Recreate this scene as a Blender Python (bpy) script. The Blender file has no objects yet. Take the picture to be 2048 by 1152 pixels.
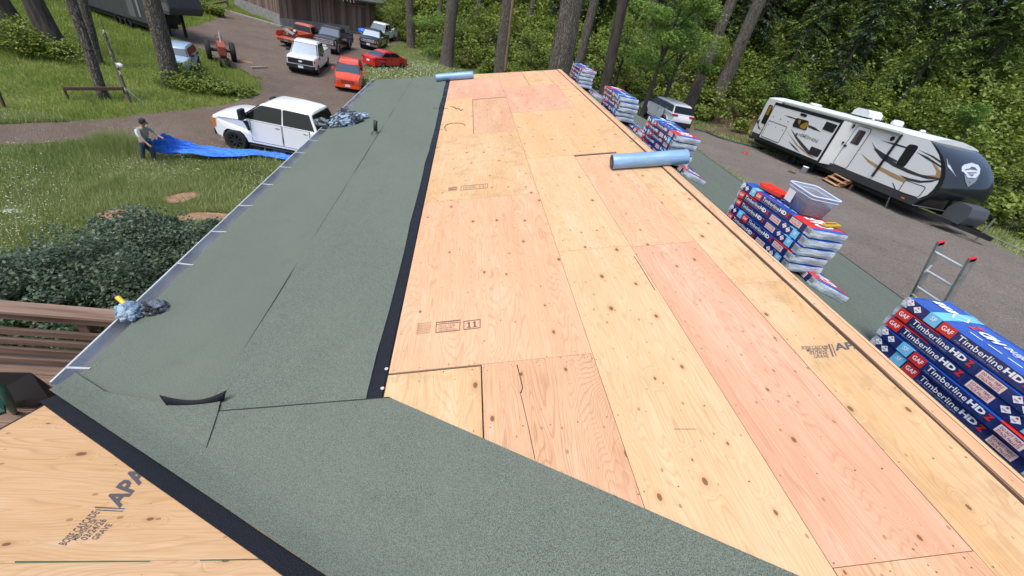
import bpy, math, random
import numpy as np
from mathutils import Vector, Matrix, noise as mn
from mathutils.geometry import delaunay_2d_cdt
random.seed(7); rng = np.random.default_rng(7)
S = bpy.context.scene; COL = S.collection
rad = math.radians
# ---------------------------------------------------------------- camera, sky, sun, exposure
RW = np.array([[0.97695023, 0.10581888, 0.1853931], [-0.08560195, -0.60139393, 0.79435361], [0.1955519, -0.79191395, -0.57847364]])
FP = 791.14
cam = bpy.data.objects.new('camera', bpy.data.cameras.new('camera')); COL.objects.link(cam)
cam.data.sensor_width = 36; cam.data.lens = FP / 2048 * 36; cam.data.clip_start = .02; cam.data.clip_end = 1000
_r, _d, _f = RW[:, 0], RW[:, 1], RW[:, 2]
cam.matrix_world = Matrix(((_r[0], -_d[0], -_f[0], 0), (_r[1], -_d[1], -_f[1], 0), (_r[2], -_d[2], -_f[2], 0), (0, 0, 0, 1)))
S.camera = cam
S.view_settings.view_transform = 'Standard'; S.view_settings.look = 'None'; S.view_settings.gamma = 1
S.view_settings.exposure = 0.62
W = bpy.data.worlds.new('World'); S.world = W; W.use_nodes = True
nt = W.node_tree; bg = nt.nodes['Background']; sky = nt.nodes.new('ShaderNodeTexSky')
sky.sky_type = 'NISHITA'; sky.sun_disc = False; SUN_EL, SUN_AZ = 64, 222
sky.sun_elevation = rad(SUN_EL); sky.sun_rotation = rad(SUN_AZ); sky.air_density = 1.0; sky.dust_density = 3.0; sky.ozone_density = 1.0
nt.links.new(sky.outputs[0], bg.inputs[0]); bg.inputs[1].default_value = .15
sl = bpy.data.lights.new('sun', 'SUN'); sl.energy = 1.6; sl.angle = rad(20); sl.color = (1, .96, .9)
so = bpy.data.objects.new('sun', sl); COL.objects.link(so)
sd = Vector((math.sin(rad(SUN_AZ)) * math.cos(rad(SUN_EL)), math.cos(rad(SUN_AZ)) * math.cos(rad(SUN_EL)), math.sin(rad(SUN_EL))))
so.rotation_euler = sd.to_track_quat('Z', 'Y').to_euler()

# ---------------------------------------------------------------- geometry of the place
def ray(x, y): return RW @ np.array([x - 1024, y - 576, FP])
def atz(x, y, z): r = ray(x, y); return Vector(r * (z / r[2]))
def aty(x, y, Y): r = ray(x, y); return Vector(r * (Y / r[1]))
def atx(x, y, X): r = ray(x, y); return Vector(r * (X / r[0]))
TA = math.tan(rad(14.19)); RX, RZ = 2.56, -1.26          # ridge line of the roof
EL, ER = -2.18, 7.0                                       # eaves
Y0, Y1 = 1.88, 12.1
SB = .415                                                 # pitch of the crossing roof
def zl(x): return RZ - (RX - x) * TA
def zr(x): return RZ - (x - RX) * TA
def zc(y): return zl(EL) + SB * (Y0 - y)
def onL(px, py, o=0):
    r = ray(px, py); s = (RZ - RX * TA + o) / (r[2] - r[0] * TA); return Vector(r * s)
def onR(px, py, o=0):
    r = ray(px, py); s = (RZ + RX * TA + o) / (r[2] + r[0] * TA); return Vector(r * s)
def onC(px, py, o=0):
    r = ray(px, py); s = (zl(EL) + SB * Y0 + o) / (r[2] + r[1] * SB); return Vector(r * s)
def sst(a, b, t):
    t = min(1, max(0, (t - a) / (b - a))); return t * t * (3 - 2 * t)
HB = [(27, -30), (26, 5), (25.3, 18), (22, 31), (13, 41), (6, 46), (-2, 54), (-8, 64), (-24, 74), (-70, 80)]
def hd(x, y):      # signed distance beyond the foot of the wooded bank
    best = 1e9; sg = 1
    for (ax, ay), (bx, by) in zip(HB, HB[1:]):
        dx, dy = bx - ax, by - ay; t = max(0, min(1, ((x - ax) * dx + (y - ay) * dy) / (dx * dx + dy * dy)))
        ex, ey = x - ax - t * dx, y - ay - t * dy; d = math.hypot(ex, ey)
        if d < best: best = d; sg = 1 if (dx * ey - dy * ex) < 0 else -1
    return best * sg
def H(x, y):
    L = -7.7; R_ = -4.3 - .05 * (y - 16); R_ = max(R_, -7.7)
    z = L + (R_ - L) * sst(1, 8.5, x)
    if y > 14: z = z + (L - z) * .0
    d = hd(x, y)
    if d > 0: z += .36 * d * sst(0, 6, d) if d < 45 else .36 * 45
    if x < -24: z += .12 * (-24 - x) * sst(-24, -40, x)
    return z + .10 * mn.noise((x * .13, y * .13, 0)) + .03 * mn.noise((x * .7, y * .7, 3))
def gnd(px, py, z0=-7.7):
    z = z0
    for _ in range(12):
        p = atz(px, py, z); z = .5 * z + .5 * H(p.x, p.y)
    return atz(px, py, z)

# ---------------------------------------------------------------- object helpers
class MB:
    def __init__(s): s.v = []; s.f = []; s.m = []; s.s = []
    def add(s, vs, fs, m=0, sm=False):
        o = len(s.v); s.v += [tuple(v) for v in vs]
        for f in fs: s.f.append(tuple(i + o for i in f)); s.m.append(m); s.s.append(sm)
        return s
    def box(s, a, b, m=0, M=None):
        vs = [Vector((x, y, z)) for x in (a[0], b[0]) for y in (a[1], b[1]) for z in (a[2], b[2])]
        if M is not None: vs = [M @ v for v in vs]
        return s.add(vs, [(0, 1, 3, 2), (4, 6, 7, 5), (0, 4, 5, 1), (2, 3, 7, 6), (0, 2, 6, 4), (1, 5, 7, 3)], m)
    def beam(s, p, q, w, h, m=0, up=(0, 0, 1)):
        p = Vector(p); q = Vector(q); d = (q - p); L = d.length; d.normalize()
        sd_ = d.cross(Vector(up)); sd_ = sd_.normalized() if sd_.length > 1e-5 else Vector((1, 0, 0)); u = sd_.cross(d)
        M = Matrix(((d.x, sd_.x, u.x, p.x), (d.y, sd_.y, u.y, p.y), (d.z, sd_.z, u.z, p.z), (0, 0, 0, 1)))
        return s.box((0, -w / 2, -h / 2), (L, w / 2, h / 2), m, M)
    def tube(s, pts, r, n=8, m=0, cap=True, sm=True):
        pts = [Vector(p) for p in pts]; k = len(pts)
        if not hasattr(r, '__len__'): r = [r] * k
        vs = []; pn = None
        for i, p in enumerate(pts):
            d = (pts[min(i + 1, k - 1)] - pts[max(i - 1, 0)]).normalized()
            a = pn if pn is not None else (Vector((0, 0, 1)) if abs(d.z) < .9 else Vector((1, 0, 0)))
            a = (a - d * a.dot(d)).normalized(); pn = a; b = d.cross(a)
            for j in range(n):
                t = 2 * math.pi * j / n; vs.append(p + (a * math.cos(t) + b * math.sin(t)) * r[i])
        fs = [(i * n + j, i * n + (j + 1) % n, (i + 1) * n + (j + 1) % n, (i + 1) * n + j) for i in range(k - 1) for j in range(n)]
        s.add(vs, fs, m, sm)
        if cap:
            s.add(vs[:n], [tuple(reversed(range(n)))], m); s.add(vs[-n:], [tuple(range(n))], m)
        return s
    def lathe(s, prof, n=24, m=0, M=None, sm=True):   # prof: (r, h) around local Y axis
        vs = []
        for r, h in prof:
            for j in range(n):
                t = 2 * math.pi * j / n; v = Vector((r * math.cos(t), h, r * math.sin(t))); vs.append(M @ v if M is not None else v)
        k = len(prof)
        return s.add(vs, [(i * n + j, (i + 1) * n + j, (i + 1) * n + (j + 1) % n, i * n + (j + 1) % n) for i in range(k - 1) for j in range(n)], m, sm)
    def prism(s, poly, fn, c0, c1, m=0, caps=(1, 1)):   # poly in (a,b); fn(a,b,c)->xyz
        n = len(poly); vs = [fn(a, b, c0) for a, b in poly] + [fn(a, b, c1) for a, b in poly]
        s.add(vs, [(i, (i + 1) % n, n + (i + 1) % n, n + i) for i in range(n)], m)
        if caps[0]: s.add(vs[:n], [tuple(reversed(range(n)))], m)
        if caps[1]: s.add(vs[n:], [tuple(range(n))], m)
        return s
    def build(s, name, mats, parent=None, bevel=0, seg=2, angle=35):
        me = bpy.data.meshes.new(name); me.from_pydata(s.v, [], s.f)
        if not isinstance(mats, (list, tuple)): mats = [mats]
        for m in mats: me.materials.append(m)
        me.polygons.foreach_set('material_index', s.m); me.polygons.foreach_set('use_smooth', s.s); me.update()
        o = bpy.data.objects.new(name, me); COL.objects.link(o); o.parent = parent
        if bevel:
            b = o.modifiers.new('bevel', 'BEVEL'); b.width = bevel; b.segments = seg; b.limit_method = 'ANGLE'; b.angle_limit = rad(angle); b.harden_normals = False
        return o
def fixn(o):
    import bmesh
    bm = bmesh.new(); bm.from_mesh(o.data); bmesh.ops.recalc_face_normals(bm, faces=bm.faces); bm.to_mesh(o.data); bm.free(); return o
def npmesh(name, v, f, mat, parent=None, smooth=False, mi=None):
    me = bpy.data.meshes.new(name); v = np.asarray(v, np.float32); f = np.asarray(f, np.int32)
    me.vertices.add(len(v)); me.vertices.foreach_set('co', v.ravel()); k = f.shape[1]
    me.loops.add(f.size); me.loops.foreach_set('vertex_index', f.ravel()); me.polygons.add(len(f))
    me.polygons.foreach_set('loop_start', np.arange(0, f.size, k, dtype=np.int32)); me.polygons.foreach_set('loop_total', np.full(len(f), k, np.int32))
    for m in (mat if isinstance(mat, (list, tuple)) else [mat]): me.materials.append(m)
    if mi is not None: me.polygons.foreach_set('material_index', np.asarray(mi, np.int32))
    me.update(calc_edges=True)
    if smooth: me.polygons.foreach_set('use_smooth', np.ones(len(f), bool))
    o = bpy.data.objects.new(name, me); COL.objects.link(o); o.parent = parent; return o
def tag(o, label=None, cat=None, group=None, kind=None):
    for k, v in (('label', label), ('category', cat), ('group', group), ('kind', kind)):
        if v: o[k] = v
    return o
def thing(name, label, cat, loc=(0, 0, 0), rz=0, group=None, M=None):
    o = bpy.data.objects.new(name, None); COL.objects.link(o); o.empty_display_size = .1
    if M is not None: o.matrix_world = M
    else: o.location = loc; o.rotation_euler = (0, 0, rz)
    return tag(o, label, cat, group)
def kids(o): return [c for c in bpy.data.objects if c.parent == o]
def dup(o, parent=None, tree=None):
    c = o.copy(); COL.objects.link(c); c.parent = parent
    for ch in (tree or TREE(o)): dup(ch[0], c, ch[1])
    return c
class _T: pass
def TREE(o): return [(c, TREE(c)) for c in kids(o)]
_txt = {}
def text(s_, bold=0, shear=0, res=2, space=1):
    k = (s_, bold, shear)
    if k in _txt: return _txt[k]
    cu = bpy.data.curves.new('t', 'FONT'); cu.body = s_; cu.size = 1; cu.offset = bold; cu.shear = shear; cu.resolution_u = res; cu.space_character = space
    o = bpy.data.objects.new('t', cu); COL.objects.link(o); bpy.context.view_layer.update()
    dg = bpy.context.evaluated_depsgraph_get(); me = o.evaluated_get(dg).to_mesh()
    vs = [tuple(v.co) for v in me.vertices]; fs = [tuple(p.vertices) for p in me.polygons]
    o.evaluated_get(dg).to_mesh_clear(); bpy.data.objects.remove(o); bpy.data.curves.remove(cu)
    xs = [v[0] for v in vs]; ys = [v[1] for v in vs]; x0, x1 = min(xs), max(xs); y0, y1 = min(ys), max(ys)
    _txt[k] = ([((v[0] - x0) / (x1 - x0), (v[1] - y0) / (y1 - y0)) for v in vs], fs, (x1 - x0) / (y1 - y0)); return _txt[k]
def put_text(mb, s_, fn, a0, b0, a1, b1, m=0, bold=0, shear=0):
    """lay a word into the rectangle a0..a1, b0..b1 of a surface fn(a,b)"""
    vs, fs, ar = text(s_, bold, shear)
    mb.add([fn(a0 + u * (a1 - a0), b0 + v * (b1 - b0)) for u, v in vs], fs, m)

# ---------------------------------------------------------------- materials
def mat(name, col=(.5, .5, .5), rough=.6, metal=0, spec=None, emit=None):
    m = bpy.data.materials.new(name); m.use_nodes = True; b = m.node_tree.nodes['Principled BSDF']
    b.inputs['Base Color'].default_value = (*col, 1); b.inputs['Roughness'].default_value = rough; b.inputs['Metallic'].default_value = metal
    if spec is not None: b.inputs['Specular IOR Level'].default_value = spec
    return m
class NG:
    def __init__(s, m): s.m = m; s.t = m.node_tree; s.b = s.t.nodes['Principled BSDF']
    def n(s, ty, **kw):
        x = s.t.nodes.new(ty)
        for k, v in kw.items():
            if k.startswith('i_'):
                key = k[2:]; key = int(key) if key.isdigit() else key.replace('_', ' ')
                if hasattr(v, 'links') or isinstance(v, bpy.types.NodeSocket): s.t.links.new(v, x.inputs[key])
                else: x.inputs[key].default_value = v
            else: setattr(x, k, v)
        return x
    def math(s, op, a, b=None, c=None, clamp=False):
        x = s.t.nodes.new('ShaderNodeMath'); x.operation = op; x.use_clamp = clamp
        for i, v in enumerate((a, b, c)):
            if v is None: continue
            if isinstance(v, bpy.types.NodeSocket): s.t.links.new(v, x.inputs[i])
            else: x.inputs[i].default_value = v
        return x.outputs[0]
    def mix(s, f, a, b, mode='MIX'):
        x = s.t.nodes.new('ShaderNodeMix'); x.data_type = 'RGBA'; x.blend_type = mode
        for i, v in ((0, f), (6, a), (7, b)):
            if isinstance(v, bpy.types.NodeSocket): s.t.links.new(v, x.inputs[i])
            else: x.inputs[i].default_value = v if i == 0 else (*v, 1)
        return x.outputs[2]
    def ramp(s, f, pts):
        x = s.t.nodes.new('ShaderNodeValToRGB'); s.t.links.new(f, x.inputs[0]); e = x.color_ramp.elements
        while len(e) < len(pts): e.new(.5)
        for i, (p, c) in enumerate(pts): e[i].position = p; e[i].color = (*c, 1) if hasattr(c, '__len__') else (c, c, c, 1)
        return x.outputs[0]
    def co(s, kind='Object', scale=(1, 1, 1), loc=(0, 0, 0)):
        t = s.t.nodes.new('ShaderNodeTexCoord'); mp = s.t.nodes.new('ShaderNodeMapping'); mp.inputs['Scale'].default_value = scale; mp.inputs['Location'].default_value = loc
        s.t.links.new(t.outputs[kind], mp.inputs[0]); return mp.outputs[0]
    def noise(s, co, sc=5, det=3, rough=.5, dist=0, out=0):
        x = s.n('ShaderNodeTexNoise'); s.t.links.new(co, x.inputs['Vector']); x.inputs['Scale'].default_value = sc; x.inputs['Detail'].default_value = det
        x.inputs['Roughness'].default_value = rough; x.inputs['Distortion'].default_value = dist; return x.outputs[out]
    def base(s, c): s.t.links.new(c, s.b.inputs['Base Color'])
    def bump(s, h, st=.3, dist=.01):
        x = s.n('ShaderNodeBump'); x.inputs['Strength'].default_value = st; x.inputs['Distance'].default_value = dist; s.t.links.new(h, x.inputs['Height']); s.t.links.new(x.outputs[0], s.b.inputs['Normal'])
def var_mat(name, c1, c2, sc=4, rough=.7, bump=0, stretch=(1, 1, 1), metal=0, det=5, bd=.01, coord='Object', lo=.35, hi=.65):
    m = mat(name, c1, rough, metal); g = NG(m); co = g.co(coord, stretch); f = g.noise(co, sc, det, .6)
    g.base(g.ramp(f, [(lo, c1), (hi, c2)]))
    if bump: g.bump(f, bump, bd)
    return m
def plywood(name, light, line, pink, lines=11, seed=0, knots=.55, rough=.62, dirt=0.0):
    m = mat(name, light, rough, spec=.25); g = NG(m)
    t = g.t.nodes.new('ShaderNodeTexCoord'); oi = g.t.nodes.new('ShaderNodeObjectInfo')
    off = g.n('ShaderNodeVectorMath', operation='MULTIPLY_ADD'); g.t.links.new(t.outputs['Object'], off.inputs[0]); off.inputs[1].default_value = (1, 1, 1)
    rv = g.n('ShaderNodeCombineXYZ'); g.t.links.new(g.math('MULTIPLY_ADD', oi.outputs['Random'], 37.0, seed), rv.inputs[0]); g.t.links.new(g.math('MULTIPLY_ADD', oi.outputs['Random'], 11.0, seed * .7), rv.inputs[1])
    g.t.links.new(rv.outputs[0], off.inputs[2]); P = off.outputs[0]
    def sc(x, y):
        mp = g.t.nodes.new('ShaderNodeMapping'); g.t.links.new(P, mp.inputs[0]); mp.inputs['Scale'].default_value = (x, y, 1); return mp.outputs[0]
    # knots
    kc = sc(4.2, 2.6); vo = g.n('ShaderNodeTexVoronoi', voronoi_dimensions='2D'); g.t.links.new(kc, vo.inputs['Vector']); vo.inputs['Scale'].default_value = 1; vo.inputs['Randomness'].default_value = 1
    sep = g.n('ShaderNodeSeparateColor'); g.t.links.new(vo.outputs['Color'], sep.inputs[0])
    has = g.math('LESS_THAN', sep.outputs[0], knots); ks = g.math('MULTIPLY_ADD', sep.outputs[1], .04, .018)
    d = vo.outputs['Distance']; infl = g.math('MULTIPLY', has, g.math('POWER', 2.718, g.math('MULTIPLY', g.math('MULTIPLY', d, d), -55.0)))
    h = g.noise(sc(3.4, .42), 1, 2.0, .42, .35); h2 = g.noise(sc(9, 1.2), 1, 2, .5)
    hh = g.math('ADD', g.math('MULTIPLY_ADD', h2, .05, h), g.math('MULTIPLY', infl, .16))
    fr = g.math('FRACT', g.math('MULTIPLY', hh, float(lines) * 3)); ln = g.ramp(fr, [(0, .0), (.55, .12), (.86, 1), (1, 0)])
    lnm = g.math('MULTIPLY', ln, g.math('MULTIPLY_ADD', g.noise(sc(5, 1.2), 1, 2), .9, .05))
    fine = g.noise(sc(150, 4), 1, 3, .65)
    broad = g.ramp(g.noise(sc(2.6, .5), 1, 3, .6), [(.35, 0), (.65, 1)]); streak = g.ramp(g.noise(sc(14, .6), 1, 3, .6), [(.45, 0), (.75, 1)])
    c = g.mix(broad, light, pink); c = g.mix(g.math('MULTIPLY', streak, .30), c, tuple(.6 * a_ + .4 * b_ for a_, b_ in zip(light, line))); c = g.mix(g.math('MULTIPLY', lnm, .70), c, line)
    c = g.mix(g.math('MULTIPLY', g.ramp(fine, [(.40, 0), (.72, 1)]), .42), c, line)
    if dirt: c = g.mix(g.math('MULTIPLY', g.ramp(g.noise(sc(4, 4), 1, 5, .7), [(.5, 0), (.68, 1)]), dirt), c, (.36, .25, .13))
    smu = g.ramp(g.noise(sc(2.2, 1.6), 1, 7, .75), [(.52, 0), (.78, 1)]); c = g.mix(g.math('MULTIPLY', smu, .30), c, (.40, .26, .15)); pal = g.ramp(g.noise(sc(5, .9), 1, 4, .7), [(.56, 0), (.8, 1)]); c = g.mix(g.math('MULTIPLY', pal, .35), c, (.78, .66, .50))
    halo = g.math('MULTIPLY', has, g.math('SUBTRACT', 1.0, g.math('DIVIDE', d, g.math('MULTIPLY', ks, 3.0)), clamp=True))
    c = g.mix(g.math('MULTIPLY', halo, .7), c, (.42, .24, .11))
    kn = g.math('MULTIPLY', has, g.math('LESS_THAN', d, ks)); c = g.mix(g.math('MULTIPLY', kn, .85), c, (.16, .075, .035))
    # small specks and nail heads
    v2 = g.n('ShaderNodeTexVoronoi', voronoi_dimensions='2D'); g.t.links.new(sc(9, 6), v2.inputs['Vector']); v2.inputs['Scale'].default_value = 1
    s2 = g.n('ShaderNodeSeparateColor'); g.t.links.new(v2.outputs['Color'], s2.inputs[0])
    sp = g.math('MULTIPLY', g.math('LESS_THAN', s2.outputs[0], .5), g.math('LESS_THAN', v2.outputs['Distance'], g.math('MULTIPLY', s2.outputs[1], .075)))
    c = g.mix(g.math('MULTIPLY', sp, .6), c, (.2, .11, .06))
    g.base(c); g.bump(g.math('SUBTRACT', fine, g.math('MULTIPLY', kn, 1.0)), .15, .002)
    return m
PLY = [plywood('ply_pink', (0.686, 0.399, 0.234), (0.4, 0.18, 0.085), (0.706, 0.456, 0.279), 17, 1.3),
       plywood('ply_yellow', (0.686, 0.448, 0.245), (0.42, 0.23, 0.105), (0.706, 0.485, 0.288), 18, 5.1),
       plywood('ply_rose', (0.657, 0.361, 0.225), (0.38, 0.16, 0.095), (0.696, 0.437, 0.288), 20, 9.7),
       plywood('ply_cream', (0.706, 0.485, 0.284), (0.38, 0.21, 0.09), (0.627, 0.384, 0.181), 13, 3.3, .7, dirt=.5),
       plywood('ply_rough', (0.657, 0.380, 0.225), (0.27, 0.11, 0.05), (0.686, 0.437, 0.261), 30, 2.1, .45, dirt=.15),
       plywood('ply_gold', (0.676, 0.421, 0.215), (0.42, 0.22, 0.085), (0.696, 0.458, 0.258), 12, 8.2, .6)]
PLYEDGE = var_mat('ply_edge', (.62, .44, .30), (.40, .25, .16), 1, .7, 0, (3, 3, 260))
def felt_mat(name, c1, c2):
    m = mat(name, c1, .9, spec=.2); g = NG(m); co = g.co()
    n1 = g.noise(co, 210, 2, .7); n2 = g.noise(co, 1.3, 4, .5); n3 = g.noise(co, 620, 1, .5)
    c = g.mix(g.ramp(n1, [(.38, 0), (.60, 1)]), tuple(v * .55 for v in c1), tuple(min(1, v * 1.35) for v in c2)); c = g.mix(g.math('MULTIPLY', g.ramp(n3, [(.60, 0), (.72, 1)]), .35), c, (.62, .66, .6))
    c = g.mix(g.math('MULTIPLY', g.ramp(g.noise(g.co('Object', (1, .5, 1)), .9, 6, .65), [(.40, 0), (.66, 1)]), .30), c, (.165, .185, .15)); c = g.mix(g.math('MULTIPLY', g.ramp(g.noise(g.co('Object', (1, 1, 1), (5, 3, 0)), 5, 5, .7), [(.55, 0), (.75, 1)]), .25), c, (.07, .08, .065)); g.base(c)
    h = g.math('ADD', g.math('MULTIPLY', n1, .12), g.noise(g.co('Object', (1, .35, 1)), 3, 3, .5)); g.bump(h, .35, .02); return m
FELT = felt_mat('felt', (.088, .110, .088), (.120, .145, .118))
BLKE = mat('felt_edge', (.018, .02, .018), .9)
BLK = mat('bitumen', (.010, .012, .018), .30, spec=.35); g = NG(BLK); _n = g.noise(g.co(), 170, 3, .8); g.bump(_n, .9, .006); g.base(g.ramp(_n, [(.5, (.005, .006, .010)), (.8, (.05, .06, .09))])); g.t.links.new(g.ramp(g.noise(g.co(), 2.2, 3, .6), [(.38, .75), (.62, .36)]), g.b.inputs['Roughness'])
GUT = var_mat('gutter_metal', (.42, .43, .43), (.62, .64, .65), 7, .4, .2, (1, .3, 1), .3)
GRIME = var_mat('gutter_grime', (.22, .21, .20), (.52, .53, .53), 9, .8, .3, (1, .5, 1))
INK = mat('stamp_ink', (.10, .09, .10), .8)
# ================================================================= GROUND
GRASSG = mat('ground_grass', (.07, .10, .03), .95, spec=.1); g = NG(GRASSG); co = g.co()
f1 = g.noise(co, .22, 4, .6); f2 = g.noise(co, 9, 5, .75); f3 = g.noise(co, 1.1, 4, .6)
c = g.mix(g.ramp(f1, [(.4, 0), (.62, 1)]), (.13, .165, .05), (.20, .225, .08)); c = g.mix(g.ramp(f2, [(.4, 0), (.7, .8)]), c, (.05, .07, .02)); c = g.mix(g.ramp(f3, [(.55, 0), (.72, .5)]), c, (.16, .15, .06)); g.base(c); g.bump(f2, .8, .08)
SOIL = mat('bank_soil', (.06, .05, .03), .95, spec=.1); g = NG(SOIL); co = g.co(); f2 = g.noise(co, 3, 6, .75); g.base(g.ramp(f2, [(.35, (.012, .013, .006)), (.5, (.03, .035, .012)), (.68, (.075, .05, .03))])); g.bump(f2, .8, .1)
def gravel(name, c1, c2, c3):
    m = mat(name, c1, .95, spec=.15); g = NG(m); co = g.co(); a = g.noise(co, .35, 5, .6); b = g.noise(co, 16, 5, .85); v = g.n('ShaderNodeTexVoronoi'); g.t.links.new(co, v.inputs['Vector']); v.inputs['Scale'].default_value = 22
    c = g.mix(g.ramp(a, [(.38, 0), (.62, 1)]), c1, c2); c = g.mix(g.ramp(b, [(.42, .0), (.66, .9)]), c, c3); c = g.mix(g.ramp(v.outputs['Distance'], [(.0, .38), (.25, 0)]), c, (.42, .38, .35)); c = g.mix(g.ramp(g.noise(co, 2.2, 6, .8), [(.5, 0), (.75, .7)]), c, tuple(q * .55 for q in c1))
    g.base(c); g.bump(g.math('ADD', b, v.outputs['Distance']), .9, .03); return m
GRAVL = gravel('gravel_left', (.155, .118, .092), (.20, .158, .128), (.105, .078, .062))
GRAVR = gravel('gravel_right', (.195, .172, .15), (.235, .21, .185), (.12, .102, .088))
DIRT = var_mat('bare_dirt', (.34, .20, .13), (.22, .13, .08), 6, .95, .5)
xs = np.arange(-78, 96, 1.0); ys = np.arange(-22, 125, 1.0); nx, ny = len(xs), len(ys)
gv = [(x, y, H(x, y)) for y in ys for x in xs]
gf = [(j * nx + i, j * nx + i + 1, (j + 1) * nx + i + 1, (j + 1) * nx + i) for j in range(ny - 1) for i in range(nx - 1)]
gmi = [1 if (hd(xs[k % (nx - 1)] + .5, ys[k // (nx - 1)] + .5) > 0 or (xs[k % (nx - 1)] > 8 and ys[k // (nx - 1)] > 24)) else 0 for k in range(len(gf))]
o = npmesh('ground', gv, gf, [GRASSG, SOIL], smooth=True, mi=gmi); tag(o, 'grassy ground and soil bank around the house', kind='structure')
def inpoly(x, y, P):
    c = False
    for i in range(len(P)):
        a, b = P[i - 1], P[i]
        if (a[1] > y) != (b[1] > y) and x < (b[0] - a[0]) * (y - a[1]) / (b[1] - a[1]) + a[0]: c = not c
    return c
def drape(name, poly, mat_, dz=.05, jit=.25, step=1.0, label=None, kind='structure'):
    P = []
    for i in range(len(poly)):
        a = Vector(poly[i - 1]); b = Vector(poly[i]); n = max(1, int((b - a).length / .5))
        for k in range(n):
            q = a.lerp(b, k / n); P.append(Vector((q.x + jit * mn.noise((q.x * 1.3, q.y * 1.3, 1)) * 2, q.y + jit * mn.noise((q.x * 1.3, q.y * 1.3, 9)) * 2)))
    nb = len(P); x0 = math.floor(min(p.x for p in P)); x1 = max(p.x for p in P); y0 = math.floor(min(p.y for p in P)); y1 = max(p.y for p in P)
    pts = list(P); x = x0
    while x <= x1:
        y = y0
        while y <= y1:
            if inpoly(x, y, P): pts.append(Vector((x, y)))
            y += step
        x += step
    r = delaunay_2d_cdt(pts, [(i, (i + 1) % nb) for i in range(nb)], [], 1, 1e-4)
    vs = [(p.x, p.y, H(p.x, p.y) + dz) for p in r[0]]
    o = npmesh(name, vs, [f for f in r[2] if len(f) == 3], mat_, smooth=True); tag(o, label, kind=kind); return o
def P2(l, z=-7.7): return [tuple(gnd(x, y, z)[:2]) for x, y in l]
drive = P2([(-200, 262), (0, 252), (80, 248), (180, 241), (273, 233), (360, 224), (465, 209), (512, 192), (526, 176), (518, 160), (492, 146), (462, 134), (430, 116), (415, 106), (372, 86), (330, 74), (352, 62), (405, 50), (440, 34), (452, 22), (540, 45), (640, 58), (770, 64), (812, 78), (770, 100), (735, 128), (731, 142), (724, 172)]) + [(-1.9, 22), (-2.4, 14), (-2.4, 11), (-4.5, 13.0)] + P2([(600, 330), (540, 318), (430, 297), (290, 291), (210, 283), (130, 290), (0, 293), (-200, 296)])
drape('gravel_driveway', drive, GRAVL, label='brown gravel driveway curving up to the barn')
yard = [(6.6, -12), (23.5, -12)] + P2([(2048, 520), (1960, 478), (1890, 445)], -4.4) + [(22.6, 19), (20.5, 24)] + P2([(1510, 296), (1440, 276), (1400, 262), (1375, 252)], -4.5) + [(10.5, 25.5), (7.2, 20), (6.6, 12)]
drape('gravel_yard', yard, GRAVR, label='grey gravel yard beside the house')
DPS = []; pe = P2([(330, 402), (352, 392), (388, 388), (398, 396), (372, 408), (340, 412)]); DPS.append(pe); drape('dirt_patch', pe, DIRT, .07, .12, .3, 'bare reddish dirt patch in the grass nearer the tarp')
pe = P2([(350, 438), (380, 430), (440, 428), (470, 434), (455, 446), (400, 448), (360, 446)]); DPS.append(pe); drape('dirt_patch', pe, DIRT, .07, .15, .3, 'bare dirt strip in the grass beside the gutter')
pe = P2([(190, 436), (220, 424), (300, 422), (300, 440), (250, 452), (205, 450)]); DPS.append(pe); drape('dirt_patch', pe, DIRT, .07, .15, .3, 'bare dirt patch at the edge of the dark bramble')
pe = P2([(1400, 262), (1425, 240), (1480, 225), (1530, 250), (1520, 290), (1460, 274)], -4.5); drape('soil_slope', pe, var_mat('red_soil', (.13, .07, .045), (.07, .05, .03), 3, .95, .5), .06, .3, .6, 'reddish bare soil between the white car and the travel trailer')

# ================================================================= HOUSE
thl = rad(14.19); cth, sth = math.cos(thl), math.sin(thl); phc = math.atan(SB)
def frame(o, ex, ey):
    ex = Vector(ex); ey = Vector(ey); ez = ex.cross(ey)
    return Matrix(((ex.x, ey.x, ez.x, o[0]), (ex.y, ey.y, ez.y, o[1]), (ex.z, ey.z, ez.z, o[2]), (0, 0, 0, 1)))
def FL(x, y, o=0): return frame((x, y, zl(x) + o), (cth, 0, sth), (0, 1, 0))
def FR(x, y, o=0): return frame((x, y, zr(x) + o), (cth, 0, -sth), (0, 1, 0))
def FC(x, y, o=0): return frame((x, y, zc(y) + o), (0, -math.cos(phc), math.sin(phc)), (1, 0, 0))
house = thing('house', 'house under re-roofing with bare plywood and grey green felt on its roof', 'house', (2.4, 6, -6))
HI = Matrix.Translation((-2.4, -6, 6))
def slab(name, F, poly, th, mats, parent=None, top=0, ei=None):
    """poly in world (x,y) on the plane of F"""
    Fi = F.inverted(); P = []
    for x, y in poly:
        # drop vertically onto the plane
        n = F.col[2].xyz; o = F.col[3].xyz; z = o.z - (n.x * (x - o.x) + n.y * (y - o.y)) / n.z
        l = Fi @ Vector((x, y, z)); P.append((l.x, l.y))
    if sum(P[i - 1][0] * P[i][1] - P[i][0] * P[i - 1][1] for i in range(len(P))) < 0: P.reverse()
    b = MB(); n_ = len(P); vs = [(x, y, top) for x, y in P] + [(x, y, top - th) for x, y in P]
    b.add(vs, [tuple(range(n_))], 0); b.add(vs, [tuple(reversed(range(n_, 2 * n_)))] + [(i, i + n_, (i + 1) % n_ + n_, (i + 1) % n_) for i in range(n_)], 0 if ei is None else ei)
    o = b.build(name, mats, parent); o.matrix_world = F
    if parent: o.parent = parent; o.matrix_parent_inverse = Matrix(); o.matrix_basis = parent.matrix_world.inverted() @ F if parent is not house else HI @ F
    return o
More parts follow.
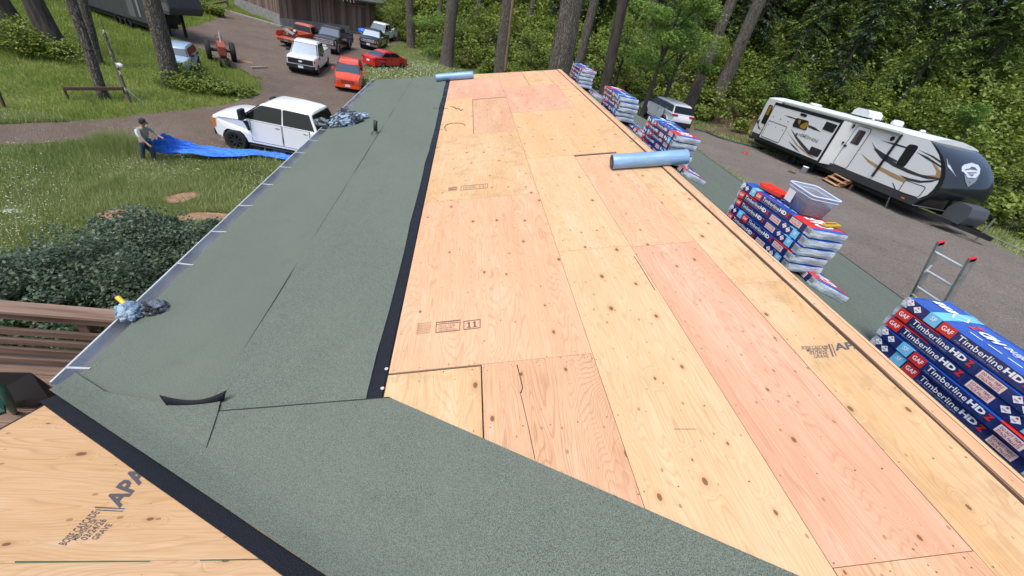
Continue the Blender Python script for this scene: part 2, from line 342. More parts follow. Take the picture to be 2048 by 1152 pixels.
def clip(poly, f):   # keep f(x,y)>=0
    out = []
    for i in range(len(poly)):
        a, b = poly[i - 1], poly[i]; fa, fb = f(*a), f(*b)
        if (fa >= 0) != (fb >= 0): t = fa / (fa - fb); out.append((a[0] + t * (b[0] - a[0]), a[1] + t * (b[1] - a[1])))
        if fb >= 0: out.append(b)
    return out
VS = .253 / SB
def yval(x): return Y0 - VS * (x - EL)
XA = onL(1185, 707).x; XB = .5 * (onL(1308, 560).x + onL(1657, 1135).x); XC = .5 * (onL(1467, 565).x + onL(1800, 940).x); XS = -.235
def jy(px, py): return onL(px, py).y
J = lambda *a: jy(*a)
sheets = [
 (XS, XS + .55, -3, J(880, 740), 3, None), (XS + .555, XA, -3, J(1090, 716), 4, None),
 (XS, XA, J(980, 727), J(950, 397), 0, 'first'), (XS, XA, J(950, 397), J(950, 268), 3, 'second'),
 (XS, onL(946, 240).x, J(950, 268), J(910, 199), 5, None), (onL(946, 240).x + .004, XA, J(950, 268), J(970, 198), 4, None),
 (XS, XA, J(950, 198), J(950, 158), 2, None), (XS, XA, J(950, 158), 12.2, 3, None),
 (XA, XB, -3, J(1180, 498), 1, None), (XA, XB, J(1180, 498), J(1110, 313), 1, None),
 (XA, XC, J(1110, 313), J(1080, 222), 5, None), (XA, XC, J(1080, 222), J(1050, 172), 2, None), (XA, onL(1046, 150).x, J(1050, 172), 12.05, 0, None), (onL(1046, 150).x + .004, XC, J(1050, 172), 12.05, 3, None),
 (XB, XC, -3, J(1700, 1132), 4, None), (XB, XC, J(1700, 1132), J(1320, 489), 2, None), (XB, XC, J(1320, 489), J(1200, 309), 0, None),
 (XC, RX, -3, J(1540, 563), 3, 'stamp'), (XC, RX, J(1540, 563), J(1210, 259), 3, None), (XC, RX, J(1210, 259), J(1128, 179), 5, None), (XC, RX, J(1128, 179), 11.9, 0, None)]
far = lambda x, y: (12.34 - (x - EL) * .1) - y
SH = []; NAILM = mat('nail_dark', (.14, .085, .05), .6)
for x0, x1, y0, y1, mi_, tg in sheets:
    poly = clip([(x0 + .0015, y0 + .0015), (x1 - .0015, y0 + .0015), (x1 - .0015, y1 - .0015), (x0 + .0015, y1 - .0015)], lambda x, y: y - yval(x) - .0)
    poly = clip(poly, far)
    if len(poly) < 3: continue
    cx = sum(p[0] for p in poly) / len(poly); cy = sum(p[1] for p in poly) / len(poly)
    lift = random.uniform(-.0012, .0012)
    s = slab('plywood_sheet', FL(cx, cy, lift), poly, .013, [PLY[mi_], PLYEDGE], house, 0, 1); SH.append((s, tg))
    nb_ = MB(); yy = math.ceil((y0 + .03) / .406) * .406; rows2 = [y0 + .02, y1 - .02]
    while yy < y1 - .05: rows2.append(yy); yy += .406
    for yy in rows2:
        xx = x0 + .03
        while xx < x1 - .01:
            a_, c_ = xx + random.uniform(-.02, .02), yy + random.uniform(-.012, .012); xx += .155
            if not (y0 < c_ < y1 and x0 < a_ < x1) or c_ < yval(a_) + .35: continue
            q = Vector(((a_ - cx) / cth, c_ - cy, .0007)); rr_ = random.uniform(.0032, .0052); nb_.add([q + Vector((rr_ * math.cos(k), rr_ * math.sin(k), 0)) for k in (0, 1.05, 2.09, 3.14, 4.19, 5.24)], [(0, 1, 2, 3, 4, 5)])
    if nb_.v: nb_.build('nail_heads', NAILM, s)['kind'] = 'stuff'
# black underlay just below the gaps
slab('roof_sheathing', FL(0, 6, -.018), clip([(EL + .03, -3), (RX, -3), (RX, 12), (EL + .03, 12.3)], lambda x, y: y - yval(x)), .09, [mat('gap_dark', (.03, .022, .018), .9)], house)
# felt courses of the left slope
xm = onL(600, 520).x
def wavy(pts, amp=.004, n=24, seed=0):
    out = []
    for i in range(len(pts)):
        a = Vector(pts[i - 1]); b = Vector(pts[i]); k = max(1, min(n, int((b - a).length / .35)))
        nrm = Vector((-(b - a).y, (b - a).x)).normalized()
        for j in range(k):
            q = a.lerp(b, j / k); q = q + nrm * amp * 2 * mn.noise((q.x * 1.7 + seed, q.y * 1.7, 4.2)); out.append((q.x, q.y))
    return out
slab('felt_course', FL(-1.7, 6, -.009), wavy([(EL - .02, 1.7), (xm + .12, 1.35), (xm + .12, 12.25), (EL - .02, 12.36)]), .004, [FELT, BLKE], house, 0, 1)
fc = slab('felt_course', FL(-.7, 6, -.0055), wavy([(xm, 1.4), (-.33, 1.4), (-.33, 12.18), (xm, 12.28)], .010), .012, [FELT, BLKE], house, .006, 1)
st = slab('selvage_strip', FL(-.28, 6, -.005), wavy([(-.332, 1.40), (-.246, 1.40), (-.25, 12.17), (-.332, 12.18)], .006, 40), .003, [BLK], house)
NAIL = mat('nail_cap', (.5, .5, .48), .5)
b = MB()
for px, py in ((773, 738), (765, 777)):
    p = onL(px, py, .0); b.tube([p, p + Vector((-sth, 0, cth)) * .004], .011, 10)
o = b.build('cap_nail', NAIL, house); o.matrix_basis = HI
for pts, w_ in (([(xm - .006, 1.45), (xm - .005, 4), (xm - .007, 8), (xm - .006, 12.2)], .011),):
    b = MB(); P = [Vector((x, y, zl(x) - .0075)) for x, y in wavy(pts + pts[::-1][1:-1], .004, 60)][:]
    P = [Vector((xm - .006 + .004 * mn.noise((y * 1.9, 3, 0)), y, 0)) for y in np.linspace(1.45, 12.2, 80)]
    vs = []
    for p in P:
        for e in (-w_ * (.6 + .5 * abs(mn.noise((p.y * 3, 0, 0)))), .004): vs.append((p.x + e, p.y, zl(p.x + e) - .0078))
    b.add(vs, [(2 * i, 2 * i + 1, 2 * i + 3, 2 * i + 2) for i in range(len(P) - 1)]); o = b.build('lap_seam_shadow', BLKE, house); o.matrix_basis = HI  # dark strip on the bare lap line, carrying the edge shadow as colour
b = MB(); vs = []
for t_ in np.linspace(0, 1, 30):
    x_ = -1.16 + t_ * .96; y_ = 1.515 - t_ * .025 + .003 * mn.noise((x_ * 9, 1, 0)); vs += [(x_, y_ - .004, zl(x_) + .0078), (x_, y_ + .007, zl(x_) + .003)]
b.add(vs, [(2 * i, 2 * i + 1, 2 * i + 3, 2 * i + 2) for i in range(29)]); o = b.build('lap_seam_shadow', BLKE, house); o.matrix_basis = HI  # second lap line, its edge shadow likewise drawn as a dark strip
# valley felt : one bent sheet over both slopes
def onVL(x, y): return Vector((x, y, zl(x) + .006))
def onVC(x, y): return Vector((x, y, zc(y) + .006))
b = MB(); e1 = [(-.2, 1.49), (1.46, .45), (3.3, -.70)]; L1 = [(-1.16, 1.515)] + e1
v0 = (EL - .03, Y0 + .02); v3 = (3.3, yval(3.3))
A1, B1 = onC(83, 804), onC(568, 1152); A2, B2 = onC(114, 791), onC(640, 1144)
def ext(a, b_, x): t = (x - a.x) / (b_.x - a.x); return (x, a.y + t * (b_.y - a.y))
N = 40
pa = [(EL - .03, 1.93), (-1.9, 1.74), (-1.16, 1.515)] + e1
def along(pl, t):
    ds = [0]
    for p, q in zip(pl, pl[1:]): ds.append(ds[-1] + math.dist(p, q))
    t *= ds[-1]
    for i in range(len(pl) - 1):
        if t <= ds[i + 1] + 1e-9: u = (t - ds[i]) / (ds[i + 1] - ds[i]); return (pl[i][0] + u * (pl[i + 1][0] - pl[i][0]), pl[i][1] + u * (pl[i + 1][1] - pl[i][1]))
    return pl[-1]
in0 = (A2.x, A2.y); in1 = ext(A2, B2, 2.4)
bA = [v0, v3]; inn = [in0, in1]; rows = []
ks = sorted(set([i / N for i in range(N + 1)]))
b_ = MB()
# left (main-slope) part as a polygon split in strips by x
xsL = sorted(set([p[0] for p in pa] + [EL - .03 + (3.33 - EL) * i / N for i in range(N + 1) if EL - .03 + (3.33 - EL) * i / N < 3.3]))
def ypl(pl, x):
    for p, q in zip(pl, pl[1:]):
        if p[0] - 1e-9 <= x <= q[0] + 1e-9: return p[1] + (x - p[0]) / (q[0] - p[0]) * (q[1] - p[1])
    return pl[-1][1]
def yin(x): t = (x - in0[0]) / (in1[0] - in0[0]); return in0[1] + t * (in1[1] - in0[1])
def zv(x, y): a_, c_ = zl(x), zc(y); return .5 * (a_ + c_ + math.sqrt((a_ - c_) ** 2 + .0016)) + .004 + .0035 * mn.noise((x * 2.3, y * 2.3, 1))
FR1 = [0, .25, .5, .7, .82, .9, .95]; FR2 = [0, .04, .09, .16, .26, .4, .6, .8, 1]; cols_ = []
for x in xsL:
    yv_, yi_, yp_ = yval(x), yin(x), ypl(pa, x); ys_ = [yi_ + (yv_ - yi_) * f for f in FR1] + [yv_ + (yp_ - yv_) * f for f in FR2]; cols_.append([Vector((x, y, zv(x, y))) for y in ys_])
nr_ = len(FR1) + len(FR2); vs = [p for c_ in cols_ for p in c_]
b_.add(vs, [(i * nr_ + k, (i + 1) * nr_ + k, (i + 1) * nr_ + k + 1, i * nr_ + k + 1) for i in range(len(cols_) - 1) for k in range(nr_ - 1)], 0, True)
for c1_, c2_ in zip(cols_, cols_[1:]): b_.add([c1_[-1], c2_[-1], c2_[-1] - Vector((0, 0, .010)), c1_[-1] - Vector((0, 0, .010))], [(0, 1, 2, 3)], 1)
o = b_.build('valley_felt', [FELT, BLKE], house); o.matrix_basis = HI; fixn(o)
out0 = (A1.x - .01, A1.y); out1 = ext(A1, B1, 2.2)
slab('valley_selvage', FC(-1, 1, .005), wavy([in0, in1, out1, out0], .004, 30, 3), .003, [BLK], house)
# crossing roof sheets
yj = onC(280, 1122).y
def cs(y0, y1, m_):
    poly = clip([(-2.105, y0 + .001), (3.2, y0 + .001), (3.2, y1 - .001), (-2.105, y1 - .001)], lambda x, y: yval(x) - y)
    cx, cy = -.9, (y0 + y1) / 2
    return slab('plywood_sheet', FC(cx, cy, 0), poly, .013, [PLY[m_], PLYEDGE], house, 0, 1)
cs1 = cs(yj, 3, 5); cs2 = cs(yj - 1.22, yj, 1); cs(-2.6, yj - 1.22, 0)
b = MB(); p = [onC(x, y) + Vector((0, 0, .0015)) for x, y in ((30, 1126), (300, 1124), (300, 1121.5), (30, 1122.5))]; b.add(p, [(0, 1, 2, 3)]); p = [onC(x, y) + Vector((0, 0, .0015)) for x, y in ((400, 1122), (520, 1120), (520, 1118), (400, 1119.5))]; b.add(p, [(0, 1, 2, 3)])
o = b.build('edge_paint', mat('green_paint', (.03, .14, .07), .6), house); o.matrix_basis = HI
slab('crossing_sheathing', FC(0, 0, -.018), clip([(EL + .04, 3), (3.2, 3), (3.2, -2.6), (EL + .04, -2.6)], lambda x, y: yval(x) - y), .09, [mat('gap_dark2', (.03, .022, .018), .9)], house)
# right slope
er = lambda y: 6.98 + (y - 12.1) * .068
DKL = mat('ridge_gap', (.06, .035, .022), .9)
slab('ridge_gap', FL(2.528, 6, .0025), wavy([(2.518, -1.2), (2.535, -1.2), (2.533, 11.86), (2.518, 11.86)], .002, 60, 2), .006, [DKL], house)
slab('ridge_board', FL(2.568, 6, .010), wavy([(2.536, -1.2), (2.600, -1.2), (2.598, 11.87), (2.535, 11.87)], .0015, 60, 5), .013, [PLY[0], PLYEDGE], house, 0, 1)
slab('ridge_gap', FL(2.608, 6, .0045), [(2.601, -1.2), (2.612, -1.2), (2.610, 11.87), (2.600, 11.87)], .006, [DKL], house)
slab('ridge_board', FL(2.623, 6, .002), [(2.613, -1.2), (2.634, -1.2), (2.632, 11.87), (2.611, 11.87)], .02, [PLY[1], PLYEDGE], house, 0, 1)
slab('selvage_strip', FR(2.75, 6, -.022), wavy([(2.60, -3), (2.90, -3), (2.90, 11.86), (2.60, 11.88)], .01), .003, [BLK], house)  # black felt selvage, widened to draw the shadow line beside the ridge boards
slab('felt_course', FR(3.8, 6, -.026), wavy([(2.86, -3), (4.9, -3), (4.9, 11.7), (2.86, 11.86)], .006), .006, [FELT, BLKE], house, .003, 1)
slab('felt_course', FR(5.8, 6, -.030), wavy([(4.7, -3), (er(-3), -3), (er(11.5), 11.5), (4.7, 11.75)], .006), .004, [FELT], house)
slab('roof_sheathing', FR(4.5, 6, -.036), [(RX, -3), (er(-3) - .02, -3), (er(11.5) - .02, 11.5), (RX, 11.8)], .09, [mat('gap_dark3', (.03, .022, .018), .9)], house)
slab('drip_edge', FR(6.9, 6, -.024), [(er(-3) - .03, -3), (er(-3) + .02, -3), (er(11.5) + .02, 11.5), (er(11.5) - .03, 11.5)], .05, [mat('drip_black', (.03, .03, .03), .5)], house)
# walls of the house
WALLM = var_mat('siding', (.30, .24, .18), (.22, .17, .13), 2, .8, .3, (1, 1, 14))
b = MB(); b.box((EL + .45, 2.0, -7.75), (EL + .6, 11.9, zl(EL + .5) - .14)); b.box((ER - 1.0, -8, -6.0), (ER - .85, 11.0, zr(ER - .9) - .14))
b.prism([(EL + .6, -7.75), (ER - 1.0, -7.75), (ER - 1.0, zr(ER - 1.0) - .14), (RX, RZ - .16), (EL + .6, zl(EL + .6) - .14)], lambda a, z, c: (a, c, z), 11.6, 11.45)
b.box((-2.0, -8, -7.75), (-1.85, 1.9, zc(1.9) - .16)); o = b.build('wall', WALLM, house); o.matrix_basis = HI
FASC = var_mat('fascia', (.10, .08, .07), (.06, .05, .04), 3, .7)
b = MB(); b.box((EL - .005, 1.95, zl(EL) - .22), (EL + .02, 12.25, zl(EL) - .03)); o = b.build('fascia', FASC, house); o.matrix_basis = HI
b = MB(); yr = [(1.62, zc(1.62)), (-3, zc(-3)), (-3, zc(-3) - .2), (1.62, zc(1.62) - .2)]; b.prism(yr, lambda y, z, c: (c, y, z - .02), -2.10, -2.08); o = b.build('rake_board', FASC, house); o.matrix_basis = HI
# gutter
gz = zl(EL) - .012; gx = EL - .005
gut = bpy.data.objects.new('gutter', None); COL.objects.link(gut); gut.parent = house; gut.matrix_basis = HI; gut.empty_display_size = .1
b = MB(); prof = [(gx, gz), (gx, gz - .10), (gx - .085, gz - .10), (gx - .10, gz - .06), (gx - .125, gz - .02), (gx - .125, gz + .004), (gx - .112, gz + .006)]
YS = np.linspace(1.86, 12.3, 40); vs = []
for y in YS: w = .004 * mn.noise((y * 1.3, 0, 0)); vs += [(x + (w if i > 2 else 0), y, z + w * .6) for i, (x, z) in enumerate(prof)]
np_ = len(prof); b.add(vs, [(i * np_ + j, (i + 1) * np_ + j, (i + 1) * np_ + j + 1, i * np_ + j + 1) for i in range(len(YS) - 1) for j in range(np_ - 1)], 0)
ci = [(x + (.0015 if i < 3 else 0), z) for i, (x, z) in enumerate(prof)]
o = b.build('gutter_trough', [GUT], gut); sol = o.modifiers.new('s', 'SOLIDIFY'); sol.thickness = .0018; sol.offset = 0
b = MB(); b.add([(gx - .003, 1.9, gz - .092), (gx - .084, 1.9, gz - .092), (gx - .084, 12.2, gz - .092), (gx - .003, 12.2, gz - .092)], [(0, 1, 2, 3)]); b.build('gutter_silt', GRIME, gut)
b = MB()
for k in range(17): y = 1.98 + .61 * k; b.beam((gx + .02, y, gz + .012), (gx - .125, y + random.uniform(-.02, .02), gz + .004), .016, .004)
b.build('gutter_hanger', var_mat('hanger', (.60, .61, .61), (.45, .46, .46), 9, .35, 0, (1, 1, 1), .3), gut)
DEB = var_mat('leaf_debris', (.16, .08, .05), (.06, .04, .03), 30, .9)
b = MB()
for _ in range(330):
    y = random.choice((random.uniform(1.9, 12), random.gauss(2.6, .12), random.gauss(3.35, .1), random.gauss(2.0, .06))); x = gx - random.random() ** 1.6 * .08; q = Vector((x, y, gz - .086)); a = random.random() * 6.28; s_ = random.uniform(.006, .02)
    b.add([q, q + Vector((math.cos(a), math.sin(a), .3)) * s_, q + Vector((math.cos(a + 1), math.sin(a + 1), .4)) * s_ * .8], [(0, 1, 2)])
b.build('gutter_leaf_litter', DEB, gut)['kind'] = 'stuff'
# vent pipe
vp = bpy.data.objects.new('vent_pipe', None); COL.objects.link(vp); vp.parent = house; p = onL(751, 266); vp.matrix_basis = HI @ Matrix.Translation(p)
PIPE = mat('pipe_black', (.012, .013, .014), .45)
MB().lathe([(.0, .0), (.032, 0), (.032, .20), (.026, .20), (.026, .12), (0, .12)], 16, 0, Matrix.Rotation(rad(90), 4, 'X')).build('pipe', PIPE, vp)
o = MB().lathe([(.08, -.01), (.065, .010), (.04, .02), (.036, .04), (.032, .04)], 16, 0, Matrix.Rotation(rad(90), 4, 'X')).build('pipe_boot', mat('boot', (.05, .06, .06), .6), vp); fixn(o)

# ---- stamps on the plywood
s11 = next(s for s, t in SH if t == 'first'); s2nd = next(s for s, t in SH if t == 'second'); sst_ = next(s for s, t in SH if t == 'stamp')
def child_world(o, parent):
    M = Matrix.Identity(4); chain = parent
    pm = parent.matrix_basis.copy(); q = parent.parent
    while q is not None: pm = q.matrix_basis @ pm if q is not house else Matrix.Translation((2.4, 6, -6)) @ pm; q = q.parent
    o.matrix_basis = pm.inverted(); return o
def pxfn(on, p0, pu, pv, o=.0018):   # a,b in 0..1 over the parallelogram p0, pu (end of base), pv (top of left side)
    def f(a, b): x = p0[0] + a * (pu[0] - p0[0]) + b * (pv[0] - p0[0]); y = p0[1] + a * (pu[1] - p0[1]) + b * (pv[1] - p0[1]); return on(x, y, o)
    return f
def box_outline(b, fn, w=.04, h=.08):
    for a0, a1, b0, b1 in ((0, 1, 0, h), (0, 1, 1 - h, 1), (0, w, h, 1 - h), (1 - w, 1, h, 1 - h)): b.add([fn(a0, b0), fn(a1, b0), fn(a1, b1), fn(a0, b1)], [(0, 1, 2, 3)])
INKB = mat('stamp_ink_brown', (.17, .09, .07), .8)
b = MB(); fn = pxfn(onL, (927, 660), (961, 656), (927, 642)); box_outline(b, fn, .05, .09)
for a_ in (.33, .66):
    for q in ((a_ - .05, a_ + .05, .26, .82), (a_ - .13, a_ + .13, .18, .27), (a_ - .13, a_ - .04, .66, .76)): b.add([fn(q[0], q[2]), fn(q[1], q[2]), fn(q[1], q[3]), fn(q[0], q[3])], [(0, 1, 2, 3)])
fn = pxfn(onL, (871, 666), (920, 661), (872, 644)); box_outline(b, fn, .03, .08); b.add([fn(0, .74), fn(1, .74), fn(1, .78), fn(0, .78)], [(0, 1, 2, 3)])
put_text(b, 'SHEATHING', fn, .12, .80, .9, .9); put_text(b, '32/16  15/32', fn, .12, .5, .8, .66); put_text(b, 'EXPOSURE 1', fn, .12, .3, .75, .44); put_text(b, 'SIZED FOR SPACING', fn, .12, .12, .85, .24)
fn = pxfn(onL, (829, 671), (862, 667), (832, 645))
for i in range(7): put_text(b, 'STRENGTH AXIS THIS WAY'[:22 - i % 3], fn, .08, .06 + i * .13, .94, .14 + i * .13)
child_world(b.build('grade_stamp', INKB), s11); o = bpy.data.objects['grade_stamp']; o.parent = s11
b = MB(); fn = pxfn(onL, (921, 381), (975, 376), (922, 372)); box_outline(b, fn, .02, .1); put_text(b, 'EXPOSURE 1', fn, .1, .25, .6, .75); put_text(b, '11', fn, .7, .2, .85, .8)
fn = pxfn(onL, (896, 383), (914, 381), (897, 374)); put_text(b, '########', fn, 0, 0, 1, 1, 0, .01)
o = b.build('grade_stamp', INKB); child_world(o, s2nd); o.parent = s2nd
# APA stamp upper right
b = MB(); fn = pxfn(onL, (1672, 701), (1742, 695), (1665, 686)); put_text(b, 'APA', fn, 0, 0, .84, .95, 0, .035)
fn = pxfn(onL, (1661, 704), (1667, 703), (1655, 688)); [b.add([onL(x, y, .0018) for x, y in q], [(0, 1, 2, 3)]) for q in (((1665, 713), (1668, 713), (1659, 688), (1656, 688)), ((1672, 712), (1673.5, 712), (1664, 688), (1662.5, 688)))]
for i, (t_, x0, x1, y) in enumerate((('BOISE CASCADE', 1604, 1657, 699), ('MEDFORD OR', 1614, 1655, 704), ('03/24/26', 1620, 1655, 709.5), ('GRAVE', 1628, 1658, 716.5))):
    put_text(b, t_, pxfn(onL, (x0, y), (x1, y - 1.5), (x0 - 1, y - 6.4 if i else y - 7)), 0, 0, 1, 1, 0, .006)
o = b.build('mill_stamp', INK); child_world(o, sst_); o.parent = sst_
# APA stamp on the crossing roof
b = MB()
fn = pxfn(onC, (239, 1016), (290, 957), (204, 1003)); put_text(b, 'APA', fn, 0, 0, 1.25, .95, 0, .035)
for q in (((190, 1013), (250, 1016.5), (249.5, 1018.5), (189.5, 1016)), ((192, 1018.5), (246, 1021.5), (245.5, 1023.5), (191, 1020.5))): b.add([onC(x, y, .0018) for x, y in q], [(0, 1, 2, 3)])
for t_, p0, p1, pv in (('BOISE CASCADE', (131, 1091), (200, 1024), (116, 1088)), ('MEDFORD OR', (152, 1081), (197, 1039), (143, 1079)), ('03/24/26', (172, 1081), (214, 1040), (159, 1078)), ('GRAVE', (193, 1080), (225, 1049), (181, 1078))):
    put_text(b, t_, pxfn(onC, p0, p1, pv), 0, 0, 1, 1, 0, .008)
o = b.build('mill_stamp', INK); child_world(o, cs1); o.parent = cs1
# long split in a sheet and saw marks
CRK = mat('crack', (.05, .03, .02), .9)
def crk(pts, w=.003, on=onL):
    P = [on(x, y, .0016) for x, y in pts]; b = MB(); L_ = []; R_ = []
    for i, p in enumerate(P):
        d_ = P[min(i + 1, len(P) - 1)] - P[max(i - 1, 0)]; n_ = Vector((-d_.y, d_.x, 0)).normalized() * w; L_.append(p - n_); R_.append(p + n_)
    n = len(P); b.add(L_ + R_, [(i, i + 1, n + i + 1, n + i) for i in range(n - 1)]); o = b.build('veneer_split', CRK, house); o.matrix_basis = HI
crk([(1034, 729), (1040, 752), (1045, 775), (1042, 786)], .003); crk([(1040, 783), (1048, 815), (1058, 860), (1070, 918)], .0018); crk([(1348, 858), (1394, 858)], .0012); crk([(1268, 512), (1280, 530), (1310, 580)], .003); crk([(1005, 182), (1050, 190)], .005)

SAP = mat('sap_stain', (.58, .38, .19), .6); b = MB(); q = [onL(x, y, .0012) for x, y in ((984, 729), (989, 728), (993, 800), (996, 889), (992, 887), (989, 800))]; b.add(q, [(0, 1, 2, 3, 4, 5)])
o = b.build('sap_streak', SAP); o.parent = house; o.matrix_basis = HI

# ================================================================= THINGS ON THE ROOF
# felt offcut with a curled black edge
cut = thing('felt_offcut', 'three cornered green felt offcut with a curled shiny black edge on the left slope', 'roofing felt', onVL(-1.45, 1.6))
ci = Matrix.Translation(-onVL(-1.45, 1.6))
def onV(px, py, o=.010):
    a = onL(px, py, o); c_ = onC(px, py, o); return a if a.y > yval(a.x) else c_
b = MB(); T = [onV(331, 801, .015), onV(441, 800, .015), onV(434, 830, .015), onV(412, 895, .019), onV(386, 876, .016), onV(352, 838, .015)]
T = [ci @ p for p in T]; Tb = [p - Vector((0, 0, .006)) for p in T]; b.add(T, [tuple(range(6))]); b.add(T + Tb, [(i, (i + 1) % 6, 6 + (i + 1) % 6, 6 + i) for i in range(6)], 1)
fixn(b.build('felt_face', [FELT, BLKE], cut))
b = MB(); n_ = 14; R0 = [];
for i in range(n_ + 1):
    t = i / n_; x = 331 + t * (446 - 331); ylow = 811 - 9 * t * t + 2 * math.sin(t * math.pi); ytop = 791 + 12 * math.sin(math.pi * min(1, t * .95)) - 13 * t ** 2.2
    pl = onV(x + 2, ylow, .012); dz = .035 + .05 * abs(2 * t - 1) ** 2
    # the lip stands up: find the point above the sheet whose image is at ytop
    lo, hi = .0, .3
    xx = 326 + t * (453 - 326)
    for _ in range(18):
        m_ = (lo + hi) / 2; c0 = RW.T @ np.array(pl + Vector((-.015 * (1 - t), .02, m_))); yy = c0[1] / c0[2] * FP + 576
        if yy > ytop: lo = m_
        else: hi = m_
    R0.append((ci @ pl, ci @ (pl + Vector((-.02 + .03 * t, .012, lo * .6))), ci @ (pl + Vector((-.03 + .05 * t, .02, lo)))))
vs = [p for r in R0 for p in r]; b.add(vs, [(i * 3 + j, i * 3 + 3 + j, i * 3 + 4 + j, i * 3 + 1 + j) for i in range(n_) for j in (0, 1)], 0, True)
o = b.build('curled_edge', BLK, cut); so_ = o.modifiers.new('s', 'SOLIDIFY'); so_.thickness = .003
# underlayment rolls
ROLL = mat('roll_film', (.22, .38, .58), .40, spec=.5); g = NG(ROLL); co = g.co('Object', (1, 7, 7)); n_ = g.noise(co, 3, 4, .6); g.base(g.ramp(n_, [(.35, (.16, .31, .52)), (.65, (.26, .43, .64))])); g.bump(g.noise(g.co('Object', (2, 10, 10)), 4, 4, .6), .35, .01); g.b.inputs['Metallic'].default_value = .1
ROLLE = mat('roll_end', (.10, .11, .12), .7)
def roll(p, q, r, label):
    t = thing('underlayment_roll', label, 'roofing roll', p, 0, 'blue grey underlayment rolls'); L = (q - p).length
    d = (q - p).normalized(); up = Vector((-sth, 0, cth)); up = (up - d * up.dot(d)).normalized(); F = frame(p + up * r, d, up.cross(d)); t.matrix_basis = F
    M = Matrix.Rotation(rad(-90), 4, 'Z'); b = MB(); prof = [(r * .97, 0), (r, .006)] + [(r * (1 + .006 * mn.noise((k, 3, 0))), L * k / 12) for k in range(1, 12)] + [(r, L - .006), (r * .97, L)]
    b.lathe(prof, 40, 0, M); fixn(b.build('film', ROLL, t))
    b = MB()
    for e in (.001, L - .001):
        for k in range(7):
            r0 = r * (.30 + .1 * k); sg = -1 if e < .1 else 1
            b.lathe([(r0, e + sg * .004 * (k % 2)), (r0 + r * .1, e + sg * .004 * (k % 2))], 32, 0, M)
    b.build('coiled_end', ROLLE, t)
    b = MB()
    for e, s1 in ((-.003, 0), (L + .003, 1)): b.lathe([(r * .16, e), (r * .30, e)], 24, 0, M); b.lathe([(r * .16, e), (r * .16, e + (.06 if not s1 else -.06)), (0, e + (.06 if not s1 else -.06))], 24, 0, M)
    b.build('core_tube', mat('core', (.22, .2, .19), .8), t)
roll(onL(1222, 338), onL(1222, 338) + Vector((cth, -.03, sth)) * .92, .088, 'shiny blue grey roll of underlayment lying across the ridge beside shingle bundles')
roll(onL(873, 163), onL(873, 163) + Vector((cth, .05, sth)) * .95, .085, 'blue grey roll of underlayment at the far end of the roof over the black strip')
# thin curled cut-offs on the plywood
SCR = mat('scrap_black', (.03, .03, .03), .7)
def scrap(pts, label, w=.008):
    P = [onL(x, y, .006) for x, y in pts]; b = MB()
    for i, (p, q) in enumerate(zip(P, P[1:])):
        n_ = Vector((-(q - p).y, (q - p).x, 0)).normalized() * w / 2; b.add([p - n_, q - n_, q + n_ + Vector((0, 0, .003)), p + n_ + Vector((0, 0, .003))], [(0, 1, 2, 3)])
    o = b.build('felt_scrap', SCR); so_ = o.modifiers.new('s', 'SOLIDIFY'); so_.thickness = .003; tag(o, label, 'scrap', 'thin cut felt scraps')
scrap([(893, 262), (889, 255), (893, 249), (905, 246), (918, 246), (928, 248), (931, 252)], 'long curled sliver of black felt on the plywood nearest the black strip')
scrap([(866, 216.5), (880, 216), (896, 217)], 'short straight sliver lying half across the black strip', .006)
scrap([(900, 213), (908, 214), (913, 218), (918, 217), (921, 221), (926, 219)], 'crinkled little black scrap of felt on the plywood', .012)

# plastic film heaps
def film_mat(name, a, b_, c_=None):
    m = mat(name, a, .25, spec=.6); g = NG(m); v = g.n('ShaderNodeTexNoise'); co = g.co('Object', (1, 2.5, 1)); g.t.links.new(co, v.inputs['Vector']); v.inputs['Scale'].default_value = 3.2; v.inputs['Detail'].default_value = 5; v.inputs['Distortion'].default_value = 1.5
    g.base(g.ramp(v.outputs[0], [(.44, a), (.5, b_)])); g.bump(g.noise(g.co('Object', (3, 9, 3)), 4, 5, .7, 1.2), 1, .03); return m
def heap(name, centre, size, mat_, seed, n=5, parent=None, rough=.5):
    import bmesh
    bm = bmesh.new(); bmesh.ops.create_icosphere(bm, subdivisions=n, radius=1)
    for v in bm.verts:
        p = v.co * 1.6 + Vector((seed, seed * 2, 0)); d = abs(mn.noise(p * 1.1)) * .9 + abs(mn.noise(p * 2.4)) * .45 + abs(mn.noise(p * 5)) * .16
        v.co = v.co * (.70 + rough * d * .75); v.co.z = max(v.co.z, -.25)
        v.co = Vector((v.co.x * size[0], v.co.y * size[1], v.co.z * size[2]))
    me = bpy.data.meshes.new(name); bm.to_mesh(me); bm.free(); me.materials.append(mat_)
    for p in me.polygons: p.use_smooth = True
    o = bpy.data.objects.new(name, me); COL.objects.link(o); o.location = centre; o.parent = parent; return o
F1 = film_mat('film_blue', (.33, .47, .60), (.03, .035, .05)); F2 = film_mat('film_dark', (.02, .022, .03), (.16, .2, .25)); F3 = film_mat('film_pale', (.42, .56, .68), (.2, .3, .42))
p = onL(687, 246); t = thing('plastic_heap', 'big crumpled heap of blue and black plastic film hanging over the gutter', 'plastic film', p)
o = heap('film', (.03, -.03, .06), (.33, .24, .13), F1, 3, 5, t, .75); o.rotation_euler = (0, -thl, rad(28))
o = heap('film_lobe', (.16, .22, .09), (.30, .10, .06), F3, 8, 5, t, .6); o.rotation_euler = (0, -thl, rad(18))
o = heap('film_knot', (-.06, .40, .02), (.17, .16, .14), F2, 12, 5, t, .8)
o = heap('film_tail', (-.32, -.16, -.02), (.14, .12, .09), F2, 5, 5, t, .8)
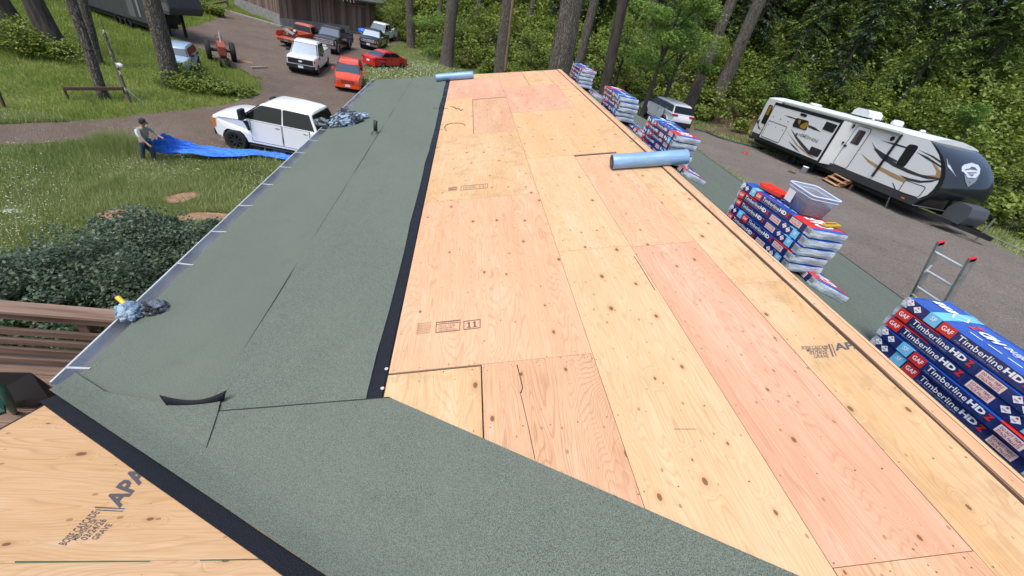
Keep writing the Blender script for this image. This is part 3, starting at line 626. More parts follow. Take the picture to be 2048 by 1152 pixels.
p = onL(303, 625); p = Vector((gx - .05, onL(300, 628).y, gz + .03)); t = thing('wrapped_tool', 'small yellow handled knife wrapped in pale blue plastic resting in the gutter', 'tool', p)
heap('pale_wrap', (-.01, -.0, .01), (.105, .10, .085), F3, 4, 5, t, .5); o = heap('dark_wrap', (.13, .05, .015), (.10, .075, .06), F2, 9, 5, t, .9)
MB().tube([(-.05, .05, .0), (-.14, .10, .05)], [.016, .018], 10).build('handle', mat('yellow_plastic', (.75, .48, .03), .4), t)
MB().tube([(-.14, .10, .05), (-.17, .115, .065)], [.018, .012], 10).build('handle_tip', PIPE, t)
# ================================================================= SHINGLE BUNDLES
NAVY = var_mat('wrap_navy', (.012, .022, .10), (.02, .035, .16), 8, .24, .6, (1, 4, 1)); ROYAL = var_mat('wrap_blue', (.02, .10, .50), (.015, .07, .36), 6, .24, .7, (3, 1, 1))
LBLUE = mat('wrap_light_blue', (.16, .52, .82), .35); WRED = mat('wrap_red', (.62, .03, .025), .35); PRW = mat('print_white', (.82, .84, .87), .5); PRS = mat('print_grey', (.30, .34, .50), .5)
WFILM = var_mat('wrap_white', (.56, .62, .66), (.27, .33, .38), 9, .32, .8, (1, 3, 5), bd=.012); PINKL = mat('label_pink', (.78, .62, .60), .6); INKD = mat('label_ink', (.35, .04, .05), .6)
BL, BW, BH = 1.0, .335, .071
def print_side(kind, side):
    """texts of one long side; side -1 is local x=0 (reads towards -y), +1 the other one"""
    off = .0022
    def fn(a, b): return (-off, -a * BL, b * BH) if side < 0 else (BW + off, -BL + a * BL, b * BH)
    def fn2(a, b): return (-off * 1.7, -a * BL, b * BH) if side < 0 else (BW + off * 1.7, -BL + a * BL, b * BH)
    b = MB()
    def q(a0, a1, b0, b1, m, f=fn): b.add([f(a0, b0), f(a1, b0), f(a1, b1), f(a0, b1)], [(0, 1, 2, 3)], m)
    def dia(ac):
        for k in (0, 1):
            c_ = ac + k * .055 - .01; bb = .60 - .16 * k; r = .026; b.add([fn(c_ - r, bb), fn(c_, bb - .34), fn(c_ + r, bb), fn(c_, bb + .34)], [(0, 1, 2, 3)], 0)
            b.add([fn2(c_ - .01, bb - .04), fn2(c_ + .01, bb - .04), fn2(c_ + .01, bb - .12), fn2(c_ - .01, bb - .12)], [(0, 1, 2, 3)], 1); b.add([fn2(c_ - .004, bb + .22), fn2(c_ - .004, bb + .10), fn2(c_ + .006, bb + .10), fn2(c_ + .006, bb + .22)], [(0, 1, 2, 3)], 2)
    def gaf(a): q(a, a + .085, .04, .96, 2); put_text(b, 'GAF', fn2, a + .012, .32, a + .074, .72, 0, .02)
    def tim(a):
        put_text(b, 'Timberline', fn, a, .36, a + .235, .82, 0, .004); put_text(b, 'HD', fn, a + .243, .38, a + .33, .84, 0, .045); put_text(b, 'Z', fn, a + .335, .36, a + .368, .86, 2, .06); put_text(b, 'High Definition Lifetime Shingles', fn, a, .12, a + .235, .28, 1)
    def lab(a): q(a, a + .125, .14, .82, 3); put_text(b, 'DO NOT TRIPLE', fn2, a + .01, .52, a + .115, .74, 4, .015); put_text(b, 'STACK PALLETS', fn2, a + .01, .22, a + .115, .44, 4, .015)
    def sf(a): q(a, a + .075, .03, .97, 5); put_text(b, 'SF', fn2, a + .022, .4, a + .055, .78, 0, .02)
    if kind == 1: dia(.05); sf(.155); gaf(.24); tim(.345); lab(.745)
    else: gaf(.02); tim(.125); lab(.535); dia(.73); sf(.82)
    for k in range(14):     # bar code on the white end
        a = .925 + k * .0042; q(a, a + (.0012, .0026)[k % 3 == 0], .28, .8, 6)
    return b
def make_bundle():
    t = thing('shingle_bundle', 'wrapped shingle bundle', 'shingle bundle', (0, 0, 0))
    ny_, nx_, nz_ = 26, 6, 3; b = MB(); idx = {}; vs = []
    def P(i, j, k):
        if (i, j, k) in idx: return idx[i, j, k]
        x = BW * i / nx_; y = -BL * j / ny_; z = BH * k / nz_
        ex = .006 if 0 < k < nz_ else 0; n_ = Vector((mn.noise((x * 7, y * 6, z * 9 + 1)), mn.noise((x * 7, y * 6, z * 9 + 7)), mn.noise((x * 7, y * 5, z * 9 + 13))))
        if j == 0 or j == ny_: y += (-ex if j == ny_ else ex) + n_.y * .016
        if i == 0 or i == nx_: x += n_.x * .003
        if k == nz_: z += n_.z * .005 - (.006 if i in (0, nx_) or j in (0, ny_) else 0)
        vs.append((x, y, z)); idx[i, j, k] = len(vs) - 1; return len(vs) - 1
    fs = []; ms = []
    for j in range(ny_):
        a = (j + .5) / ny_
        for k in range(nz_):
            m = 2 if (a < .03 or a > .905) else 0
            fs.append((P(0, j, k), P(0, j + 1, k), P(0, j + 1, k + 1), P(0, j, k + 1))); ms.append(m)
            fs.append((P(nx_, j, k), P(nx_, j, k + 1), P(nx_, j + 1, k + 1), P(nx_, j + 1, k))); ms.append(2 if (a > .97 or a < .09) else 0)
        for i in range(nx_):
            fs.append((P(i, j, nz_), P(i, j + 1, nz_), P(i + 1, j + 1, nz_), P(i + 1, j, nz_))); ms.append(3 if .74 < a < .975 else (4 if .17 < a < .25 else 1))
            fs.append((P(i, j, 0), P(i + 1, j, 0), P(i + 1, j + 1, 0), P(i, j + 1, 0))); ms.append(2)
    for i in range(nx_):
        for k in range(nz_):
            fs.append((P(i, 0, k), P(i, 0, k + 1), P(i + 1, 0, k + 1), P(i + 1, 0, k))); ms.append(2)
            fs.append((P(i, ny_, k), P(i + 1, ny_, k), P(i + 1, ny_, k + 1), P(i, ny_, k + 1))); ms.append(2)
    b.v = vs; b.f = fs; b.m = ms; b.s = [False] * len(fs); b.build('wrapper', [NAVY, ROYAL, WFILM, WRED, LBLUE], t)
    PM = [PRW, PRS, WRED, PINKL, INKD, LBLUE, INK]
    print_side(1, -1).build('side_print', PM, t); print_side(2, 1).build('side_print', PM, t)
    b = MB(); f = lambda a, c_: (BW - .03 - c_ * (BW - .06), -BL + a * BL, BH + .0045)
    put_text(b, 'Timberline', f, .28, .35, .56, .62, 0, .0, .3); put_text(b, 'HD', f, .57, .35, .68, .64, 0, .045, .3); put_text(b, 'Z', f, .69, .33, .73, .66, 2, .05)
    put_text(b, 'GAF', f, .05, .18, .24, .82, 0, .035)
    for k in range(3): a = .84 + k * .04; b.add([f(a, .35), f(a + .03, .35), f(a + .045, .60), f(a + .015, .60)], [(0, 1, 2, 3)], 0)
    b.add([f(.755, .5), f(.80, .24), f(.845, .5), f(.80, .76)], [(0, 1, 2, 3)], 0); b.add([(x, y, z + .001) for x, y, z in (f(.765, .5), f(.80, .29), f(.835, .5), f(.80, .71))], [(0, 1, 2, 3)], 5)
    for k in range(4): b.add([f(.30 + k * .1, .86), f(.37 + k * .1, .86), f(.37 + k * .1, .89), f(.30 + k * .1, .89)], [(0, 1, 2, 3)], 0)
    b.build('top_print', PM, t); return t
bun0 = make_bundle(); BT = TREE(bun0); used_b = [0]
def bundle(M, label, grp):
    o = bun0 if not used_b[0] else dup(bun0, None, BT); used_b[0] = 1; o.matrix_world = M; o['label'] = label; o['group'] = grp; return o
ORD = ['lowest', 'second', 'third', 'fourth', 'fifth', 'topmost', 'seventh']
def stack(x0, y0, n, flips, where, grp, prop, zoff=0, jit=.012, tilt=0):
    rs = random.Random(int(y0 * 100)); z = zr(x0 + .02) + zoff - .018
    for k in range(n):
        fl = flips[k]; rz = rs.uniform(-.02, .02); dx, dy = rs.uniform(-jit, jit), rs.uniform(-jit, jit) * 2
        M = Matrix.Translation((x0 + dx, y0 + dy, z + k * (BH + .006))) @ Matrix.Rotation(rz, 4, 'Z') @ Matrix.Rotation(tilt, 4, 'Y')
        if fl: M = M @ Matrix.Translation((BW / 2, -BL / 2, 0)) @ Matrix.Rotation(math.pi, 4, 'Z') @ Matrix.Translation((-BW / 2, BL / 2, 0))
        nm = 'topmost' if k == n - 1 else (ORD[k] if k < 5 else 'sixth')
        bundle(M, f'{nm} level shingle bundle in the stack {where}', grp)
    px, py, pr_ = prop
    M = FR(px, py, -.02) @ Matrix.Rotation(pr_, 4, 'Z'); bundle(M, f'wedge bundle on the slope under the stack {where}', grp)
G5 = 'wrapped shingle bundles along the ridge'
stack(2.93, 1.74, 5, [0, 0, 1, 1, 0], 'nearest the ladder', G5, (3.17, 1.62, -.1))
stack(2.86, 3.55, 5, [1, 0, 1, 1, 0], 'carrying the clear plastic bin', G5, (3.22, 3.36, -.22))
stack(2.80, 6.02, 5, [1, 1, 0, 1, 0], 'behind the large blue grey roll', G5, (3.10, 5.80, -.12))
stack(2.74, 8.15, 5, [0, 1, 0, 1, 1], 'directly before the white parked car', G5, (3.07, 7.65, -.06))
stack(2.72, 11.1, 5, [1, 0, 1, 0, 0], 'at the far end of the ridge', G5, (3.05, 10.65, -.06))
# clear bin, red lid, yellow tool on the stack with the bin
ztop = zr(2.88) - .018 + 5 * (BH + .006) + .004
CLR = mat('clear_plastic', (.66, .74, .88), .18); CLR.node_tree.nodes['Principled BSDF'].inputs['Transmission Weight'].default_value = .75; CLR.node_tree.nodes['Principled BSDF'].inputs['IOR'].default_value = 1.15; CLR.node_tree.nodes['Principled BSDF'].inputs['Alpha'].default_value = .62
RIMP = mat('rim_plastic', (.60, .70, .90), .3)
tote = thing('storage_bin', 'clear plastic storage bin half full of dark nails on the shingle stack', 'storage bin', (3.07, 2.96, ztop), rad(-6))
def rrect(w, d, r, n=4):
    return [(sx * (w - r) + r * math.cos(a), sy * (d - r) + r * math.sin(a)) for sx, sy, a0 in ((1, 1, 0), (-1, 1, 90), (-1, -1, 180), (1, -1, 270)) for a in [rad(a0 + 90 * k / n) for k in range(n + 1)]]
b = MB(); rings = [(.105, .145, .0), (.122, .165, .14), (.122, .165, .15), (.128, .172, .152), (.130, .174, .178)]; vs = []
for w, d, z in rings: vs += [(x, y, z) for x, y in rrect(w, d, .03)]
n_ = 20; b.add(vs, [(i * n_ + j, i * n_ + (j + 1) % n_, (i + 1) * n_ + (j + 1) % n_, (i + 1) * n_ + j) for i in range(4) for j in range(n_)] + [tuple(reversed(range(n_)))], 0, True)
o = b.build('bin_wall', CLR, tote); m_ = o.modifiers.new('s', 'SOLIDIFY'); m_.thickness = .003
b = MB(); b.tube([(x, y, .178) for x, y in rrect(.133, .177, .03)] + [(.133, .147, .178)], .0055, 6, 0, False); b.tube([(x, y, .152) for x, y in rrect(.130, .174, .03)] + [(.130, .144, .152)], .003, 6, 0, False); b.build('rim', RIMP, tote)
CONT = var_mat('nails_dark', (.10, .045, .05), (.03, .03, .06), 30, .7, .8)
b = MB(); vs = []
for w, d, z in ((.101, .141, .005), (.114, .156, .098)): vs += [(x, y, z) for x, y in rrect(w, d, .03)]
b.add(vs, [(j, (j + 1) % n_, n_ + (j + 1) % n_, n_ + j) for j in range(n_)] + [tuple(range(n_, 2 * n_))], 0); b.build('nail_heap', CONT, tote)
b = MB()
for _ in range(150):
    q = Vector((random.uniform(-.1, .1), random.uniform(-.14, .14), .102)); a = random.random() * 6.3; b.beam(q, q + Vector((math.cos(a) * .03, math.sin(a) * .03, random.uniform(0, .02))), .003, .003)
b.build('loose_nails', mat('nail_steel', (.22, .14, .15), .4, .6), tote)['kind'] = 'stuff'
b = MB(); b.add([(-.1235, .03, .03), (-.1235, .13, .03), (-.1285, .13, .13), (-.1285, .03, .13)], [(0, 1, 2, 3)]); b.build('paper_label', mat('paper', (.70, .72, .74), .8), tote)
lid = thing('red_lid', 'shallow red plastic lid on the stack beside the clear bin', 'lid', (3.02, 3.30, ztop + .006), rad(8))
b = MB(); vs = []; out_ = [(-.085, .13), (-.03, .16), (.07, .15), (.09, .0), (.09, -.11), (.03, -.15), (-.06, -.13), (-.09, -.02)]
def inset(P, s): return [(x * s, y * s) for x, y in P]
for s_, z in ((.93, 0), (1, .034), (.95, .034), (.89, .008)): vs += [(x, y, z) for x, y in inset(out_, s_)]
n8 = len(out_); b.add(vs, [(i * n8 + j, i * n8 + (j + 1) % n8, (i + 1) * n8 + (j + 1) % n8, (i + 1) * n8 + j) for i in range(3) for j in range(n8)] + [tuple(range(3 * n8, 4 * n8)), tuple(reversed(range(n8)))]); REDP = mat('red_plastic', (.72, .045, .02), .35); b.build('tray', REDP, lid)
MB().beam((-.05, .02, .016), (.06, .05, .016), .01, .016).build('rib', REDP, lid)
yt = thing('layout_tool', 'flat yellow tool with a black edge lying on the red wrapper end', 'tool', (3.12, 2.68, ztop + .004), rad(20))
YEL = mat('yellow_tool', (.62, .42, .02), .4); b = MB(); b.prism([(-.10, -.02), (.09, -.035), (.10, .02), (.02, .028), (-.09, .022)], lambda a, c_, z: (a, c_, z), 0, .014); fixn(b.build('tool_blade', YEL, yt, .003))
b = MB(); b.prism([(-.08, .0), (.06, -.012), (.06, -.002), (-.08, .010)], lambda a, c_, z: (a, c_, z), .0145, .018); b.build('tool_edge', PIPE, yt)

# ================================================================= LADDER
ALU = var_mat('aluminium', (.36, .37, .36), (.50, .51, .50), 12, .38, 0, (1, 1, 1), .7)
A = thing('ladder', 'aluminium ladder with red rail caps leaning on the right eave', 'ladder', (7.75, 3.7, -4.3))
topL, topR = Vector((6.28, 3.93, -1.40)), Vector((6.22, 3.50, -1.38)); dL = Vector((.46, 0, -1)).normalized()
ai = Matrix.Translation(-Vector((7.75, 3.7, -4.3)))
for p in (topL, topR):
    q = p + dL * 3.2; b = MB(); b.beam(ai @ p, ai @ q, (.034), .085, 0, (1, 0, .4)); b.build('rail', ALU, A, .003)
    b = MB(); b.beam(ai @ (p - dL * .01), ai @ (p + dL * .045), .034, .082, 0, (1, 0, .4)); b.build('rail_cap', mat('cap_red', (.55, .02, .03), .4), A, .004)
for k in range(10):
    d_ = .16 + .30 * k; p = ai @ (topL + dL * d_); q = ai @ (topR + dL * d_); MB().tube([p, q], .016, 8).build('rung', mat('rung_alu', (.70, .74, .76), .3, .5) if k == 0 else bpy.data.materials['rung_alu'], A)
p = topL + dL * .42 + Vector((-.01, -.016, 0)); b = MB(); b.box((-.02, -.002, -.06), (.02, .0, .06), 0, Matrix.Translation(ai @ p)); b.build('sticker', mat('sticker', (.62, .62, .58), .6), A)
b = MB(); b.tube([(6.70, 4.00, -2.24), (6.62, 3.96, -2.21), (6.55, 3.8, -2.2), (6.56, 3.6, -2.2), (6.7, 3.45, -2.3)], .012, 6); tag(b.build('rope', mat('yellow_rope', (.55, .50, .16), .8)), 'short yellow rope tied round the ladder at the eave', 'rope')

# ================================================================= DECK
DW = var_mat('deck_wood', (.13, .075, .05), (.26, .18, .13), 1.4, .75, .5, (.6, 9, 9), det=6); DW2 = var_mat('deck_wood_dark', (.075, .042, .028), (.16, .10, .07), 1.6, .75, .4, (.6, 9, 9))
YD = 3.35; dz = lambda py: aty(0, py, YD).z
deck = thing('deck', 'weathered brown wooden deck with slatted railing below the left eave', 'deck', (-5, 3, dz(727)))
di = Matrix.Translation((5, -3, -dz(727)))
b = MB(); y = -3.0; k = 0
while y < YD + .1: b.box((-9.5, y, dz(727) - .04 + random.uniform(-.003, .003)), (-2.05, y + .138, dz(727)), 0, di); y += .145
b.build('floor_boards', DW, deck, .004)
b = MB(); b.box((-9.5, YD - .07, dz(612) - .038), (-2.28, YD + .085, dz(612)), 0, di); b.build('top_rail', DW, deck, .004)
b = MB(); b.box((-9.5, YD - .045, dz(612) - .13), (-2.30, YD - .008, dz(612) - .042), 0, di); b.build('rail_board', DW2, deck, .003)
for py in (652, 671, 690, 709): b = MB(); z = dz(py); b.box((-9.5, YD - .04, z - .075), (-2.34, YD - .002, z), 0, di); b.build('slat', DW2, deck, .003)
for x in (-8.6, -7.7, -5.2, -3.55, -2.36): b = MB(); b.box((x, YD, dz(727) - 2.6), (x + .09, YD + .085, dz(612) - .04), 0, di); b.build('post', DW2, deck, .004)
b = MB(); b.box((-9.5, YD + .04, dz(727) - .26), (-2.05, YD + .08, dz(727) - .045), 0, di); b.build('rim_joist', DW2, deck)
# dark cover + green chair on the deck
zd = dz(727)
bq = thing('grill_cover', 'black angular covered box standing on the deck beside the plywood edge', 'covered grill', atz(60, 830, zd), 0); o0 = bq.location.copy(); bi = Matrix.Translation(-o0)
BKC = mat('black_cover', (.006, .006, .008), .55)
hh_ = .55; T = [atz(-60, 742, zd + hh_), atz(62, 744, zd + hh_), atz(97, 796, zd + hh_ * .55), atz(60, 815, zd + hh_ * .1), atz(-60, 815, zd + hh_ * .1)]
vs = [bi @ p for p in T] + [bi @ Vector((p.x, p.y + .12, zd)) for p in T]; n_ = 5
b = MB(); b.add(vs, [(0, 1, 2, 3, 4), (9, 8, 7, 6, 5)] + [(i, (i + 1) % n_, n_ + (i + 1) % n_, n_ + i) for i in range(n_)]); fixn(b.build('cover', BKC, bq, .01))
ch = thing('garden_chair', 'dark green plastic garden chair at the left edge of the deck', 'chair', atz(0, 830, zd)); o0 = ch.location.copy()
GRC = mat('green_plastic', (.02, .075, .05), .45); b = MB()
pts = [atz(-30, 762, zd + .72), atz(2, 778, zd + .68), atz(16, 800, zd + .5), atz(24, 818, zd + .25), atz(30, 826, zd)]; b.tube([p - o0 for p in pts], [.03, .035, .03, .026, .02], 8); b.build('arm_and_leg', GRC, ch)
b = MB(); q = [atz(-40, 790, zd + .5), atz(5, 800, zd + .42), atz(10, 822, zd + .4), atz(-40, 840, zd + .42)]; b.add([p - o0 for p in q] + [p - o0 - Vector((0, 0, .03)) for p in q], [(0, 1, 2, 3), (7, 6, 5, 4), (0, 4, 5, 1), (1, 5, 6, 2), (2, 6, 7, 3)]); b.build('seat', GRC, ch)

# ================================================================= VEHICLES
GLASS = mat('car_glass', (.008, .010, .011), .05, spec=.45); WSH = mat('windshield', (.06, .09, .13), .25, .35); RUB = mat('rubber', (.014, .014, .015), .8); RIM = mat('rim_alloy', (.34, .35, .36), .35, .8); RIMD = mat('rim_dark', (.05, .05, .055), .4, .5)
BLKP = mat('black_trim', (.014, .014, .016), .5); CHR = mat('chrome', (.55, .57, .6), .15, .95); LAMP = mat('lamp_clear', (.50, .54, .56), .12, .3); TAIL = mat('lamp_red', (.42, .01, .015), .2); AMB = mat('lamp_amber', (.65, .16, .03), .3); PLATE = mat('plate', (.70, .74, .80), .5); UNDER = mat('underbody', (.012, .012, .012), .9)
def paint(name, c, r=.22, dirt=0):
    m = mat(name, c, r); m.node_tree.nodes['Principled BSDF'].inputs['Coat Weight'].default_value = .5; m.node_tree.nodes['Principled BSDF'].inputs['Coat Roughness'].default_value = .08
    if dirt:
        g = NG(m); n_ = g.noise(g.co(), 3, 6, .7); g.base(g.ramp(n_, [(.42, c), (.7, tuple(v * (1 - dirt) + .16 * dirt for v in c))]))
    return m
def arch(cx, r, z0, n=9):   # notch points from right to left... returns (x,z) list going +x -> -x along the arch
    return [(cx + r * math.cos(t), r_z(cx, r, t)) for t in [math.pi * k / n for k in range(n + 1)]]
def r_z(cx, r, t): return WR[0] + r * math.sin(t)
WR = [.36]
def loft_body(b, prof, w, m=0, tumble=0, zb=0, rnd=.045, crown=.02, noseq=None, us=(-1, -.94, -.6, 0, .6, .94, 1)):
    """prof: closed (x,z) outline; sections across the width"""
    n = len(prof); cx = sum(p[0] for p in prof) / n; cz = sum(p[1] for p in prof) / n; zt = max(p[1] for p in prof); vs = []
    for u in us:
        for x, z in prof:
            e = 1 if abs(u) == 1 else 0; xx = x - (rnd * (1 if x > cx else -1) * e if abs(x - cx) > .8 else 0); zz = z - (rnd if (z > cz and e) else 0) + crown * (1 - u * u) * (1 if z > zt - .45 else 0)
            y = u * w
            if noseq: x0, x1, k = noseq; d = max(0, (x - x0)) / max(.01, prof_max(prof) - x0); d2 = max(0, (x1 - x)) / max(.01, x1 - prof_min(prof)); y *= 1 - k * max(d, d2) ** 2
            if tumble and z > zb: y *= 1 - tumble * (z - zb)
            vs.append((xx, y, zz))
    k = len(us); fs = [(i * n + j, i * n + (j + 1) % n, (i + 1) * n + (j + 1) % n, (i + 1) * n + j) for i in range(k - 1) for j in range(n)]
    b.add(vs, fs, m, True); b.add(vs[:n], [tuple(reversed(range(n)))], m); b.add(vs[-n:], [tuple(range(n))], m); return b
def prof_max(p): return max(q[0] for q in p)
def prof_min(p): return min(q[0] for q in p)
def smooth_split(o, ang=38):
    m = o.modifiers.new('split', 'EDGE_SPLIT'); m.split_angle = rad(ang); return o
def wheel(t, x, y, r, w, rimmat, name='wheel', spokes=6, rr=.62):
    wl = bpy.data.objects.new(name, None); COL.objects.link(wl); wl.parent = t; wl.location = (x, y, r); wl.empty_display_size = .1; s_ = 1 if y > 0 else -1
    h = w / 2; b = MB(); b.lathe([(r * rr, -h * .8), (r * .82, -h), (r * .96, -h * .8), (r, -h * .45), (r, h * .45), (r * .96, h * .8), (r * .82, h), (r * rr, h * .8)], 28, 0); b.build('tyre', RUB, wl)
    b = MB(); b.lathe([(r * rr, s_ * h * .8), (r * rr * .93, s_ * h * .8), (r * rr * .88, s_ * h * .3), (0, s_ * h * .3)], 24, 1); b.lathe([(r * .14, s_ * h * .72), (0, s_ * h * .74)], 12, 0); b.lathe([(r * rr * 1.0, s_ * h * .84), (r * rr * .92, s_ * h * .84)], 24, 0)
    for k in range(spokes):
        a = 2 * math.pi * k / spokes; d = Vector((math.cos(a), 0, math.sin(a))); b.beam(d * r * .08 + Vector((0, s_ * h * .66, 0)), d * r * rr * .95 + Vector((0, s_ * h * .74, 0)), r * .13, .03, 0, (0, 1, 0))
    b.build('rim', [rimmat, UNDER], wl); return wl
def rowpts(pts): return pts
def vehicle(name, label, cat, P, pos, yaw, paintm, group=None, pitch=0, rollv=0, sc=None):
    """P: dict of dimensions; x forward, ground z=0, axles at +-wb/2"""
    g0 = Vector(pos); t = thing(name, label, cat, g0, 0, group); t.rotation_euler = (rollv, pitch, yaw); global VSC; VSC = sc or VSC; t.scale = (VSC,) * 3; print(label[:30], round(VSC, 2)); VSC = 1
    wb, w, r = P['wb'], P['w'] / 2, P['r']; xf, xr = wb / 2, -wb / 2; fo, ro = xf + P['fo'], xr - P['ro']; zb, zt, zh, zn = P['belt'], P['roof'], P['hood'], P['nose']; zs = P.get('sill', .32); ar = r * 1.16; WR[0] = r
    cb, cf = P['cab']           # cab rear and cowl x
    bed = P.get('bed'); xe = cb if bed else ro
    base = []
    # outline, counter clockwise from front bottom
    nose = [(fo - .06, zs + .06), (fo, zs + .2), (fo, zn - .12), (fo - .05, zn), (fo - .35, zn + (zh - zn) * .55), (cf + .05, zh), (cf - .3, zb)]
    if bed: rear = [(xe, zb), (xe, zs + .02)]
    else:
        rz = P.get('deck', zb); rear = [(P.get('backx', xe + .5), zb), (xe + .12, rz), (xe + .02, rz - .12), (xe, zs + .35), (xe + .08, zs + .08)]
    bot = []
    if not bed: bot += [(x, z) for x, z in reversed(arch(xr, ar, 0))]
    bot += [(x, z) for x, z in reversed(arch(xf, ar, 0))]
    bot = [(x, max(z, zs) if z > zs else zs) for x, z in bot]
    prof = nose + rear + bot
    b = MB(); loft_body(b, prof, w, 0, P.get('tumb', .04), zs + .5, .065, .055, (xf - .1, (xr + .1) if not bed else -99, P.get('taper', .10)))
    body = smooth_split(fixn(b.build('body', paintm, t)))
    # underbody / wheel wells
    b = MB(); b.box((ro + .25, -w + .16, r * .55), (fo - .3, w - .16, zs + .28)); 
    for x in (xf, xr): b.box((x - ar - .02, -w + .13, r * .5), (x + ar + .02, w - .13, r + ar + .02))
    b.build('underbody', UNDER, t)
    # greenhouse
    gh = P['gh']; b = MB()    # list of (x,z) front base, roof front, roof rear, rear base
    (x0, x1, x2, x3) = gh; tl = P.get('tl', .16); tw = lambda z: (w - .05) * (1 - tl * (z - zb) / (zt - zb))
    def gx(z, fr): t_ = (z - zb) / (zt - zb); return x0 + (x1 - x0) * t_ if fr else x3 + (x2 - x3) * t_
    prof2 = [(x0, zb - .06), (x0 + (x1 - x0) * .86, zb + (zt - zb) * .86), (x1, zt - .035), (x1 - .16, zt), ((x1 + x2) / 2, zt + .02), (x2 + .22, zt - .01), (x2, zt - .06), (x3 + (x2 - x3) * .8, zb + (zt - zb) * .8), (x3, zb - .06)]
    us = (-1, -.91, -.5, 0, .5, .91, 1); vs = []; n = len(prof2)
    for u in us:
        for x, z in prof2: e = abs(u) == 1; vs.append((x, u * tw(z), z - (.085 if e and z > zt - .2 else 0) + .03 * (1 - u * u) * (z > zt - .08)))
    b.add(vs, [(i * n + j, i * n + (j + 1) % n, (i + 1) * n + (j + 1) % n, (i + 1) * n + j) for i in range(6) for j in range(n)], 0, True); b.add(vs[:n], [tuple(reversed(range(n)))]); b.add(vs[-n:], [tuple(range(n))])
    smooth_split(fixn(b.build('cab', paintm, t)), 42)
    H_ = zt - zb; z0, z1 = zb + .03, zt - .10
    # windshield and back glass
    b = MB(); o_ = .012
    def ff(u, z, fr, e=o_):
        return ((gx(z, fr) + (e * 2.2 if fr else -e)), u * tw(z), z)
    for fr, nm, m_ in ((1, 'windshield', WSH), (0, 'rear_window', GLASS if P.get('darkrear', 1) else WSH)):
        b = MB(); zz0, zz1 = (z0 - .02, zt - .125) if fr else (zb + P.get('rw0', .10), zt - .13); q = [ff(-.90, zz0, fr), ff(.90, zz0, fr), ff(.88, zz1, fr), ff(-.88, zz1, fr)]
        q2 = [ff(-.97, zz0 - .03, fr, .004), ff(.97, zz0 - .03, fr, .004), ff(.95, zz1 + .03, fr, .004), ff(-.95, zz1 + .03, fr, .004)]
        vs = q + q2; b.add(vs, [(0, 1, 2, 3)], 0); b.add(vs, [(0, 4, 5, 1), (1, 5, 6, 2), (2, 6, 7, 3), (3, 7, 4, 0)], 1); fixn(b.build(nm, [m_, BLKP], t))
    # side windows
    for s_ in (1, -1):
        for (a0, a1, kind) in P['win']:   # fractions of x along belt; kind f: slanted front, r: slanted rear, m: plain
            f0 = lambda z, a: a
            xA0, xA1 = a0, a0; xB0, xB1 = a1, a1     # (low, high) at rear and front edges
            if kind in 'f': xB1 = max(a0 + .1, gx(z1, 1) - .07); xB0 = gx(z0, 1) - .1
            if kind in 'r': xA1 = gx(z1, 0) + .09; xA0 = gx(z0, 0) + .12
            b = MB(); sy = lambda z: s_ * (tw(z) + .010)
            q = [(xA0, sy(z0), z0), (xB0, sy(z0), z0), (xB0 + (xB1 - xB0) * .9, sy(z1 - .05), z1 - .05), (xB1 - .03, sy(z1), z1), (xA1 + .02, sy(z1), z1), (xA1, sy(z1 - .04), z1 - .04)]
            b.add(q, [tuple(range(6))]); q2 = [(x, y - s_ * .02, z) for x, y, z in q]; b.add(q + q2, [(i, (i + 1) % 6, 6 + (i + 1) % 6, 6 + i) for i in range(6)], 1); fixn(b.build('side_window', [GLASS, BLKP], t))
        # doors: slabs a few mm proud
        for (a0, a1) in P['doors']:
            b = MB(); yv = lambda z: s_ * (w * (1 - P.get('tumb', .04) * max(0, z - zs - .5)) + .006)
            za, zb_ = zs + .1, zb - .02; q = [(a0 + .022, yv(za), za), (a1 - .022, yv(za), za), (a1 - .022, yv(zb_), zb_), (a0 + .022, yv(zb_), zb_)]; b.add(q + [(x, y - s_ * .02, z) for x, y, z in q], [(0, 1, 2, 3), (0, 4, 5, 1), (1, 5, 6, 2), (2, 6, 7, 3), (3, 7, 4, 0)])
            bs = MB(); ys_ = lambda z: yv(z) - s_ * .003; q = [(a0, ys_(za - .02), za - .02), (a1, ys_(za - .02), za - .02), (a1, ys_(zb_), zb_ + .01), (a0, ys_(zb_), zb_ + .01)]; bs.add(q + [(x, y - s_ * .015, z) for x, y, z in q], [(0, 1, 2, 3), (0, 4, 5, 1), (1, 5, 6, 2), (2, 6, 7, 3), (3, 7, 4, 0)]); fixn(bs.build('door_gap', BLKP, t))
            d_ = fixn(b.build('door', paintm, t)); b = MB(); xx = a0 + .16; b.box((xx - .07, yv(zb_ - .1) * 1 - .015, zb_ - .13), (xx + .09, yv(zb_ - .1) + .015 * 1, zb_ - .09)); b.build('handle', P.get('handlem', BLKP), d_, .008)
        # mirrors
        b = MB(); mx = gx(z0, 1) - .28; ms = P.get('mir', .2); b.box((mx - .06, s_ * (w + .03) - (0 if s_ > 0 else ms), zb + .02), (mx + .08, s_ * (w + .03) + (ms if s_ > 0 else 0), zb + .02 + ms * P.get('mirh', .8))); b.beam((mx, s_ * (w - .08), zb + .04), (mx, s_ * (w + .06), zb + .06), .06, .05); b.build('mirror', P.get('mirm', BLKP), t, .025)
    # wheels
    for x in (xf, xr):
        for s_ in (1, -1): wheel(t, x, s_ * (w - P.get('tw', .26) / 2 + P.get('out', 0)), r, P.get('tw', .26), P.get('rim', RIM), 'wheel', P.get('sp', 6), P.get('rr', .64))
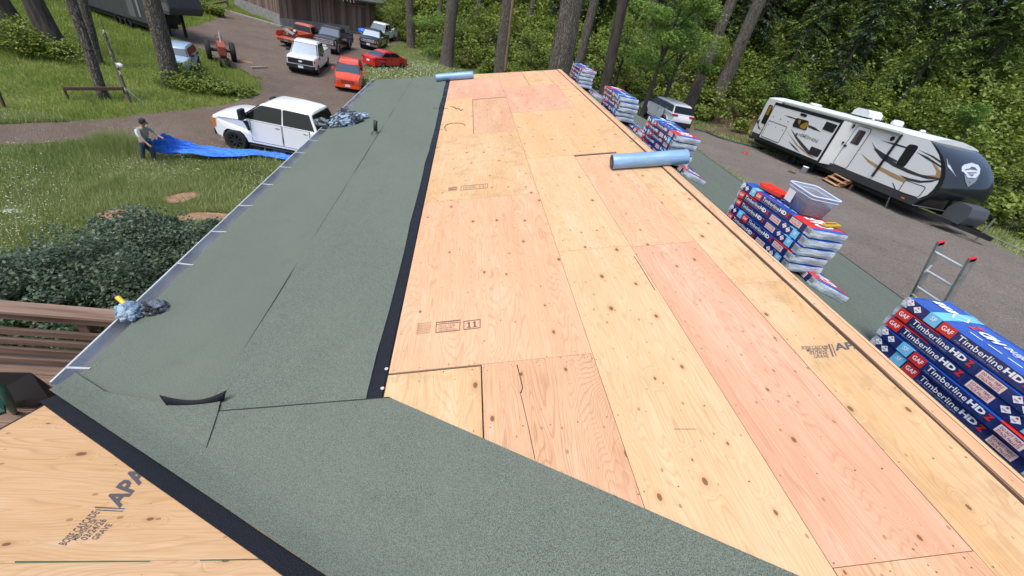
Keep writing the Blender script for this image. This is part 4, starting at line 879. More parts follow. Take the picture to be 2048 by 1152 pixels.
    # wheel arch lips
    if P.get('lip'):
        for x in (xf, xr):
            for s_ in (1, -1):
                b = MB(); A_ = [(x + ar * math.cos(a), s_ * (w + .01), r + ar * math.sin(a)) for a in [rad(-8 + 196 * k / 12) for k in range(13)]]; b.tube(A_, .035, 6); b.build('fender_flare', P['lip'], t)
    # front end
    fx = fo + .006; gm = P.get('grille', BLKP); gw, g0_, g1_ = P['grl']
    b = MB(); b.box((fo - .04, -gw, g0_), (fx + .012, gw, g1_), 0)
    for k in range(P.get('bars', 3)): z = g0_ + (g1_ - g0_) * (k + .5) / P.get('bars', 3); b.box((fx + .012, -gw + .03, z - .012), (fx + .026, gw - .03, z + .012), 1)
    b.build('grille', [gm, P.get('barm', BLKP)], t, .012)
    lw, l0, l1, lin = P['lmp']
    for s_ in (1, -1):
        b = MB(); ya, yb = s_ * (w * .93 - lw), s_ * (w * .93); b.prism([(ya, l0), (yb, l0 + .02), (yb, l1), (ya, l1 - .03)], lambda a, z, c: (c - (.10 if abs(a) > w * .9 else 0), a, z), fo - .1, fx + .016); fixn(b.build('headlight', P.get('lampm', LAMP), t, .01))
        if P.get('amber'): b = MB(); b.box((fo - .13, s_ * (w * .93) - .06, l0 - .02), (fo - .0, s_ * (w * .93) + .015, l1 + .0)); b.build('turn_signal', AMB, t, .01)
    bm_ = P.get('bumper', BLKP); b = MB(); b.prism([(-w * .95, 0), (-w * .8, .09), (w * .8, .09), (w * .95, 0)], lambda a, c, z: (fo + c - .03, a, z), zs + .02, P.get('bt', zs + .26)); fixn(b.build('front_bumper', bm_, t, .02))
    b = MB(); b.box((fo + .065, -.17, zs + P.get('plz', .1)), (fo + .075, .17, zs + P.get('plz', .1) + .15)); b.build('number_plate', PLATE, t)
    # rear end
    if not bed:
        for s_ in (1, -1):
            a, c_, e, f_ = P.get('tailb', (.12, .42, zb - .3, zb - .1)); b = MB(); b.box((xe - .012, min(s_ * w * .97, s_ * (w * .97 - c_)), e), (xe + .10, max(s_ * w * .97, s_ * (w * .97 - c_)), f_)); b.build('tail_light', TAIL, t, .015)
        b = MB(); b.prism([(-w * .95, 0), (-w * .8, -.07), (w * .8, -.07), (w * .95, 0)], lambda a, c, z: (xe + c + .03, a, z), zs + .02, zs + .30); fixn(b.build('rear_bumper', P.get('rbump', BLKP), t, .02))
        b = MB(); b.box((xe - .052, -.17, zs + .32), (xe - .02, .17, zs + .47)); b.build('number_plate', PLATE, t)
    else:
        bt = P.get('bedz', zb + .02); tb = w - .07; ins = P.get('liner', BLKP); pr = [(xe - .03, zs + .06), (xe - .03, bt), (ro, bt), (ro, zs + .12)] + [(x, max(z, zs + .06)) for x, z in reversed(arch(xr, ar, 0))]
        for s_ in (1, -1):
            b = MB(); b.prism(pr, lambda x, z, c: (x, s_ * (w - c) * (1 - P.get('tumb', .04) * max(0, z - zs - .5)), z), 0, .075); o = fixn(b.build('bed_side', paintm, t, .018))
            b = MB(); b.box((ro + .02, s_ * (w - .10) - (.03 if s_ > 0 else -.0), bt), (xe - .05, s_ * (w - .10) + (.075 if s_ > 0 else -.045) * 1, bt + .02)); b.build('bed_rail_cap', P.get('railm', BLKP), t, .006)
            b = MB(); b.box((ro - .01, min(s_ * (w - .02), s_ * (w - .15)), zb - .45), (ro + .03, max(s_ * (w - .02), s_ * (w - .15)), zb - .08)); b.build('tail_light', TAIL, t, .01)
        b = MB(); b.box((ro + .03, -w + .08, zs + .25), (xe - .06, w - .08, zs + .31)); 
        for s_ in (1, -1): b.box((xr - ar * .8, min(s_ * (w - .08), s_ * (w - .3)), zs + .3), (xr + ar * .8, max(s_ * (w - .08), s_ * (w - .3)), zs + .52))
        b.box((xe - .10, -w + .08, zs + .25), (xe - .04, w - .08, bt - .01)); b.build('bed_floor', ins, t, .01)
        b = MB()
        if P.get('gate_open'): b.box((ro - .52, -w + .06, zs + .27), (ro, w - .06, zs + .32))
        else: b.box((ro, -w + .05, zs + .27), (ro + .06, w - .05, bt - .01))
        b.build('tailgate', paintm, t, .015)
        b = MB(); b.box((ro - .13, -w * .95, zs + .0), (ro - .0, w * .95, zs + .2)); b.build('rear_bumper', P.get('rbump', CHR), t, .02)
        b = MB(); b.box((ro - .142, -.17, zs + .03), (ro - .132, .17, zs + .18)); b.build('number_plate', PLATE, t)
    if P.get('step'):
        for s_ in (1, -1): b = MB(); b.box((xr + ar + .1, min(s_ * (w - .05), s_ * (w + .1)), zs - .1), (xf - ar - .1, max(s_ * (w - .05), s_ * (w + .1)), zs - .05)); b.build('running_board', P['step'], t, .01)
    return t
def place(front_px, rear_px, z0, wb, side, w):
    """ground contact pixels of the two wheels on one side (+1: vehicle's left) -> centre, yaw"""
    a, c = gnd(*front_px, z0), gnd(*rear_px, z0); d = (a - c); d.z = 0; d.normalize(); mid = (a + c) / 2
    n = Vector((-d.y, d.x, 0)); ctr = mid - n * side * (w / 2 - .1); ctr.z = H(ctr.x, ctr.y) + .04; global VSC; VSC = max(.78, min(1.12, (a - c).length / wb)); ctr = mid - n * side * (w / 2 - .1) * VSC; ctr.z = H(ctr.x, ctr.y) + .04; return ctr, math.atan2(d.y, d.x)
VSC = 1
WHITE = paint('paint_white', (.78, .80, .81)); OR = paint('paint_orange', (.72, .075, .015)); RED = paint('paint_red', (.52, .02, .015)); BKP = paint('paint_black', (.012, .011, .013), .18); MAR = paint('paint_maroon', (.03, .012, .014), .18)
OLDR = paint('paint_faded_red', (.52, .085, .03), .5, .25); CREAM = mat('cream_trim', (.48, .34, .26), .6)
TRK = dict(wb=3.85, w=2.03, r=.36, fo=.92, ro=1.25, belt=1.20, roof=1.95, hood=1.20, nose=1.10, sill=.42, cab=(-.95, 1.30), bed=1, gh=(1.50, .75, -.72, -.93), win=[(-.72, .14, 'r'), (.20, 1.2, 'f')], doors=[(-.78, .17), (.18, 1.18)], grl=(.80, .72, 1.04), lmp=(.22, .76, 1.02, 0), bumper=BLKP, mir=.22)
def T_(**k): d = dict(TRK); d.update(k); return d
vs_ = []
pos, yaw = place((476, 300), (643, 303), -7.7, 4.06, -1, 2.1)
# the big one: camera sees its left... front to the left of the picture, nearside flank is the driver side
pos, yaw = place((474, 300), (668, 303), -7.7, 4.3, 1, 2.1)
da_ = Vector((-math.cos(rad(6.5)), math.sin(rad(6.5)), 0)); na_ = Vector((-da_.y, da_.x, 0)); VSC = 1.04; pos = gnd(479, 302) - da_ * 2.03 * VSC - na_ * .93 * VSC; pos.z = H(pos.x, pos.y) + .03; yaw = math.atan2(da_.y, da_.x)
vehicle('pickup_truck', 'large white crew cab pickup with black wheels parked nearest, behind the blue tarp', 'pickup truck',
        T_(wb=4.06, w=2.06, r=.45, fo=.85, ro=1.35, belt=1.44, roof=2.15, hood=1.45, nose=1.30, sill=.52, cab=(-1.38, 1.50), gh=(1.78, .80, -1.06, -1.36), win=[(-1.0, .02, 'r'), (.08, 1.3, 'f')], doors=[(-1.05, .05), (.07, 1.32)], grl=(.82, .84, 1.24), lmp=(.24, .90, 1.22, 0), rim=RIMD, tw=.32, out=.05, lip=None, step=BLKP, amber=1, mir=.34, mirh=1.2, liner=mat('bed_white', (.55, .58, .6), .5), railm=BLKP, taper=.08, handlem=CHR, rw0=.08, sp=8), pos, yaw, WHITE)
bt_ = bpy.data.objects['pickup_truck']
for s_ in (1, -1): b = MB(); b.prism([(1.42, 1.38), (1.60, 1.35), (1.50, 1.2), (1.44, 1.0), (1.36, 1.02), (1.38, 1.2)], lambda x, z, c: (x, s_ * (1.032 + c), z), -.02, .01); fixn(b.build('fender_vent', BLKP, bt_))
pos, yaw = place((634, 156), (660, 131.5), -7.7, 3.7, 1, 2.0)
f = vehicle('pickup_truck', 'white pickup with black grille facing the camera in front of the faded red pickup', 'pickup truck', T_(wb=3.68, grl=(.84, .74, 1.06), lmp=(.20, .84, 1.02, 0), lampm=mat('lamp_dark', (.10, .06, .09), .2), bars=4, plz=.06), pos, yaw, WHITE, sc=1.02)
b = MB(); b.prism([(.13 * math.cos(a), .055 * math.sin(a)) for a in [math.pi * 2 * k / 16 for k in range(16)]], lambda y, z, c: (c, y, z + .91), 3.68 / 2 + .94, 3.68 / 2 + .965); b.build('badge', PRW, f)
SUV = dict(wb=2.89, w=1.85, r=.34, fo=.95, ro=1.0, belt=1.12, roof=1.68, hood=1.10, nose=.88, sill=.28, cab=(-1.9, 1.15), gh=(1.42, .55, -1.95, -2.30), deck=1.08, backx=-2.3, win=[(-2.0, -1.22, 'r'), (-1.18, -.25, 'm'), (-.2, 1.0, 'f')], doors=[(-1.15, -.22), (-.21, .85)], grl=(.42, .62, .78), lmp=(.34, .66, .86, 0), bumper=BLKP, bt=.48, mir=.18, tw=.22, tumb=.06, taper=.16, tl=.2)
def S_(**k): d = dict(SUV); d.update(k); return d
pos, yaw = place((724.5, 177), (727, 150), -7.7, 2.89, 1, 1.85)
A_, B_ = gnd(697, 183, -7.7), gnd(706, 146, -7.7); yw = math.atan2(-(B_ - A_).y, -(B_ - A_).x)
d = (A_ - B_); d.z = 0; d.normalize(); c_ = A_ - d * 1.9; c_.z = H(c_.x, c_.y) + .04
vehicle('minivan', 'bright orange red family car with roof rails facing the camera beside the roof corner', 'family car', S_(mirm=OR, barm=OR, bumper=OR, bt=.44, grl=(.42, .60, .80), lampm=mat('lamp_smoke', (.16, .17, .18), .15)), c_, yw, OR, sc=1.0)
pos, yaw = place((809, 139), (762, 140.5), -7.7, 2.62, -1, 1.73)
vehicle('sedan', 'red four door sedan parked in the grass behind the orange car', 'car', dict(wb=2.62, w=1.73, r=.31, fo=.88, ro=1.02, belt=.98, roof=1.42, hood=.96, nose=.76, sill=.24, cab=(-1.6, 1.0), gh=(1.30, .40, -.85, -1.62), deck=1.0, backx=-1.5, win=[(-1.15, -.30, 'r'), (-.25, .9, 'f')], doors=[(-1.0, -.24), (-.23, .8)], grl=(.30, .50, .62), lmp=(.30, .56, .72, 0), bumper=RED, bt=.42, mir=.15, tw=.20, tumb=.08, taper=.15, tl=.24, rbump=RED, mirm=RED, darkrear=0, tailb=(0, .3, .72, .92), rw0=.02, rim=RIM), pos, yaw, RED, sc=1.0)
pos, yaw = place((673, 113), (706, 99), -7.7, 3.96, 1, 2.05)
vehicle('pickup_truck', 'dark maroon pickup with chrome bumper between the two white pickups', 'pickup truck', T_(wb=3.96, w=2.05, r=.40, belt=1.34, roof=2.0, hood=1.34, nose=1.24, sill=.50, grl=(.80, .80, 1.18), barm=CHR, grille=CHR, bumper=CHR, lmp=(.26, .84, 1.16, 0), lip=mat('flare', (.25, .24, .22), .5), mir=.24, mirh=1.3, bt=.74), pos, yaw, MAR, sc=1.02)
pos, yaw = place((749, 108), (781, 92), -7.7, 3.4, 1, 2.0)
vehicle('pickup_truck', 'old black pickup with chrome grille bars parked behind the red sedan', 'pickup truck', T_(wb=3.4, r=.37, belt=1.18, roof=1.82, cab=(-.35, 1.15), gh=(1.35, .75, -.15, -.33), win=[(-.15, 1.1, 'f')], doors=[(-.2, 1.0)], grl=(.62, .76, 1.0), barm=CHR, bars=4, grille=CHR, bumper=CHR, lmp=(.26, .78, 1.0, 0), amber=1, bt=.62, mir=.18, mirm=CHR), pos, yaw, BKP, sc=1.05)
pos, yaw = place((744, 85), (786, 83), -7.7, 3.6, 1, 2.0); A_, B_ = gnd(787, 83, -7.7), gnd(737, 92, -7.7); d = (B_ - A_); d.z = 0; d.normalize(); c_ = A_ + d * 1.9 + Vector((-d.y, d.x, 0)) * -.9; c_.z = H(c_.x, c_.y) + .04
wt = vehicle('pickup_truck', 'white extended cab pickup loaded with scrap, parked furthest back by the bushes', 'pickup truck', T_(wb=3.6, cab=(-.9, 1.25), win=[(-.70, -.12, 'r'), (0, 1.2, 'f')], doors=[(0, 1.18)], bumper=CHR), c_, math.atan2(d.y, d.x), WHITE, sc=1.0)
A_, B_ = gnd(597, 100, -7.7), gnd(558, 91, -7.7); n_ = (A_ - B_); n_.z = 0; n_.normalize(); d = Vector((-n_.y, n_.x, 0)); c_ = (A_ + B_) / 2 + d * 2.7; c_.z = H(c_.x, c_.y) + .04
op = vehicle('pickup_truck', 'faded red old pickup with its rear and open bed towards the camera beside the barn', 'pickup truck', T_(wb=3.3, w=1.95, r=.36, ro=1.15, belt=1.12, roof=1.74, hood=1.1, nose=1.0, cab=(-.25, 1.15), gh=(1.35, .8, -.10, -.28), win=[(-.1, 1.1, 'f')], doors=[(-.15, 1.0)], liner=OLDR, rbump=CREAM, bumper=CREAM, lip=CREAM, darkrear=1, grl=(.7, .7, .95), gate_open=1, railm=OLDR), c_, math.atan2(d.y, d.x), OLDR, sc=1.02)
def cargo(t, x0, x1, z, cols, n, seed):
    r_ = random.Random(seed)
    for k in range(n):
        b = MB(); x, y, a = r_.uniform(x0, x1), r_.uniform(-.6, .6), r_.random() * 3; L = r_.uniform(.3, .8); b.beam((x, y, z + r_.uniform(0, .2)), (x + math.cos(a) * L, y + math.sin(a) * L, z + r_.uniform(.0, .45)), r_.uniform(.08, .3), r_.uniform(.04, .2)); o = b.build('scrap_piece', cols[k % len(cols)]); o.matrix_world = t.matrix_basis
        tag(o, 'scrap piece lying in the open bed of ' + ('the furthest white pickup' if seed == 1 else 'the faded red pickup'), 'scrap', 'scrap in the bed of ' + ('the white pickup' if seed == 1 else 'the red pickup'))
SCG = mat('scrap_grey', (.35, .36, .36), .6); SCW = mat('scrap_wood', (.40, .30, .2), .8)
bpy.context.view_layer.update()
cargo(wt, -2.8, -1.2, 1.15, [SCG, BLKP, PLATE], 8, 1); cargo(op, -2.4, -.6, .82, [SCG, SCW, BLKP], 7, 2)
a_ = gnd(714, 96, -7.7); TB = var_mat('blue_tarp', (.02, .13, .72), (.03, .20, .85), 5, .5, .4)
o = heap('folded_tarp', (a_.x + .3, a_.y + 2.6, a_.z + 1.45), (.8, .6, .35), TB, 6, 4); tag(o, 'bunched bright blue tarp in the bed of the dark maroon pickup', 'tarp')
# white crossover on the right, seen from behind
A_, B_ = gnd(1322, 249, -4.6), gnd(1367, 266, -4.6); n_ = (B_ - A_); print('jeep w', n_.length); n_.z = 0; VSC = max(.8, min(1.1, n_.length / 1.62)); n_.normalize(); d = Vector((-.14, .99, 0)).normalized(); VSC = .95; cx_ = gnd(1350, 261, -4.6) + d * 1.9 * VSC; cx_.z = H(cx_.x, cx_.y) + .05
jp = vehicle('crossover_car', 'white crossover car seen from behind beside the bundles and the bank', 'car', S_(wb=2.7, w=1.86, r=.37, belt=1.16, roof=1.68, ro=.88, fo=.9, sill=.36, rbump=BLKP, gh=(1.35, .5, -1.75, -2.15), backx=-2.1, win=[(-1.75, -1.2, 'r'), (-1.15, -.3, 'm'), (-.25, 1.0, 'f')], doors=[(-1.1, -.28), (-.27, .8)], tailb=(0, .42, 1.0, 1.12), lip=BLKP, rw0=.06, handlem=WHITE, mirm=BLKP), cx_, math.atan2(d.y, d.x), WHITE)
# blue off-roader behind the tree
BLU = paint('paint_pale_blue', (.30, .42, .52), .4); A_, B_ = gnd(318, 150, -7.7), gnd(372, 158, -7.7); n_ = (A_ - B_); n_.z = 0; n_.normalize(); d = Vector((n_.y, -n_.x, 0)) * -1
c_ = (A_ + B_) / 2 - Vector((-n_.y, n_.x, 0)) * -1.4
dd = Vector((.30, -1, 0)).normalized(); c_ = gnd(356, 155, -7.7) - dd * 1.3; c_.z = H(c_.x, c_.y) + .05; VSC = .85
vehicle('off_road_car', 'pale blue old off road car with black wheels half hidden behind a fir trunk', 'off road car', S_(wb=2.5, w=1.75, r=.40, fo=.75, ro=.8, belt=1.22, roof=1.74, hood=1.2, nose=1.08, sill=.5, gh=(.95, .6, -1.75, -1.95), backx=-1.9, cab=(-1.8, .9), win=[(-1.8, -.6, 'r'), (-.5, .8, 'f')], doors=[(-.5, .6)], grl=(.6, .72, 1.0), lmp=(.2, .8, 1.0, 0), tw=.28, out=.06, bumper=BLKP, mir=.16), c_, math.atan2(dd.y, dd.x), BLU)

# ---- tractor
tp = gnd(448, 128, -7.7); dd = Vector((.55, -1, 0)).normalized(); tr = thing('tractor', 'rusty red vintage tractor standing at the edge of the grass by the driveway', 'tractor', tp, math.atan2(dd.y, dd.x)); tr.scale = (.97,) * 3
TRR = var_mat('tractor_red', (.36, .06, .03), (.20, .06, .04), 5, .6, .2); TRK_ = var_mat('tractor_rust', (.10, .05, .035), (.05, .035, .03), 6, .8)
b = MB(); b.prism([(-.1, .95), (1.35, .85), (1.4, 1.35), (1.25, 1.48), (.2, 1.52), (-.1, 1.45)], lambda x, z, c: (x, c, z), -.22, .22); fixn(b.build('hood', TRR, tr, .05))
b = MB(); b.box((1.38, -.19, .82), (1.46, .19, 1.36)); b.build('radiator_grille', TRR, tr, .02)
b = MB(); b.box((-.95, -.2, .55), (1.2, .2, .98)); b.tube([(-.95, -.6, .72), (-.95, .6, .72)], .12, 10); b.build('chassis', TRK_, tr, .02)
b = MB(); b.box((-.95, -.25, 1.0), (-.55, .25, 1.06)); b.box((-1.0, -.25, 1.02), (-.93, .25, 1.3)); b.build('seat', TRR, tr, .03)
MB().tube([(-.2, 0, 1.3), (-.5, 0, 1.62)], .02, 6).build('steering_column', TRK_, tr)
b = MB(); b.tube([Vector((-.5, 0, 1.62)) + Vector((.10 * math.cos(a), .2 * math.sin(a), .16 * math.cos(a))) for a in [math.pi * 2 * k / 14 for k in range(15)]], .015, 5, 0, False); b.build('steering_wheel', BLKP, tr)
MB().tube([(.75, .02, 1.45), (.75, .02, 2.15)], .035, 8).build('exhaust_pipe', PLATE, tr)
for y in (-.75, .75): wheel(tr, -.95, y, .66, .32, TRR, 'rear_wheel', 6, .62)
for y in (-.24, .24): wheel(tr, 1.15, y, .32, .16, TRR, 'front_wheel', 5, .6)
for y in (): b = MB(); b.prism([(-.95 + .74 * math.cos(a), .66 + .74 * math.sin(a)) for a in [rad(20 + 12 * k) for k in range(11)]] + [(-.95 + .70 * math.cos(a), .66 + .70 * math.sin(a)) for a in [rad(140 - 12 * k) for k in range(11)]], lambda x, z, c: (x, y + c, z), -.2, .2); fixn(b.build('mudguard', TRR, tr))
# ================================================================= TRAVEL TRAILER
ra = Vector((0.04192243, 0.99778043, -0.05173705)).normalized(); rs_ = ra.cross(Vector((0, 0, 1))).normalized(); ru = rs_.cross(ra)
RP = Vector((19.8, 20, -4)); lx = -ra
RVM = Matrix(((lx.x, rs_.x, ru.x, RP.x), (lx.y, rs_.y, ru.y, RP.y), (lx.z, rs_.z, ru.z, RP.z), (0, 0, 0, 1)))
rv = thing('travel_trailer', 'long white travel trailer with black front cap and tan swooshes on the gravel', 'travel trailer', M=RVM)
def SP(px, py, off=0):
    r = Vector(ray(px, py)); q = RP + rs_ * off; t = q.dot(rs_) / r.dot(rs_); p = r * t - RP; return (p.dot(lx), p.dot(ru))
def SR(px, py, z=2.62):
    r = Vector(ray(px, py)); q = RP + ru * z; t = q.dot(ru) / r.dot(ru); p = r * t - RP; return (p.dot(lx), p.dot(rs_))
def Q6(x, y, o=0): return SP(1490 + x / 6.777, 170 + y / 6.777, o)
def Q5(x, y, o=0): return SP(1680 + x / 5.237, 230 + y / 5.237, o)
RVW = paint('rv_white', (.66, .68, .68), .35); RVG = mat('rv_graphite', (.035, .038, .045), .35); RVB = mat('rv_black', (.012, .012, .014), .3); TAN = mat('rv_tan', (.36, .23, .12), .4); RVR = var_mat('rv_roof', (.68, .72, .74), (.58, .62, .63), 3, .6); WARML = mat('painted_warm_light', (.30, .17, .02), .3)
xr_, zt_ = Q6(325, 175)[0], 2.60; zt_ = max(Q6(560, 250)[1], 2.45)
curve = [Q5(x, y) for x, y in ((950, 270), (1015, 340), (1060, 420), (1082, 500), (1085, 570), (1078, 640), (1050, 720), (1000, 790), (940, 845), (870, 872))]
zt_ = curve[0][1]; zb_ = Q5(740, 940)[1]; DEP = 2.44; xf_ = curve[0][0]
P_ = [(xr_, zb_ + .3), (xr_ + .12, zb_), (Q5(745, 938)[0], zb_)] + list(reversed(curve)) + [(xr_ + .10, zt_), (xr_, zt_ - .22)]
b = MB(); b.prism(P_, lambda x, z, c: (x, c, z), 0, DEP); fixn(b.build('body_shell', RVW, rv))
b = MB(); b.prism([(0, 0), (DEP, 0), (DEP, .03), (DEP * .85, .12), (DEP * .6, .20), (DEP * .4, .20), (DEP * .15, .12), (0, .03)], lambda y, z, c: (c, y, zt_ + z), xr_ + .02, xf_ + .05); fixn(b.build('roof_membrane', RVR, rv, .02))
# nose cap
prof = curve + [Q5(800, 905), Q5(745, 938)]; ns = len(prof); us = [-1, -.97, -.85, -.6, -.3, 0, .3, .6, .85, .97, 1]; vs = []
nose_c = max(p[0] for p in curve)
def nosept(i, u):
    t = i / (ns - 1); th_ = math.pi * (t - .5); x, z = prof[i]; zm = (zt_ + zb_) / 2; hb = (zt_ - zb_) / 2
    zz = zt_ - t * (zt_ - zb_); bul = (.06 + .20 * math.sqrt(max(0, 1 - u * u))) * math.cos(th_ * .98) ** .8 if abs(u) < 1 else .10 * math.cos(th_ * .98) ** .8
    return (x + bul + (0 if t < .8 else .0), DEP / 2 + u * (DEP / 2 - (.0 if abs(u) < 1 else -.004)), z + .02 * (1 - u * u))
for u in us: vs += [nosept(i, u) for i in range(ns)]
b = MB(); b.add(vs, [(i * ns + j, i * ns + j + 1, (i + 1) * ns + j + 1, (i + 1) * ns + j) for i in range(len(us) - 1) for j in range(ns - 1)], 0, True)
for side, u0 in ((0, -1), (1, 1)):
    k = 0 if side == 0 else (len(us) - 1) * ns; y = -.004 if side == 0 else DEP + .004; vs2 = [vs[k + j] for j in range(ns)] + [(prof[j][0] - (.10 if 0 < j < ns - 1 else 0), y, prof[j][1]) for j in range(ns)]; b.add(vs2, [(j, j + 1, ns + j + 1, ns + j) for j in range(ns - 1)], 0, True)
cap = b.build('front_cap', paint('cap_black', (.014, .016, .020), .2), rv)
from mathutils.bvhtree import BVHTree
bv = BVHTree.FromPolygons([Vector(v) for v in b.v], b.f); RI = RVM.inverted()
def onnose(px, py, e=.012):
    r = Vector(ray(px, py)).normalized(); o = RI @ Vector((0, 0, 0)); d = (RI.to_3x3() @ r).normalized(); h = bv.ray_cast(o, d)
    return h[0] - d * e if h[0] else o + d * 24
def nose_poly(pts, name, m, e=.012, k=1):
    b = MB(); P = []
    for i in range(len(pts)):
        a = pts[i - 1]; c_ = pts[i]
        for j in range(3): P.append((a[0] + (c_[0] - a[0]) * j / 3, a[1] + (c_[1] - a[1]) * j / 3))
    V = [onnose(1680 + x / 5.237, 230 + y / 5.237, e) for x, y in P]; cx = sum(p[0] for p in P) / len(P); cy = sum(p[1] for p in P) / len(P); V.append(onnose(1680 + cx / 5.237, 230 + cy / 5.237, e)); n = len(P)
    b.add(V, [(i, (i + 1) % n, n) for i in range(n)]); return b.build(name, m, rv)
nose_poly([(1118, 455), (1170, 560), (1220, 650), (1165, 580), (1128, 540)], 'side_marker_panel', mat('silver_blue', (.42, .50, .56), .3, .3))
SBL = mat('badge_silver', (.52, .58, .66), .3, .2)
nose_poly([(1275, 545), (1300, 520), (1380, 500), (1450, 525), (1470, 560), (1462, 620), (1420, 660), (1340, 655), (1300, 600), (1275, 590)], 'emblem', SBL, .02)
nose_poly([(1300, 615), (1340, 665), (1420, 668), (1455, 640), (1420, 700), (1340, 755), (1315, 700)], 'emblem_shield', mat('shield_grey', (.20, .22, .24), .3, .3), .025)
nose_poly([(1312, 568), (1380, 555), (1440, 572), (1440, 582), (1380, 566), (1312, 580)], 'emblem_bar', INK, .03); nose_poly([(1330, 600), (1440, 600), (1420, 612), (1345, 612)], 'emblem_bar', INK, .03); nose_poly([(1362, 622), (1408, 622), (1385, 645)], 'emblem_bar', INK, .03)
def ply(name, pts, m, off, f=Q5, th=.006, parent=rv, rnd=0, rim=None):
    P = [f(x, y, off) for x, y in pts]
    if rnd:
        R = []
        for i in range(len(P)):
            a, c_, d = Vector(P[i - 1]), Vector(P[i]), Vector(P[(i + 1) % len(P)]); u = (a - c_); v = (d - c_); ru_ = min(rnd, u.length * .45); rv_ = min(rnd, v.length * .45); A, B = c_ + u.normalized() * ru_, c_ + v.normalized() * rv_
            for k in range(5): t = k / 4; R.append(tuple(A * (1 - t) ** 2 + c_ * 2 * t * (1 - t) + B * t * t))
        P = R
    b = MB(); b.prism(P, lambda x, z, c: (x, c, z), off - th, off + .01)
    o = fixn(b.build(name, m, parent))
    if rim:
        c0 = Vector((sum(p[0] for p in P) / len(P), sum(p[1] for p in P) / len(P))); b = MB(); w = .028; b.tube([(p[0], off - th, p[1]) for p in P + [P[0], P[1]]], .014, 5, 0, False); b.build('trim', rim, o)
    return o
# skirt along the whole body
sk = [(xr_ + .05, zb_ + .33), (Q5(845, 885)[0], zb_ + .33), (Q5(745, 938)[0] + .02, zb_ - .005), (xr_ + .14, zb_ - .005)]
b = MB(); b.prism(sk, lambda x, z, c: (x, c, z), -.012, .02); fixn(b.build('skirt', RVG, rv))
# slide out
SO = -.72; A_ = [Q6(x, y, SO) for x, y in ((425, 222), (1325, 503), (990, 1045), (178, 715))]
xs0 = (A_[0][0] + A_[3][0]) / 2; xs1 = (A_[1][0] + A_[2][0]) / 2; zs1 = (A_[0][1] + A_[1][1]) / 2; zs0 = (A_[2][1] + A_[3][1]) / 2
b = MB(); b.box((xs0 + .03, SO, zs0), (xs1 - .03, .0, zs1)); slide = b.build('slide_out', RVW, rv)
b = MB()
for q in ((xs0, SO - .012, zs0, xs1, SO + .05, zs0 + .06), (xs0, SO - .012, zs1 - .13, xs1, SO + .05, zs1 + .02), (xs0, SO - .012, zs0 + .06, xs0 + .07, SO + .05, zs1 - .13), (xs1 - .09, SO - .012, zs0 + .06, xs1, SO + .05, zs1 - .13)): b.box(q[:3], q[3:])
b.build('slide_frame', RVB, slide)
LL = (slide,)
for nm, pts, m, r_ in (('vent_cover', ((765, 378), (848, 405), (828, 440), (748, 412)), RVB, .05), ('window', ((700, 443), (872, 490), (830, 622), (638, 560)), RVB, .14), ('vent_grille', ((1110, 495), (1260, 545), (1190, 650), (1050, 600)), RVB, .04), ('vent_grille', ((905, 830), (1045, 885), (985, 980), (850, 930)), RVB, .04)):
    o = ply(nm, pts, m, SO, Q6, .016, slide, r_)
    if nm == 'vent_grille':
        b = MB(); q = [Q6(x, y, SO) for x, y in pts]
        for k in range(1, 7):
            t = k / 7; p0 = (q[0][0] + (q[3][0] - q[0][0]) * t, q[0][1] + (q[3][1] - q[0][1]) * t); p1 = (q[1][0] + (q[2][0] - q[1][0]) * t, q[1][1] + (q[2][1] - q[1][1]) * t); b.beam((p0[0] + .06, SO - .018, p0[1]), (p1[0] - .06, SO - .018, p1[1]), .01, .012)
        b.build('louvre', RVG, o)
    if nm == 'window':
        b = MB(); 
        for pp in (((760, 540), (800, 520), (850, 500), (860, 545), (815, 600), (770, 590), (740, 565)), ((720, 500), (735, 470), (770, 470), (740, 540))): b.add([(x, SO - .018, z) for x, z in [Q6(*p_, SO) for p_ in pp]], [tuple(range(len(pp)))])
        b.build('painted_window_light', WARML, o)  # yellowish reflection in the pane, painted as flat coloured patches
ply('hatch', ((330, 480), (575, 570), (450, 785), (220, 690)), RVW, SO, Q6, .012, slide, .08, RVB)
for pts, m in ((((620, 590), (700, 695), (800, 810), (868, 885), (850, 930), (760, 830), (680, 715)), RVG), (((560, 610), (620, 690), (720, 815), (860, 930), (970, 1000), (880, 970), (760, 880), (680, 800)), TAN), (((590, 760), (640, 800), (690, 850), (745, 915), (690, 880), (640, 830)), RVG), (((530, 410), (620, 428), (700, 455), (698, 470), (610, 445)), RVG), (((858, 538), (950, 575), (1035, 640), (930, 608), (856, 572)), RVG)):
    ply('swoosh', pts, m, SO, Q6, .004, slide)
for x, y in ((388, 428), (484, 463), (585, 497), (325, 542), (417, 575), (515, 615)):
    c_ = Q6(x, y, SO); MB().tube([(c_[0], SO - .02, c_[1]), (c_[0], SO + .01, c_[1])], .03, 8).build('port', RVB, slide)
b = MB(); p0, p1, p2 = Q6(722, 690, SO), Q6(985, 790, SO), Q6(735, 650, SO)
put_text(b, 'HEMISPHERE', lambda a, c: (p0[0] + a * (p1[0] - p0[0]) + c * (p2[0] - p0[0]), SO - .006, p0[1] + a * (p1[1] - p0[1]) + c * (p2[1] - p0[1])), 0, 0, 1, 1, 0, .01, .15)
p0, p1, p2 = Q6(772, 668, SO), Q6(858, 695, SO), Q6(777, 655, SO); put_text(b, 'SALEM', lambda a, c: (p0[0] + a * (p1[0] - p0[0]) + c * (p2[0] - p0[0]), SO - .006, p0[1] + a * (p1[1] - p0[1]) + c * (p2[1] - p0[1])), 0, 0, 1, 1)
